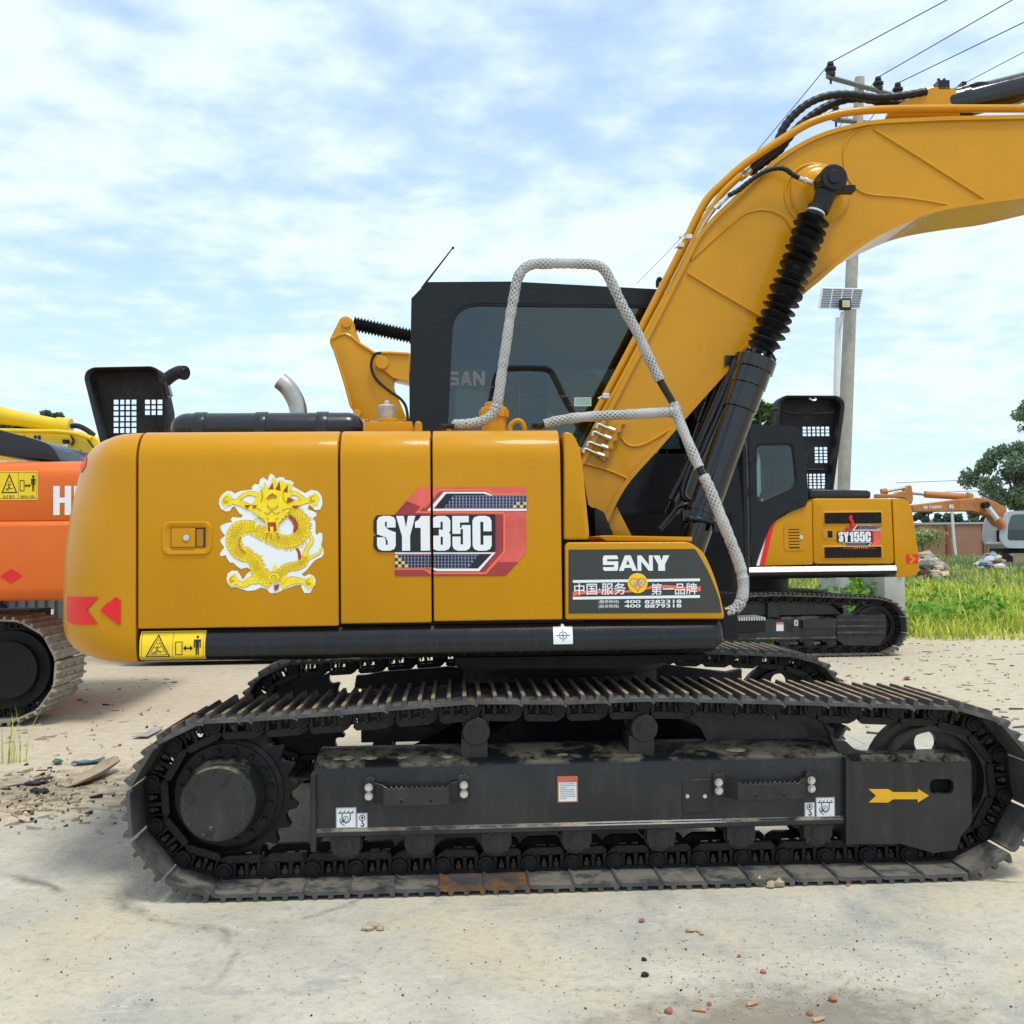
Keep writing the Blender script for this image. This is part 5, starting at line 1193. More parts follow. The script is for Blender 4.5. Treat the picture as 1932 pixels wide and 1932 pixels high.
# ------------------------------------------------------------------ second yellow excavator, behind right
YB = 6.80
kx = W(1716.8, 1190, 6.75).x-2.475
EX2 = thing('excavator', 'yellow excavator with black cab and chrome side strip, standing behind by the grass', 'excavator', (kx+.8, 8, 0))
P2 = [(x+kx, z) for x, z in PATH]
sh2 = [shoe_mesh('track_shoe', SHOE, WORN), SHM[1]]
make_track(EX2, 7.0, P2, shoes=SHM); make_track(EX2, 9.0, P2, shoes=SHM)
idler(EX2, 7.0, -1, (IDL[0]+kx, IDL[1]), hole=False); idler(EX2, 9.0, 1, (IDL[0]+kx, IDL[1]), hole=False)
sprocket(EX2, 7.0, -1, (SPR[0]+kx, SPR[1])); sprocket(EX2, 9.0, 1, (SPR[0]+kx, SPR[1]), cover=False)
Yk = 6.86
b = MB(); q = T(Yk, [(925,1535),(925,1642),(925,1655)], K3); xl_ = kx-.3; xr_ = T(Yk, [(925,1600)], K3)[0][0]
b.prismx([(Yk, q[2][1]), (Yk-.015, q[2][1]), (Yk-.015, q[1][1]), (Yk, q[1][1]), (Yk, q[0][1]-.02), (Yk+.02, q[0][1]), (Yk+.30, q[0][1]+.04), (Yk+.30, q[2][1])], xl_, xr_)
b.prism(T(Yk+.05, [(330,1530),(420,1460),(780,1455),(900,1475),(950,1520)], K3), Yk+.06, Yk+.3)
FR2 = b.build('track_frame', FRM, EX2, bevel=.004, seg=1)
b = MB(); b.prism(T(Yk-.02, [(918,1525),(1183,1520),(1188,1560),(1185,1640),(1150,1690),(960,1688),(925,1660)], K3), Yk-.02, Yk+.2)
for y_ in (1555, 1588, 1622): b.prism(T(Yk-.03, [(920,y_-7),(1186,y_-9),(1186,y_+6),(920,y_+7)], K3), Yk-.035, Yk-.02)
b.build('idler_guard', FRM, EX2, bevel=.004, seg=1)
b = MB()
for q in (((735,1548),(915,1592)), ((320,1540),(498,1610))):
    (x0, z1), (x1, z0) = T(Yk-.06, q, K3); b.box(x0, x1, Yk-.08, Yk-.07, z0, z1); b.box(x0, x0+.04, Yk-.07, Yk, z0, z1); b.box(x1-.04, x1, Yk-.07, Yk, z0, z1)
    for i in range(10): b.box(x0+(x1-x0)*(i+.25)/10, x0+(x1-x0)*(i+.6)/10, Yk-.08, Yk-.07, z1, z1+.012)
b.build('step', FRM, FR2)
d = Decal(Yk-.002); R(d, 592, 1562, 632, 1609, K3, 0, 0); R(d, 592, 1562, 632, 1574, K3, 1, 2); R(d, 690, 1550, 711, 1580, K3, 0, 0); R(d, 697, 1555, 704, 1575, K3, 1, 1); R(d, 647, 1569, 684, 1616, K3, 0, 1)  # black square paints the dark of a hole in the frame
d.build('sticker', [WHT, BLKD, M('orange_print', (.70, .20, .08), .4)], FR2, recalc=False)
for a, y_ in ((770,1672),(893,1672),(640,1672),(520,1672)):
    p = T(Yk, [(a, y_)], K3)[0]; put('track_roller', ROLM, EX2, (p[0], 7.0, .166))
p = T(Yk, [(573, 1462)], K3)[0]; put('carrier_roller', CARM, EX2, (p[0], 7.0, .60)); 
b = MB(); b.prism(T(Yk, [(545,1455),(605,1455),(608,1535),(545,1535)], K3), Yk-.01, Yk+.1); b.build('roller_bracket', FRM, EX2, bevel=.004, seg=1)
b = MB(); b.lathe([(.6, 0), (.6, .22)], (kx+.8, 8.0, .72), (0, 0, 1), 40); b.box(kx+.1, kx+1.5, 7.3, 8.7, .4, .72); b.build('car_body', BLKM, EX2)
zb2 = T(YB, [(800, 1320)], K3)[0][1]
def pan2(name, pts, mat, y0=YB, y1=YB+1.0, bev=.02, par=EX2, r=None):
    b = MB(); pl = T(y0, pts, K3); pl = roundpoly(pl, r, 4) if r else pl; b.prism(ccw(pl), y0, y1); return b.build(name, mat, par, bevel=bev, seg=3, ang=45)
dr2 = pan2('engine_door', [(787,892),(1216,892),(1232,1249),(795,1249)], YEL, r=.05)
cw2 = pan2('counterweight', [(1221,892),(1285,894),(1312,915),(1328,960),(1345,1080),(1362,1200),(1365,1280),(1348,1312),(1238,1319),(1236,1249)], YEL, YB-.01, YB+2.4, .05, r=[.02,.1,.1,.1,0,0,.05,.05,.02,.01])
sp2 = pan2('side_panel', [(655,973),(765,915),(784,905),(791,1250),(495,1256),(560,1110),(585,1016)], YEL, r=.02)
pan2('core_block', [(500,960),(1225,905),(1235,1270),(480,1270)], DEEP, YB+.05, YB+2.3, .01)
b = MB(); q = T(YB, [(430,1270),(1236,1256),(1239,1287),(1226,1318),(430,1322)], K3); xl_ = kx-.35
b.prismx([(YB+.01, q[1][1]), (YB-.03, q[1][1]-.02), (YB-.05, q[2][1]+.01), (YB-.03, q[2][1]-.02), (YB+.02, q[3][1]), (YB+.3, q[3][1]), (YB+.3, q[1][1])], xl_, q[1][0]); r2 = b.build('side_rail', BLKP, EX2, bevel=.004, seg=1)
b = MB(); b.prismx([(YB-.012, q[1][1]+.005), (YB-.034, q[1][1]-.012), (YB-.056, q[2][1]+.012), (YB-.04, q[2][1]+.02)], xl_, q[1][0]-.004); b.build('chrome_strip', M('bright_strip', (.78, .78, .78), .25, metal=.6, var=.05), r2)
for y0_, y1_ in ((970,1027), (1156,1212)):
    b = MB(); (x0, z1), (x1, z0) = T(YB, [(850,y0_),(1160,y1_)], K3)
    o_ = rrect(x0-.03, x1+.03, z0-.025, z1+.025, .03, 3); i_ = rrect(x0, x1, z0, z1, .01, 3); n = len(o_)
    b.add([(x, YB, z) for x, z in o_]+[(x, YB-.012, z) for x, z in i_]+[(x, YB-.002, z) for x, z in i_], [(k*n+i, k*n+(i+1) % n, (k+1)*n+(i+1) % n, (k+1)*n+i) for k in range(2) for i in range(n)], 0)
    b.add([(x, YB-.002, z) for x, z in i_], [list(range(n))], 1)
    for i in range(26): b.box(x0+(x1-x0)*(i+.5)/26-.006, x0+(x1-x0)*(i+.5)/26+.006, YB-.008, YB-.002, z0, z1, 2)
    b.build('vent', [YEL, DEEP, BLKM], dr2)
b = MB(); (x0, z1), (x1, z0) = T(YB, [(847,1068),(905,1105)], K3); b.box(x0-.02, x1+.02, YB-.005, YB, z0-.02, z1+.02); b.box(x0, x1-.09, YB-.012, YB-.005, z0, z1); b.box(x1-.08, x1-.02, YB-.007, YB-.005, z0, z1, 1); b.cyl((x0+.19, YB-.012, (z0+z1)/2), (x0+.19, YB-.017, (z0+z1)/2), .022, n=12, mi=2); b.build('latch', [YEL, DEEP, ZINC], dr2, bevel=.002, seg=1)
b = MB(); (x0, z1), (x1, z0) = T(YB, [(632,1032),(749,1173)], K3); b.prism(rrect(x0, x1, z0, z1, .04), YB-.008, YB)
for i in range(7):
    zz = z1-.05-(z1-z0-.10)*i/6.; b.box(x0+.06, x1-.07, YB-.016, YB-.008, zz-.008, zz+.016); b.box(x0+.06, x1-.07, YB-.012, YB-.008, zz-.022, zz-.008, 1)
b.cyl((x1-.05, YB-.008, (z0+z1)/2), (x1-.05, YB-.016, (z0+z1)/2), .026, n=12, mi=2); b.build('grille', [YEL, DEEP, ZINC], sp2)
d = Decal(YB-.003); kk = (K3[0]+898*K3[2], K3[1]+1017*K3[2], K3[2]*238/1640); badge(d, kk, 'SY155C', ((215, 390), (390, 600), (600, 760), (780, 990), (1000, 1195), (1206, 1414))); d.build('model_badge', BADGE, dr2, recalc=False)
b = MB(); b.tube(smooth(T3([(998,985),(992,1005),(1003,1020),(1000,1040),(1006,1050)], K3, YB-.02), 3), .02, 6); b.build('red_ribbon', RED, dr2)
d = Decal(YB-.003); d.poly(T(d.y0, [(545,1034),(556,1030),(503,1256),(484,1256)], K3), 0, 0); d.poly(T(d.y0, [(556,1024),(583,1018),(530,1254),(500,1256)], K3), 1, 1); d.build('stripe_decal', [WHT, RED], sp2, recalc=False)
d = Decal(YB-.0135); d.poly(T(d.y0, [(1294,1196),(1358,1195),(1360,1242),(1297,1245)], K3), 0, 0); d.line(T(d.y0, [(1313,1200),(1338,1219),(1316,1243)], K3), .032, 1, 1); d.build('reflector', [RED, YEL], cw2, recalc=False)
# its cab
C2 = part_empty('cab', EX2); Yc2 = YB-.02
cabp = ccw(roundpoly(T(Yc2, [(250,500),(460,495),(665,497),(715,512),(742,560),(768,890),(752,935),(640,975),(600,1000),(560,1040),(480,1256),(250,1256)], K3), [.1,.05,.05,.1,.1,.05,.08,.2,.1,.1,.02,.02], 4))
wn2 = ccw(roundpoly(T(Yc2, [(476,592),(670,590),(686,610),(706,800),(692,832),(510,912),(482,895)], K3), [.08,.05,.05,.12,.12,.08,.05], 5))
b = MB(); b.prism(holed(cabp, wn2), Yc2, Yc2+.06); b.build('cab_side', CABP, C2)
b = MB(); b.prism(wn2, Yc2+.03, Yc2+.036); b.build('side_window', GLS2, C2)
k = len(wn2); cxw = sum(p[0] for p in wn2)/k; czw = sum(p[1] for p in wn2)/k; b = MB(); i2 = [(x+(cxw-x)*.09, z+(czw-z)*.09) for x, z in wn2]
b.add([(x, Yc2+.006, z) for x, z in wn2]+[(x, Yc2+.028, z) for x, z in i2], [(i, (i+1) % k, k+(i+1) % k, k+i) for i in range(k)]); b.build('window_seal', RUB, C2)
b = MB(); xs = [p[0] for p in cabp]; zt2 = max(p[1] for p in cabp); b.box(min(xs), max(xs)-.12, Yc2+.06, Yc2+1.0, zt2-.10, zt2-.02); b.box(max(xs)-.16, max(xs)-.10, Yc2+.06, Yc2+.3, 1.0, zt2-.1); b.box(min(xs), max(xs)-.1, Yc2+.06, Yc2+1.0, 1.0, 1.5)
fw_ = ccw(roundpoly(T(Yc2+1, [(470,620),(640,610),(660,800),(640,900),(470,900)], K3), .05)); b.prism(holed(ccw([(min(xs), 1.5), (max(xs)-.1, 1.5), (max(xs)-.16, zt2-.1), (min(xs), zt2-.1)]), fw_), Yc2+.95, Yc2+1.0); b.build('cab_shell', CABP, C2)
b = MB(); b.box(cxw-.1, cxw+.35, Yc2+.3, Yc2+.75, 1.5, 1.75); b.prism([(cxw+.25, 1.75), (cxw+.42, 1.75), (cxw+.46, 2.45), (cxw+.34, 2.45)], Yc2+.32, Yc2+.72); b.tube([(cxw-.35, Yc2+.2, 1.5), (cxw-.2, Yc2+.2, 2.5)], .03, 8); b.build('operator_seat', BLKM, C2, bevel=.01)
b = MB(); b.tube(T3([(447,510),(450,570),(457,900),(462,1256)], K3, Yc2-.003), .010, 6); (x0, z1), (x1, z0) = T(Yc2, [(705,903),(755,929)], K3); b.prism(rrect(x0, x1, z0, z1, .03), Yc2-.012, Yc2+.002)
for y_ in (660, 1165): q = T(Yc2, [(450,y_-40),(450,y_+40)], K3); b.cyl((q[0][0], Yc2-.015, q[0][1]), (q[1][0], Yc2-.015, q[1][1]), .03, n=10)
b.build('door_fittings', RUB, C2)
# deck, raised hood with its square holes, mirror rail
pan2('engine_deck', [(770,852),(790,842),(1085,848),(1106,856),(1104,892),(770,892)], HOODP, YB+.15, YB+2.0, .02)
def hood(root, k, Y, outline, holes, dep, name='raised_hood', bar=.012):
    """tray-shaped hood standing open: rim, ribbed back plate and real square openings"""
    ol = ccw(roundpoly(T(Y, outline, k), .09, 5)); n = len(ol); cx = sum(p[0] for p in ol)/n; cz = sum(p[1] for p in ol)/n
    inn = [(x+(cx-x)*.10, z+(cz-z)*.06) for x, z in ol]
    b = MB(); b.add([(x, Y, z) for x, z in ol]+[(x+(cx-x)*.03, Y-.012, z+(cz-z)*.02) for x, z in ol]+[(x, Y+.01, z) for x, z in inn]+[(x, Y+dep, z) for x, z in inn]+[(x, Y+dep+.02, z) for x, z in inn]+[(x, Y+dep, z) for x, z in ol],
        [(q*n+i, q*n+(i+1) % n, ((q+1) % 6)*n+(i+1) % n, ((q+1) % 6)*n+i) for q in range(6) for i in range(n)])
    h = b.build(name, M('hood_underside', (.020, .020, .020), .6, var=.3, dirt=(.075, .06, .038), dirt_amt=.5, dirt_scale=3) if not bpy.data.materials.get('hood_underside') else bpy.data.materials['hood_underside'], root, ang=50)
    HM = bpy.data.materials['hood_underside']; b = MB(); Yp = Y+dep-.01
    pl = inn
    cells = []
    for (u0, v0, u1, v1, nx, nz) in holes: 
        (xa, za), (xb, zb_) = T(Yp, [(u0, v0), (u1, v1)], k); cells.append((xa, xb, zb_, za, nx, nz))
    # back plate as vertical strips around the openings
    zlo, zhi = min(p[1] for p in pl), max(p[1] for p in pl)
    zc = sorted({zlo, zhi} | {c[2] for c in cells} | {c[3] for c in cells})
    def clipz(p, z, below): return [(x, q) for q, x in clipx([(q, x) for x, q in p], z, below)]
    for za, zb_ in zip(zc[:-1], zc[1:]):
        row = clipz(clipz(pl, zb_, True), za, False)
        hs = sorted(c for c in cells if c[2] <= za+1e-6 and c[3] >= zb_-1e-6); x = -1e9
        for c in hs+[(1e9, 1e9)]:
            seg = clipx(clipx(row, x, False), c[0], True) if len(row) > 2 else []
            if len(seg) > 2: b.prism(seg, Yp, Yp+.012)
            x = c[1]
    for xa, xb, za, zb_, nx, nz in cells:
        w = (xb-xa)/nx*.27; hh = (zb_-za)/nz*.27
        for i in range(1, nx): b.box(xa+(xb-xa)*i/nx-w/2, xa+(xb-xa)*i/nx+w/2, Yp, Yp+.012, za, zb_)
        for j in range(1, nz): b.box(xa, xb, Yp+.001, Yp+.011, za+(zb_-za)*j/nz-hh/2, za+(zb_-za)*j/nz+hh/2)
    b.build('perforated_plate', HM, h)
    return h
h2 = hood(EX2, K3, YB+.9, [(570,1000),(592,480),(600,365),(635,335),(930,336),(965,372),(958,440),(880,1000)], [(735,505,880,555,6,3),(800,615,870,700,3,5),(745,760,858,838,5,5)], .22)
b = MB(); b.tube(T3([(602,410),(670,433),(800,436),(900,430)], K3, YB+.98), .018, 8); b.tube(T3([(620,735),(850,738)], K3, YB+.98), .018, 8); b.tube(smooth(T3([(770,352),(790,362),(808,358),(800,350)], K3, YB+.9), 3), .012, 6, mi=1); b.build('hood_ribs', [BLKM, ZINC], h2)
b = MB(); b.tube(smooth(T3([(565,490),(568,430),(578,412),(600,408)], K3, YB+.3), 4), .022, 8); b.build('mirror_rail', BLKM, EX2)
# its boom and stick, seen left of the front machine's cab
Y2 = 7.75
b = MB(); b.prism(ccw(T(Y2, [(716,681),(745,668),(772,667),(900,628),(1010,630),(1110,690),(1220,810),(1330,960),(1285,1000),(1180,880),(1080,790),(960,735),(800,722),(772,721),(745,715),(722,698)])), Y2, Y2+.36); b.build('boom', YEL2, EX2, bevel=.01, seg=2)
b = MB(); AP = [(622,640),(641,602),(647,597),(655,596.5),(663,601),(668,610),(671,625),(680,646),(709,664),(724,668),(742,700),(742,730),(756,762),(768,792),(698,792),(674,788),(661,768),(650,720),(634,672),(622,648)]
b.prism(ccw(T(Y2-.03, AP)), Y2-.03, Y2+.33); stk = b.build('stick', YEL2, EX2, bevel=.006, seg=2)
b = MB(); b.prism(ccw(T(Y2-.06, [(714,678),(723,668),(772,669),(772,720),(742,714),(722,698)])), Y2-.09, Y2-.03)
b.build('boom_fork', YEL2, EX2, bevel=.006, seg=1)
for (u_, v_), r_, y_ in (((721,684), .085, -.12), ((653,608), .06, -.06), ((673,779), .05, -.06)):
    q = T(Y2-.09, [(u_, v_)])[0]; b = MB(); b.cyl((q[0], Y2+y_, q[1]), (q[0], Y2+.36, q[1]), r_, n=20); b.build('pivot_pin', YEL2, EX2, bevel=.006, seg=1)
b = MB()
for pts in ([(626,640),(640,632),(652,630),(664,636),(680,650),(709,668)], [(628,650),(650,720),(663,768)]): b.tube(T3(pts, None, Y2-.03), .02, 6)
b.build('weld_bead', YEL2, EX2)
b = MB(); p0, p1 = W(668, 611, Y2+.1), W(800, 640, Y2+.1); n = 44; d_ = (p1-p0)
b.lathe([(.065 if i % 2 else .10, d_.length*i/n) for i in range(n+1)], p0, d_, 16); b.build('bellows', RUB, EX2, ang=20)
b = MB(); b.tube(smooth(T3([(722,666),(708,668),(701,682),(702,700),(712,718),(735,738),(755,752),(766,768),(770,795)], None, Y2-.10), 5), .018, 8); b.tube(T3([(720,666),(735,666),(772,668)], None, Y2-.1), .02, 8, mi=1); b.build('stick_hose', [RUB, YEL2], EX2)
# ------------------------------------------------------------------ machine hidden behind, its hood raised above the counterweight
YH_ = 7.0
EX3 = thing('excavator', 'excavator hidden behind the front machine, only its raised black hood and exhaust showing', 'excavator', (-5.0, 8, 0))
h3 = hood(EX3, K1, YH_, [(442,410),(455,372),(490,354),(800,348),(838,366),(852,410),(893,600),(850,880),(560,880)], [(598,525,718,700,4,6),(763,525,855,605,3,3)], .26)
b = MB(); b.prism(T(YH_, [(852,398),(872,396),(900,500),(880,512)], K1), YH_-.02, YH_+.1); b.build('hood_bracket', HOODP, h3, bevel=.004, seg=1)
b = MB(); b.tube(smooth(T3([(855,440),(880,418),(910,395),(950,378),(968,384)], K1, YH_+.05), 4), .075, 16); b.cyl(T3([(962,383)], K1, YH_+.05)[0], T3([(974,384)], K1, YH_+.03)[0], .085, n=18); b.build('exhaust_pipe', BLKM, EX3)
xa = W(215, 1000, 7.0).x; xb = W(560, 1000, 7.0).x
b = MB(); b.box(xa, xb, 7.0, 9.2, 1.0, 2.05); b.build('body', YEL, EX3, bevel=.05)
b = MB()
for y in (7.0, 8.8): b.prism(roundpoly([(xa+.1, .05), (xb+.5, .05), (xb+.5, .8), (xa+.1, .8)], .3, 6), y, y+.5)
b.box(xa+.6, xb, 7.4, 8.8, .4, 1.0); b.build('undercarriage', BLKM, EX3)
# ------------------------------------------------------------------ orange excavator at the left edge
KL = (0, 754.7, .32565); YO = 2.9
EXO = thing('excavator', 'orange excavator with white lettering and dusty track, cut off at the left edge', 'excavator', (-5.0, 4.2, 0))
xe = W(KL[0]+332*KL[2], KL[1]+1560*KL[2], YO).x; RO = .352; co = (xe-RO-.045, RO+.078); LO = 3.2
PO = [(co[0]-LO, .078), (co[0], .078)]+arc(co, RO, -86, 86, 12)+[(co[0]-1.0, .078+2*RO-.02), (co[0]-2.2, .078+2*RO-.02)]+arc((co[0]-LO, co[1]), RO, 90, 266, 12)
SHO = shoe_mesh('track_shoe', DUSTY, DUSTY, .30, .19); LKO = link_mesh('track_link', CHN, .19)
Lp = sum((Vector(PO[(i+1) % len(PO)])-Vector(PO[i])).length for i in range(len(PO)))
make_track(EXO, YO+.30, PO, n=round(Lp/.19), shoes=[SHO, SHO], link=LKO)
b = MB(); b.cyl((co[0], YO+.12, co[1]), (co[0], YO+.36, co[1]), .30, n=36); b.cyl((co[0], YO+.06, co[1]), (co[0], YO+.12, co[1]), .22, n=30); b.build('idler_wheel', DEEP, EXO)
b = MB(); b.box(co[0]-LO, co[0]-.05, YO+.14, YO+.46, .22, .62); b.build('track_frame', DEEP, EXO, bevel=.01)
b = MB(); b.box(co[0]-LO, co[0]-.5, YO+.46, YO+2.2, .35, .8); b.build('car_body', DEEP, EXO)
def obody(name, t, bt, Y, r):
    pt = T(Y, t, KL); pb = T(Y, bt, KL); zt_, zb_ = pt[0][1], pb[0][1]; xr = W(215, 1000, Y).x
    return pt, pb, xr
Yb = 2.75
zt_ = T(Yb, [(250,345)], KL)[0][1]; zm = T(Yb, [(250,700)], KL)[0][1]; zl = T(Yb, [(200,1165)], KL)[0][1]; xr = W(205, 1000, Yb).x; xl_ = xr-3.0
b = MB(); pf = [(Yb+.03, zm), (Yb+.03, zt_-.16)]+[(Yb+.03+.16*(1-math.cos(t*.2618)), zt_-.16+.16*math.sin(t*.2618)) for t in range(1, 7)]+[(Yb+1.2, zt_+.03), (Yb+2.4, zt_), (Yb+2.4, zm)]
b.prismx(pf, xl_, xr)
pf = [(Yb+.10, zl)]+[(Yb+.10-.10*math.sin(t*.2618), zl+.10*(1-math.cos(t*.2618))) for t in range(1, 7)]+[(Yb, zm-.035), (Yb+.03, zm), (Yb+2.4, zm), (Yb+2.4, zl)]
b.prismx(pf, xl_, xr); OB = b.build('counterweight', ORG, EXO, bevel=.01, seg=2, ang=50)
d = Decal(Yb+.027); (xa, z1), (xb, z0) = T(d.y0, [(-10,412),(220,578)], KL); warn(d, xa-.0, xb, z0, z1, True); d.build('warning_sticker', [YELD, BLKD], OB, recalc=False)
for ch, x0, x1 in (('H', 309, 412), ('I', 424, 470), ('T', 480, 580), ('A', 585, 690)):
    d = Decal(Yb+.027); (xa, z1), (xb, z0) = T(d.y0, [(x0,498),(x1,666)], KL); h = z1-z0
    if xb > xr-.02: break
    d.poly([(xa+a*(xb-xa), z0+c*h) for a, c in GLY[ch][0][0]], 0, 0); d.build('letter', [WHT], OB, recalc=False)
d = Decal(Yb-.003); d.poly(T(d.y0, [(0,1021),(66,978),(132,1021),(64,1063)], KL), 0, 0); d.build('reflector', [RED], OB, recalc=False)
b = MB(); hp = T(Yb+.35, [(-60,160),(0,172),(80,195),(200,225),(290,255),(325,285),(348,325),(368,362),(250,345),(-60,315)], KL); b.prism(ccw(roundpoly(hp, .05, 4)), Yb+.30, Yb+1.6); HB = b.build('engine_hood', HOODP, EXO, bevel=.04, seg=3, ang=50)
# ------------------------------------------------------------------ lemon-yellow boom farther back on the left
YV = 8.6
EXY = thing('excavator', 'bright lemon-yellow excavator boom behind the orange machine', 'excavator', (-6.5, 9, 0))
b = MB(); b.prism(ccw(roundpoly(T(YV, [(-420,150),(0,163),(200,168),(360,172),(470,184),(548,213),(640,330),(700,470),(640,600),(480,420),(440,372),(370,352),(-420,330)], KL), .06, 3)), YV, YV+.5)
bm_ = b.build('boom', YLW, EXY, bevel=.02, seg=2)
b = MB(); b.tube(T3([(-420,0),(0,88),(110,108),(340,150)], KL, YV+.2), [.13,.12,.10,.095], 16); b.tube(T3([(330,150),(410,158)], KL, YV+.2), .12, 16); b.build('arm_cylinder', YLW, EXY)
b = MB(); b.tube(smooth(T3([(-100,178),(0,177),(180,180),(340,184),(440,196),(530,225)], KL, YV-.05), 4), .03, 8, mi=0); b.tube(smooth(T3([(410,152),(450,150),(500,172),(545,205)], KL, YV+.1), 4), .035, 8, mi=1); b.tube(smooth(T3([(415,262),(425,235),(412,205),(425,196),(460,200),(500,222),(560,300)], KL, YV-.03), 4), .012, 6, mi=1); b.tube(T3([(350,303),(470,298)], KL, YV-.02), .02, 6, mi=1)
q = T3([(368,230),(392,252),(372,255),(392,272)], KL, YV-.06); b.box(q[0].x, q[1].x, YV-.1, YV, q[1].z, q[0].z, 1); b.box(q[2].x, q[3].x, YV-.08, YV, q[3].z, q[2].z, 2); b.build('pipes_and_lamp', [YLW, BLKM, GALV], bm_)
NAVY = M('navy_print', (.03, .03, .12), .4)
for x in (130, 195, 218): d = Decal(YV-.004); R(d, x, 205, x+18, 240, KL, 0, 0); d.build('letter', NAVY, bm_, recalc=False)
b = MB(); b.box(-9.5, -6.2, 8.6, 10.8, .9, 2.0); b.build('body', YLW, EXY, bevel=.08)
b = MB()
for y in (8.5, 10.4): b.prism(roundpoly([(-9.6, .02), (-5.9, .02), (-5.9, .85), (-9.6, .85)], .35, 6), y, y+.55)
b.box(-8.8, -7, 9, 10.4, .4, .9); b.build('undercarriage', BLKM, EXY)
# ------------------------------------------------------------------ far orange excavator, right
YT = 36.0
EXH = thing('excavator', 'weathered orange excavator far off in the field, pale cab and boom numbered 6', 'excavator', (21, 37, 0))
b = MB(); b.prism(ccw(T(YT, [(284,375),(330,362),(440,350),(600,330),(760,310),(900,297),(1000,306),(1100,345),(1190,402),(1197,440),(1150,585),(1110,560),(1050,482),(950,450),(850,430),(600,432),(420,436),(290,436)], KR)), YT, YT+.6); bo = b.build('boom', ORG2, EXH, bevel=.03, seg=1)
d = Decal(YT-.01)
for i, ch in enumerate('HITACHI'):
    (xa, z1), (xb, z0) = T(d.y0, [(388+i*26.2,378-i*.6),(388+i*26.2+(22 if ch != 'I' else 14),409-i*1.2)], KR); glyph(d, ch, xa, z0, xb-xa, z1-z0, 0, 0, 1)
(xa, z1), (xb, z0) = T(d.y0, [(638,366),(680,402)], KR); glyph(d, '6', xa, z0, xb-xa, z1-z0, 0, 0, 1); d.build('lettering', [WHT, ORG2], bo, recalc=False)
b = MB(); b.prism(ccw(T(YT+.1, [(-60,300),(-60,262),(100,266),(165,236),(205,244),(235,185),(255,176),(275,182),(285,240),(290,310),(278,362),(235,345),(205,305),(150,298)], KR)), YT+.1, YT+.5); b.build('stick', ORG2, EXH, bevel=.03, seg=1)
b = MB(); q = T3([(185,250),(400,267),(800,292),(850,302),(-20,245),(30,238),(240,200)], KR, YT+.3); b.cyl(q[0], q[1], .06, n=10, mi=1); b.cyl(q[1], q[2], .14, n=12); b.cyl(q[2], q[3], .2, n=10); b.cyl(q[4], q[5], .14, n=10); b.cyl(q[5], q[6], .06, n=8, mi=1); b.build('arm_cylinder', [ORG2, STEEL], EXH)
b = MB(); q = T3([(990,370),(1098,505),(1150,590)], KR, YT-.2); b.cyl(q[0], q[1], .11, n=12, mi=1); b.cyl(q[1], q[2], .19, n=12); b.cyl(q[0]-Vector((0, .12, 0)), q[0]+Vector((0, .2, 0)), .13, n=12, mi=2); b.build('boom_cylinder', [ORG2, GALV, BLKM], EXH)
cb = ccw(roundpoly(T(YT-.3, [(1128,690),(1140,560),(1175,455),(1215,430),(1420,424),(1640,424),(1640,790),(1200,787),(1150,745)], KR), .15, 3)); wh = ccw(roundpoly(T(YT-.3, [(1198,690),(1205,560),(1236,463),(1420,456),(1420,716),(1212,712)], KR), .12, 3))
b = MB(); b.prism(holed(cb, wh), YT-.3, YT-.2); b.prism(cb, YT+1.1, YT+1.2); b.prism(ccw(T(YT-.3, [(1150,745),(1200,787),(1640,790),(1640,730),(1200,725)], KR)), YT-.2, YT+1.1); b.build('cab', WCAB, EXH)
b = MB(); b.prism(wh, YT-.25, YT-.24); b.build('side_window', GLS2, EXH); b = MB(); q = T(YT, [(1200,610),(1640,780)], KR); b.box(q[0][0], q[1][0], YT+.1, YT+.9, q[1][1], q[0][1]); b.build('cab_interior', DEEP, EXH)
b = MB(); q = T(YT, [(1290,790),(1700,845)], KR); b.box(q[0][0], q[1][0], YT-.2, YT+2.2, q[1][1], q[0][1]); b.build('swing_frame', DEEP, EXH)
b = MB(); q = T(YT-.5, [(1215,838),(1800,965)], KR)
b.prism(roundpoly([(q[0][0], q[1][1]-.2), (q[1][0], q[1][1]-.2), (q[1][0], q[0][1]), (q[0][0], q[0][1])], .35, 5), YT-.5, YT+.1); b.build('track', M('muddy_track', (.27, .22, .15), .9, var=.3, vs=3), EXH)
b = MB(); b.prism(ccw(T(YT-1, [(1048,880),(1060,848),(1110,842),(1130,832),(1180,838),(1225,870),(1228,915),(1180,925),(1060,915)], KR)), YT-1.2, YT-.4); tag(b.build('bucket', BLKM), 'rusty dark digging bucket lying in the grass beside the far orange excavator', 'bucket')
# ------------------------------------------------------------------ wall, pole, posts
YW = 57.0
WL = thing('brick_wall', 'long red brick boundary wall with pale coping behind the field', 'wall', (30, YW, 0))
zw = W(1800, 985.5, YW).z; x0 = W(1380, 1000, YW).x; x1 = W(2350, 1000, YW).x
b = MB(); b.box(x0, x1, YW, YW+.25, 0, zw-.12); b.build('wall_face', BRICK, WL)
b = MB(); b.box(x0, x1, YW-.08, YW+.33, zw-.12, zw); b.build('coping', CONCB, WL)
b = MB(); xs = W(KR[0]+622*KR[2], 1000, YW).x; st = W(KR[0]+976*KR[2], 1000, YW).x-xs; b.box(-.13, .13, -.12, .02, 0, zw-.12); pm_ = b.mesh('pillar', [M('dark_brick', (.27, .10, .06), .9, var=.2, vs=6)])
x = xs-st*8
while x < x1: put('pillar', pm_, WL, (x, YW, 0)); x += st
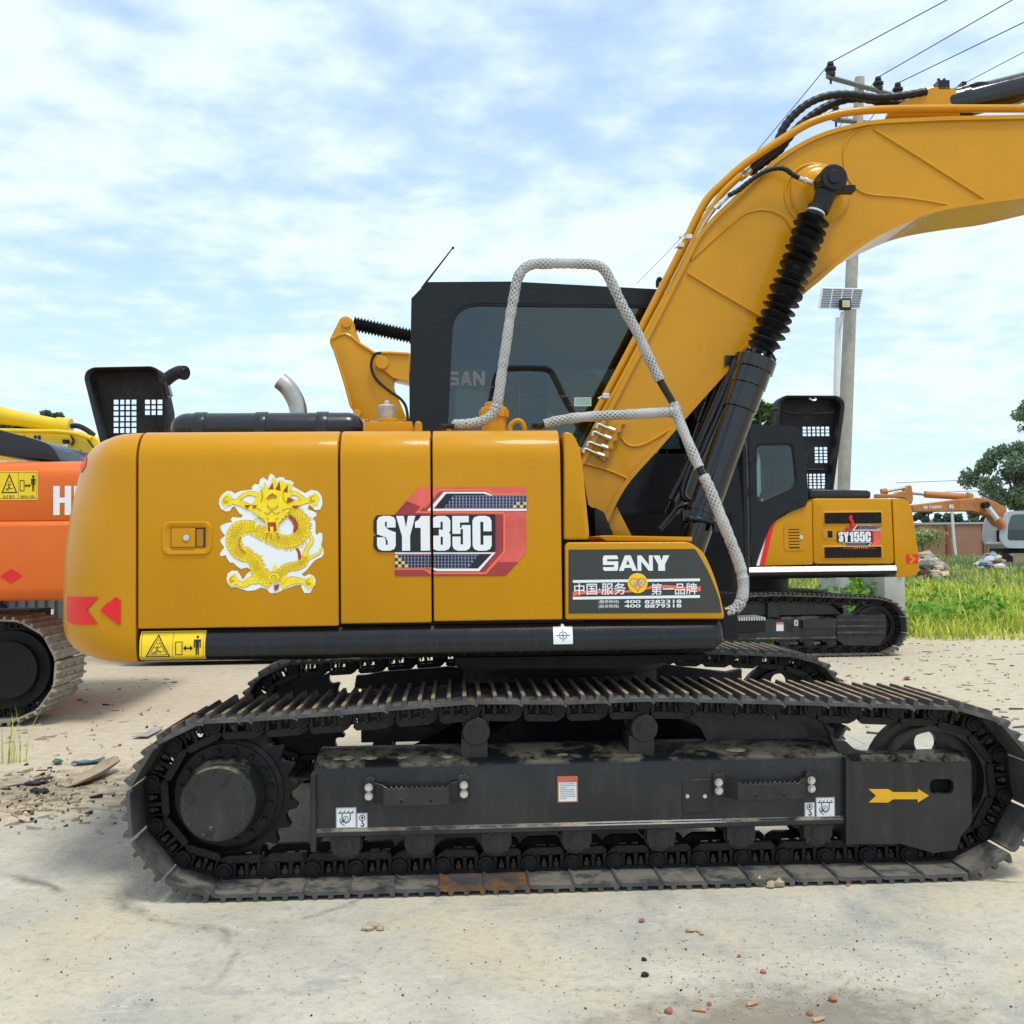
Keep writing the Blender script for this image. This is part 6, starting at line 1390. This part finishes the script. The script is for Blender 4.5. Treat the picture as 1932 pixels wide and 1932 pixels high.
b = MB(); q = [W(KR[0]+a*KR[2], KR[1]+c*KR[2], 50) for a, c in ((662,440),(684,735))]; b.tube([q[0], q[1], Vector((q[1].x+.15, 50, 0))], .075, 10); tag(b.build('thin_post', GALV), 'thin white post leaning in front of the brick wall', 'post')
YP = 12.7
pt, pb = W(1622, 147, YP), W(1583, 1090, YP); pb = pb+(pb-pt).normalized()*(pb.z/abs((pb-pt).normalized().z))
PO_ = thing('utility_pole', 'tall leaning concrete power pole with crossarms and solar lamp', 'utility pole', pb)
b = MB(); b.tube([pt.lerp(pb, i/8) for i in range(9)], [.085+.055*i/8 for i in range(9)], 20); b.build('shaft', CONCP, PO_)
b = MB(); c0, c1 = W(1562, 145, YP-.9), W(1680, 178, YP+.6); b.tube([c0, c1], .05, 4); c2, c3 = W(1575, 226, YP-.5), W(1640, 232, YP+.3); b.tube([c2, c3], .045, 4); b.build('crossarm', M('dull_galvanized', (.16, .17, .16), .6, metal=.4), PO_)
im = MB(); im.lathe([(.02,-.22),(.02,-.10),(.075,-.09),(.085,-.04),(.05,-.03),(.05,.0),(.095,.01),(.095,.05),(.045,.06),(.04,.09),(.06,.10),(.05,.15),(.01,.16)], (0, 0, 0), (0, 0, 1), 14); im = im.mesh('insulator', [M('insulator_glaze', (.035, .03, .028), .3)])
ins = [W(1567, 134, YP-.86), W(1657, 161, YP+.28), W(1694, 172, YP+.5)]
for p in ins: put('insulator', im, PO_, p)
put('insulator', im, PO_, W(1577, 216, YP-.45))
def wire(a, c, sag, r=.008):
    P_ = []
    for i in range(25):
        t = i/24; p = a.lerp(c, t); P_.append(p-Vector((0, 0, sag*4*t*(1-t))))
    b = MB(); b.tube(P_, r, 6); return b.build('wire', WIRE, PO_)
tip = [p+Vector((0, 0, .15)) for p in ins]
for a, (u, v) in zip(tip, ((1790, -2), (1913, -2), (1934, 41))):
    far = W(u, v, YP-2.6); d_ = (far-a); wire(a, a+d_*3.2, .0)
for a, (u, v) in zip(tip, ((1200, 536), (1290, 590), (1330, 610))): wire(a, W(u, v, 34), .15)
wire(W(1700, 220, YP+.5), W(1932, 98, YP-2), 0, .006); wire(W(1700, 228, YP+.5), W(1932, 142, YP-2), 0, .006)
LP = thing('solar_lamp', 'solar panel floodlight on a white bracket strapped to the power pole', 'solar lamp', W(1585, 600, YP-.25))
Yl = YP-.35; q = [W(u, v, Yl) for u, v in ((1551,543),(1629,545),(1622,583),(1545,583))]
b = MB(); n_ = Vector((0, .04, .02)); b.add(q+[p+n_ for p in q], [(0,1,2,3),(7,6,5,4),(0,4,5,1),(1,5,6,2),(2,6,7,3),(3,7,4,0)]); pn = b.build('panel', GALV, LP)
b = MB()
for i in range(11):
    t0, t1 = (i+.5)/12, (i+1.05)/12; a_ = [q[0].lerp(q[3], t0), q[1].lerp(q[2], t0), q[1].lerp(q[2], t1), q[0].lerp(q[3], t1)]
    for j in range(4):
        s0, s1 = (j+.12)/4.1, (j+1.02)/4.1; b.add([a_[0].lerp(a_[1], s0), a_[0].lerp(a_[1], s1), a_[3].lerp(a_[2], s1), a_[3].lerp(a_[2], s0)], [(0,1,2,3)])
for k in range(len(b.v)): b.v[k] = (b.v[k][0], b.v[k][1]-.004, b.v[k][2])
b.build('solar_cell', PVC, pn, recalc=False)
p = W(1594, 574, Yl-.1); b = MB(); b.box(p.x-.09, p.x+.09, Yl-.16, Yl-.06, p.z-.10, p.z+.08); b.box(p.x-.07, p.x+.07, Yl-.165, Yl-.16, p.z-.07, p.z+.06, 1); b.build('floodlight', [BLKM, LAMPG], LP, bevel=.005, seg=1)
b = MB(); b.tube([W(1589, 588, Yl), W(1580, 625, Yl+.05), W(1578, 740, Yl+.08)], .025, 8); b.tube([W(1592, 590, Yl), W(1582, 640, Yl+.05)], .018, 6); b.tube([W(1582, 600, Yl+.12), W(1571, 1020, Yl+.12)], .06, 8); b.build('bracket', GALV, LP)
# overhead lines far beyond the field
b = MB(); b.tube([W(1690, 932, 70), W(1850, 926, 70), W(2100, 912, 70)], .02, 5); tag(b.build('cable', WIRE), 'lower thin overhead cable beyond the field', 'cable')
b = MB(); b.tube([W(1690, 911, 70), W(1850, 905, 70), W(2100, 893, 70)], .02, 5); tag(b.build('cable', WIRE), 'upper thin overhead cable beyond the field', 'cable')
# concrete blocks under the second machine
for u0, v0, u1, v1, Y, lb in ((1668,1088,1709,1160,9.7,'larger pale concrete block behind the second excavator track end'), (1578,1090,1604,1140,10.2,'smaller concrete block half hidden in vines under the second excavator')):
    a, c = W(u0, v0, Y), W(u1, v1, Y); b = MB(); b.box(a.x, c.x, Y, Y+.8, 0, a.z); tag(b.build('concrete_block', CONCB, bevel=.015), lb, 'concrete block')
b = MB(); a, c = W(-30, 1130, 9.0), W(118, 1200, 9.0); b.box(a.x, c.x, 9.0, 9.3, 0, a.z+.4)
for i in range(9): xx = a.x+(c.x-a.x)*i/8; b.box(xx-.04, xx+.04, 8.95, 9.0, 0, a.z+.4)
tag(b.build('metal_panel', M('grey_sheet', (.10, .115, .12), .5, var=.2)), 'dark grey metal panel standing in grass behind the orange excavator', 'metal panel')
b = MB(); a, c = W(84, 1150, 8.9), W(100, 1180, 8.9); b.box(a.x, c.x, 8.90, 8.94, c.z, a.z); tag(b.build('paper_sheet', WHT), 'small white sheet fixed to the dark grey panel', 'sheet')
# ------------------------------------------------------------------ grass and weeds
def blades(name, pos, hgt, wid, mat, lean=.5, seg=3, seed=1):
    rg = np.random.default_rng(seed); n = len(pos); ang = rg.uniform(0, 2*np.pi, n); ln = rg.uniform(.1, 1, n)*lean*hgt
    dx, dy = np.cos(ang), np.sin(ang); px, py = -dy, dx
    V = np.zeros((n, seg*2+1, 3))
    for s in range(seg):
        t = s/seg; w = wid*(1-t*.6)*.5; cx = pos[:, 0]+dx*ln*t*t; cy = pos[:, 1]+dy*ln*t*t; cz = pos[:, 2]+hgt*(t-.18*t*t*ln/hgt)
        V[:, 2*s] = np.stack([cx-px*w, cy-py*w, cz], 1); V[:, 2*s+1] = np.stack([cx+px*w, cy+py*w, cz], 1)
    V[:, -1] = np.stack([pos[:, 0]+dx*ln, pos[:, 1]+dy*ln, pos[:, 2]+hgt*(1-.3*ln/hgt)], 1)
    me = bpy.data.meshes.new(name); k = seg*2+1; base = np.arange(n)[:, None]*k
    quads = np.concatenate([base+np.array([[2*s, 2*s+1, 2*s+3, 2*s+2]]) for s in range(seg-1)], 0); tris = base+np.array([[k-3, k-2, k-1]])
    me.vertices.add(n*k); me.vertices.foreach_set('co', V.reshape(-1))
    loops = np.concatenate([quads.reshape(-1), tris.reshape(-1)]); me.loops.add(len(loops)); me.loops.foreach_set('vertex_index', loops.astype(np.int32))
    st = np.concatenate([np.arange(len(quads))*4, len(quads)*4+np.arange(len(tris))*3]); tot = np.concatenate([np.full(len(quads), 4), np.full(len(tris), 3)])
    me.polygons.add(len(st)); me.polygons.foreach_set('loop_start', st.astype(np.int32)); me.polygons.foreach_set('loop_total', tot.astype(np.int32))
    me.materials.append(mat); me.update(calc_edges=True); me.validate()
    return put(name, me)
CP, FX, RX = np.array(CAM), np.array(_f), np.array(_r)
def field(n, d0, d1, t0, t1, seed, edge=True):
    rg = np.random.default_rng(seed); d = d0*np.exp(rg.random(n)*math.log(d1/d0)); t = rg.uniform(t0, t1, n)*d
    p = CP[None, :]+FX[None, :]*d[:, None]+RX[None, :]*t[:, None]; p[:, 2] = 0
    return p, d
def gnoise(p, s, seed):
    a = np.random.default_rng(seed).uniform(0, 6.28, 8); o = 0
    for i in range(4): o = o+np.sin(p[:, 0]*s*(1+.7*i)+a[i]+1.3*np.sin(p[:, 1]*s*(.8+.5*i)+a[i+4]))/(1+i*.6)
    return o/2.3
p, d = field(52000, 13.2, 52, .16, .72, 2)
rg = np.random.default_rng(9)
dd = d-.6*gnoise(p, 1.3, 4); t = ((p-CP)@RX)/d
keep = (dd > 13.9+.25*np.abs(t-.35)*0+rg.random(len(d))*.5) & (gnoise(p, .9, 7)+rg.normal(0, .5, len(d)) > -1.0) & (rg.random(len(d)) < .30+.62*(gnoise(p, .7, 11)+.9))
p, d = p[keep], d[keep]
h = (.10+.26*rg.random(len(d))**1.5)*(1+.8*gnoise(p, 1.1, 3))*np.clip(.8+(d-14)*.02, .8, 1.9)
h = np.clip(h, .06, .9)
kind(blades('grass', p, h, .012+.0011*d, GRS, .75, 3, 1), 'stuff')
p, d = field(17000, 30, 55, .16, .72, 5); h = (.35+.45*rg.random(len(d)))*np.clip((d-26)/18, .35, 1.1)
kind(blades('tall_weeds', p, h, .05+.002*d, GRS2, .35, 3, 2), 'stuff')
b = MB(); e = [];
for i in range(60):
    t = .10+.75*i/59; dd = 14.9+.2*math.sin(i*.9); q = CAM+_f*dd+_r*t*dd; e.append((q.x, q.y, .006))
e2 = []
for i in range(60): t = .85-.75*i/59; q = CAM+_f*70+_r*t*70; e2.append((q.x, q.y, .006))
b.add(e+e2, [list(range(120))]); kind(b.build('field_soil', M('field_soil', (.085, .10, .035), .95, var=.4, vs=1.2, dirt=(.24, .20, .12), dirt_amt=.7, dirt_scale=1.5)), 'structure')
for nm, c, n, r, hh, lb in (('weed_tuft', G(14, 1440), 22, .10, .40, 'thin green weed tuft at the left edge of the dirt'), ('weed_tuft', G(95, 1212), 260, 1.0, .75, 'long grass growing behind the orange excavator track')):
    a = rg.uniform(0, 6.28, n); q = np.sqrt(rg.random(n))*r; pp = np.stack([c.x+q*np.cos(a)*1.3, c.y+q*np.sin(a)*.5, np.zeros(n)], 1)
    tag(blades(nm, pp, hh*rg.uniform(.3, 1, n), .007 if n < 50 else .012, GRS, .5, 3, n), lb, 'grass tuft')
def leaves(pts, size, mat, name, parent=None, seed=0, flat=.0):
    rg = np.random.default_rng(seed); n = len(pts); nrm = rg.normal(0, 1, (n, 3)); nrm[:, 2] += flat; nrm /= np.linalg.norm(nrm, axis=1)[:, None]
    a = np.cross(nrm, rg.normal(0, 1, (n, 3))); a /= np.linalg.norm(a, axis=1)[:, None]; c = np.cross(nrm, a); s = size*rg.uniform(.55, 1.25, n)[:, None]
    V = np.stack([pts-a*s*.5, pts+c*s*.32, pts+a*s*.55, pts-c*s*.32], 1)
    me = bpy.data.meshes.new(name); me.vertices.add(n*4); me.vertices.foreach_set('co', V.reshape(-1)-(np.array(wloc(parent))*0 if parent else 0).repeat(1) if False else V.reshape(-1))
    me.loops.add(n*4); me.loops.foreach_set('vertex_index', np.arange(n*4, dtype=np.int32)); me.polygons.add(n); me.polygons.foreach_set('loop_start', np.arange(n, dtype=np.int32)*4); me.polygons.foreach_set('loop_total', np.full(n, 4, dtype=np.int32))
    me.materials.append(mat); me.update(calc_edges=True); me.validate(); return put(name, me, parent)
def tree(u, v, Y, ru, rv, n, size, mat, label, seed, name='tree', clumps=26, group=None):
    """crown centre at (u, v) at depth Y, radii in photo pixels"""
    rg = np.random.default_rng(seed); c = W(u, v, Y); s = (c-CAM).dot(FW)/F; rx, rz = ru*s, rv*s
    base = Vector((c.x, c.y, 0)); tr = thing(name, label, 'tree', base, group)
    cl = []; b = MB(); zt = c.z+rz*.55
    b.tube([base, base+Vector((rx*.05, 0, c.z*.5)), Vector((c.x-rx*.04, c.y, zt))], [rx*.07+.06, rx*.05+.05, .03], 8)
    pts = []
    for i in range(clumps):
        a = rg.uniform(0, 6.28); e = rg.uniform(-1, 1); rr = rg.uniform(.45, 1)**.6; w = math.sqrt(max(0, 1-e*e))*(.85+.3*rg.random())*(1.0 if e < .2 else .9)
        q = Vector((c.x+rx*rr*w*math.cos(a), c.y+rx*rr*w*math.sin(a), c.z+rz*rr*e)); cr = rx*rg.uniform(.20, .36)
        m_ = int(n/clumps*rg.uniform(.6, 1.4)); g_ = rg.normal(0, 1, (m_, 3)); g_ /= np.linalg.norm(g_, axis=1)[:, None]; g_ *= (rg.random(m_)**.45)[:, None]*cr; g_[:, 2] *= .75
        pts.append(np.array(q)[None, :]+g_)
        if i % 2 == 0: z_ = max(c.z-rz*.8, q.z-rx*.6); b.tube([Vector((c.x, c.y, max(z_, base.z+.5))), Vector((c.x, c.y, z_)).lerp(q, .55)+Vector((0, 0, .1*rx)), q], [.035*rx+.02, .02*rx+.015, .01], 5)
    b.build('trunk', BARK, tr); leaves(np.concatenate(pts), size, mat, 'crown', tr, seed)
    return tr
tree(1914, 902, 72, 84, 66, 14000, .30, LEAF, 'broad dark green tree rising above the wall at the right', 11, clumps=44)
tree(1962, 788, 80, 50, 34, 3500, .32, LEAF, 'tall tree whose leaves just reach in at the right edge', 12)
tree(1436, 806, 30, 34, 52, 2600, .26, LEAF2, 'light green tree top showing beside the black boom cylinder', 13)
tree(96, 796, 42, 26, 24, 1500, .26, LEAF3, 'small tree top behind the lemon-yellow boom', 14, clumps=14)
tree(32, 808, 46, 42, 16, 1800, .26, LEAF3, 'low bushy tree crown behind the yellow boom at the left edge', 15, clumps=16)
for i, (u, v, r1, r2, lb) in enumerate(((1752, 975, 26, 17, 'bluish tree clump above the wall beside the yellow counterweight'), (1800, 981, 20, 12, 'low shrub top above the wall under the far boom'), (1846, 976, 24, 18, 'dark shrub top above the wall near the pale cab'), (1700, 976, 26, 16, 'shrub top above the wall, half behind the yellow counterweight'))):
    tree(u, v, 64, r1, r2, 1500, .30, LEAF3 if i != 2 else LEAF, lb, 20+i, clumps=14)
c = W(1740, 1010, 55); pp = np.random.default_rng(3).normal(0, 1, (700, 3))*np.array([.75, .3, .32])+np.array([c.x, c.y, c.z-.2]); 
sb = thing('shrub', 'small leafy shrub growing against the brick wall', 'shrub', (c.x, c.y, 0)); leaves(pp, .22, GRS2, 'foliage', sb, 3); b = MB(); b.tube([(c.x, c.y, 0), (c.x, c.y, c.z)], .05, 6); b.build('stem', BARK, sb)
rg = np.random.default_rng(31); n = 2600; x_ = rg.uniform(W(1430, 1120, 10).x, W(1690, 1120, 10).x, n); pp = np.stack([x_, 10.5+rg.normal(0, .45, n), np.abs(rg.normal(0, .38, n))*(1+.5*np.sin(x_*2.1))], 1)
kind(leaves(pp, .13, VINE, 'vine_foliage', None, 31, .8), 'stuff')
n = 1500; ctr = [CAM+_f*dd+_r*t*dd for dd, t in ((17, .43), (19, .46), (16.2, .40), (22, .42), (18, .37))]; q = rg.integers(0, 5, n); cc = np.array([tuple(c) for c in ctr])[q]; pp = cc+rg.normal(0, 1, (n, 3))*np.array([.38, .38, .12]); pp[:, 2] = np.abs(rg.normal(.12, .12, n)); kind(leaves(pp, .12, VINE, 'broadleaf_weeds', None, 33, 1.2), 'stuff')
# ------------------------------------------------------------------ rubble and litter
def lump(b, c, r, mi=0, sq=.6, rg=random):
    vs = []; n = 7
    for j in range(4):
        e = -1.2+2.4*j/3
        for i in range(n): t = 6.283*i/n; k = r*rg.uniform(.7, 1.2); vs.append((c[0]+k*math.cos(t)*math.cos(e), c[1]+k*math.sin(t)*math.cos(e), c[2]+k*sq*math.sin(e)))
    b.add(vs, [(j*n+i, j*n+(i+1) % n, (j+1)*n+(i+1) % n, (j+1)*n+i) for j in range(3) for i in range(n)]+[list(range(n-1, -1, -1)), list(range(3*n, 4*n))], mi)
random.seed(12)
for u0, u1, v0, v1, Y, n, lb in ((1700, 1796, 1080, 1102, 19, 260, 'heap of mixed rubble and rags in the grass beside the counterweight'), (1832, 1922, 1078, 1090, 19, 150, 'low strip of brick rubble farther right in the grass')):
    b = MB()
    for i in range(n):
        u = random.triangular(u0, u1); v = random.uniform(v0, v1); p = G(u, v); k_ = 1-abs(u-(u0+u1)/2)/(u1-u0)*1.6; lump(b, (p.x, p.y, random.uniform(.15, .95)*max(k_, .3)), random.uniform(.08, .28), random.choice((0, 0, 1, 2, 3, 3, 4, 5)), random.uniform(.3, .8))
    o = b.build('rubble_heap', [STONE, BRKC, WOODC, M('pale_rag', (.55, .54, .50), .9), M('blue_rag', (.20, .30, .40), .8), MUD]); kind(o, 'stuff')
KF = (0, 1572.3, .50003); KF2 = (966, 1572.3, .50003)
def gp(k, a, c): return G(k[0]+a*k[2], k[1]+c*k[2])
def one(name, u, v, r, mat, label, cat, sq=.6, group=None, n=1):
    b = MB(); c = G(u, v)
    for i in range(n): lump(b, (c.x+(random.uniform(-1, 1)*r*1.6 if n > 1 else 0), c.y+(random.uniform(-1, 1)*r if n > 1 else 0), r*sq*.7), r*(random.uniform(.5, 1) if n > 1 else 1), 0, sq)
    return tag(b.build(name, mat, ang=20), label, cat, group)
one('mud_clod', 711, 1751, .022, MUD, 'dried mud clod lying in front on the bare concrete', 'mud clod', .5, None, 6)
one('mud_clod', 1448, 1671, .028, MUD, 'crumbled mud clod at the foot of the near track', 'mud clod', .7, None, 6)
one('mud_clod', 1315, 1761, .018, MUD, 'flat grey mud crumb on the concrete right of centre', 'mud clod', .5, None, 4)
one('coal_lump', 1216, 1842, .0135, DKST, 'black coal-like lump on the concrete, the larger of two', 'stone'); one('coal_lump', 1215, 1812, .010, DKST, 'small black coal-like lump on the concrete, above the larger', 'stone')
for u, v, r, w_ in ((1211, 1740, .011, 'orange brick chip alone on clean concrete behind the coal lumps'), (1262, 1911, .014, 'large red brick chip at the bottom edge left of the splinters'), (1440, 1836, .010, 'red brick chip on the upper rim of the dark stain'), (1572, 1890, .014, 'large orange brick chip right of the dark stain'),
                  (1338, 1897, .009, 'small red brick chip between the two left brick splinters'), (1527, 1915, .010, 'small red brick chip just above the bottom brick splinter'), (1394, 1806, .008, 'tiny red brick chip beyond the dark stain'), (1600, 1672, .009, 'tiny orange brick chip at the foot of the track')): one('brick_chip', u, v, r, BRKC, w_, 'brick chip', .7, 'red brick chips on the concrete')
for u, v, dx, w_ in ((1420, 1898, 1, 'long pale brick splinter lying on the dark stain'), (1319, 1908, -1, 'long pale brick splinter left of the dark stain'), (1545, 1928, 1, 'pale brick splinter cut by the bottom edge')):
    c = G(u, v); b = MB(); b.tube([(c.x-.018, c.y-.004*dx, .006), (c.x-.004, c.y, .0065), (c.x+.018, c.y+.010*dx, .006)], [.0055, .0065, .0045], 6); tag(b.build('brick_splinter', bpy.data.materials.get('pale_brick') or M('pale_brick', (.48, .30, .19), .9, var=.2, vs=30)), w_, 'brick chip', 'pale brick splinters')
b = MB(); random.seed(21)
for i in range(900):
    if i < 430: u, v = random.gauss(1480, 200), random.triangular(1700, 1932, 1880)
    else: u, v = random.uniform(0, 1932), random.uniform(1690, 1932)
    c = G(u, v); lump(b, (c.x, c.y, .002), random.choice((.0012, .0016, .002, .0025, .003, .004)), random.choice((0, 0, 0, 1, 1, 1, 1, 2, 3)), .7)
kind(b.build('gravel', [STONE, MUD, BRKC, DKST]), 'stuff')
# sheets and scraps on the dirt at the left
def sheet(name, pts, mat, label, cat, lift, th=.006, cr=0.0, group=None):
    """pts photo points round a flat scrap; lift: heights"""
    P_ = [G(u, v) for u, v in pts]; n = len(P_); c = sum(P_, Vector())/n; b = MB(); rr = random.Random(len(label)); vs = []
    R_ = 6
    for j in range(R_+1):
        f = j/R_
        for i in range(n): q = c.lerp(P_[i], f); vs.append(Vector((q.x, q.y, .012+lift[i]*f*f+cr*rr.uniform(-1, 1))))
    fs = [(j*n+i, j*n+(i+1) % n, (j+1)*n+(i+1) % n, (j+1)*n+i) for j in range(R_) for i in range(n)]
    b.add(vs, fs); b.add([v-Vector((0, 0, th)) for v in vs], [f[::-1] for f in fs]); o = R_*n; e = len(vs)
    b.f += [[o+i, o+(i+1) % n, e+o+(i+1) % n, e+o+i] for i in range(n)]; b.m += [0]*n
    return tag(b.build(name, mat, ang=40), label, cat, group)
KP = lambda *q: PK(KQ, q)
sheet('cardboard', KP((435,1352),(480,1362),(560,1362),(650,1342),(740,1308),(820,1268),(872,1242),(830,1226),(740,1252),(640,1285),(540,1320)), CARD, 'large grey-brown cardboard sheet curling up on the dirt', 'cardboard', [.0,.0,.02,.03,.04,.05,.06,.07,.06,.03,.0], .008, .004)
sheet('plastic_scrap', KP((510,1195),(600,1185),(690,1180),(762,1165),(758,1185),(690,1195),(600,1203),(540,1208)), BLUP, 'long faded blue plastic scrap on the dirt', 'plastic scrap', [.01]*8, .004, .012)
sheet('plastic_scrap', KP((375,1196),(400,1180),(440,1184),(460,1192),(420,1200)), GRNP, 'small green plastic scrap beside the blue one', 'plastic scrap', [.01]*5, .004, .01)
sheet('plastic_scrap', KP((950,1008),(1060,975),(1110,945),(1185,938),(1150,965),(1070,1008)), STONE, 'pale thin flat sheet lying on the dirt behind the track', 'plastic scrap', [.01]*6, .004, .006)
one('black_rag', 76, 1480, .035, M('navy_rag', (.035, .038, .055), .8), 'crumpled dark navy rag on the dirt by the cardboard', 'rag', .5, None, 5)
one('black_rag', 71, 1497, .03, DKST, 'crumpled black rag in front of the navy one', 'rag', .6, None, 4)
b = MB(); random.seed(33); mts = [CARD, MUD, WOODC, STONE, DKST, BARK]
for i in range(400):
    if i < 200: u, v = random.gauss(80, 60), random.gauss(1505, 28)
    else: u, v = random.uniform(0, 330), random.uniform(1280, 1560)
    c = G(max(u, -40), max(v, 1262)); a = random.uniform(0, 3.14) if random.random() < .5 else random.gauss(.1, .3); l = .006+.045*random.random()**4; w = .002+.009*random.random()**2; z = random.uniform(.002, .012); mi = random.choice((0, 0, 0, 1, 2, 3, 4, 5))
    ca, sa = math.cos(a), math.sin(a); q = [(c.x+x*ca-y*sa, c.y+x*sa+y*ca) for x, y in ((-l, -w), (l*.8, -w*.6), (l, w), (-l*.7, w*.8))]; t = random.uniform(-.002, .012)
    b.add([(q[0][0], q[0][1], z), (q[1][0], q[1][1], z+t), (q[2][0], q[2][1], z+t), (q[3][0], q[3][1], z), (q[0][0], q[0][1], 0), (q[1][0], q[1][1], 0), (q[2][0], q[2][1], 0), (q[3][0], q[3][1], 0)], [(0,1,2,3),(0,4,5,1),(1,5,6,2),(2,6,7,3),(3,7,4,0)], mi)
for i in range(200):
    u, v = random.uniform(1560, 1932), random.triangular(1205, 1420, 1215)
    c = G(u, v); a = random.gauss(0, .5); l = .008+.05*random.random()**3; w = .003+.009*random.random()**2; ca, sa = math.cos(a), math.sin(a); q = [(c.x+x*ca-y*sa, c.y+x*sa+y*ca) for x, y in ((-l, -w), (l, -w), (l*.8, w), (-l, w))]
    b.add([(x, y, random.uniform(.004, .016)) for x, y in q]+[(x, y, 0) for x, y in q], [(0,1,2,3),(0,4,5,1),(1,5,6,2),(2,6,7,3),(3,7,4,0)], random.choice((0, 1, 1, 0, 1, 5)))
kind(b.build('litter', mts), 'stuff')
sheet('plastic_scrap', [(1704, 1283), (1710, 1280.5), (1718, 1281), (1714, 1284)], REDD, 'tiny red scrap on the pale dirt right of the far track', 'plastic scrap', [.01]*4, .003, .004)
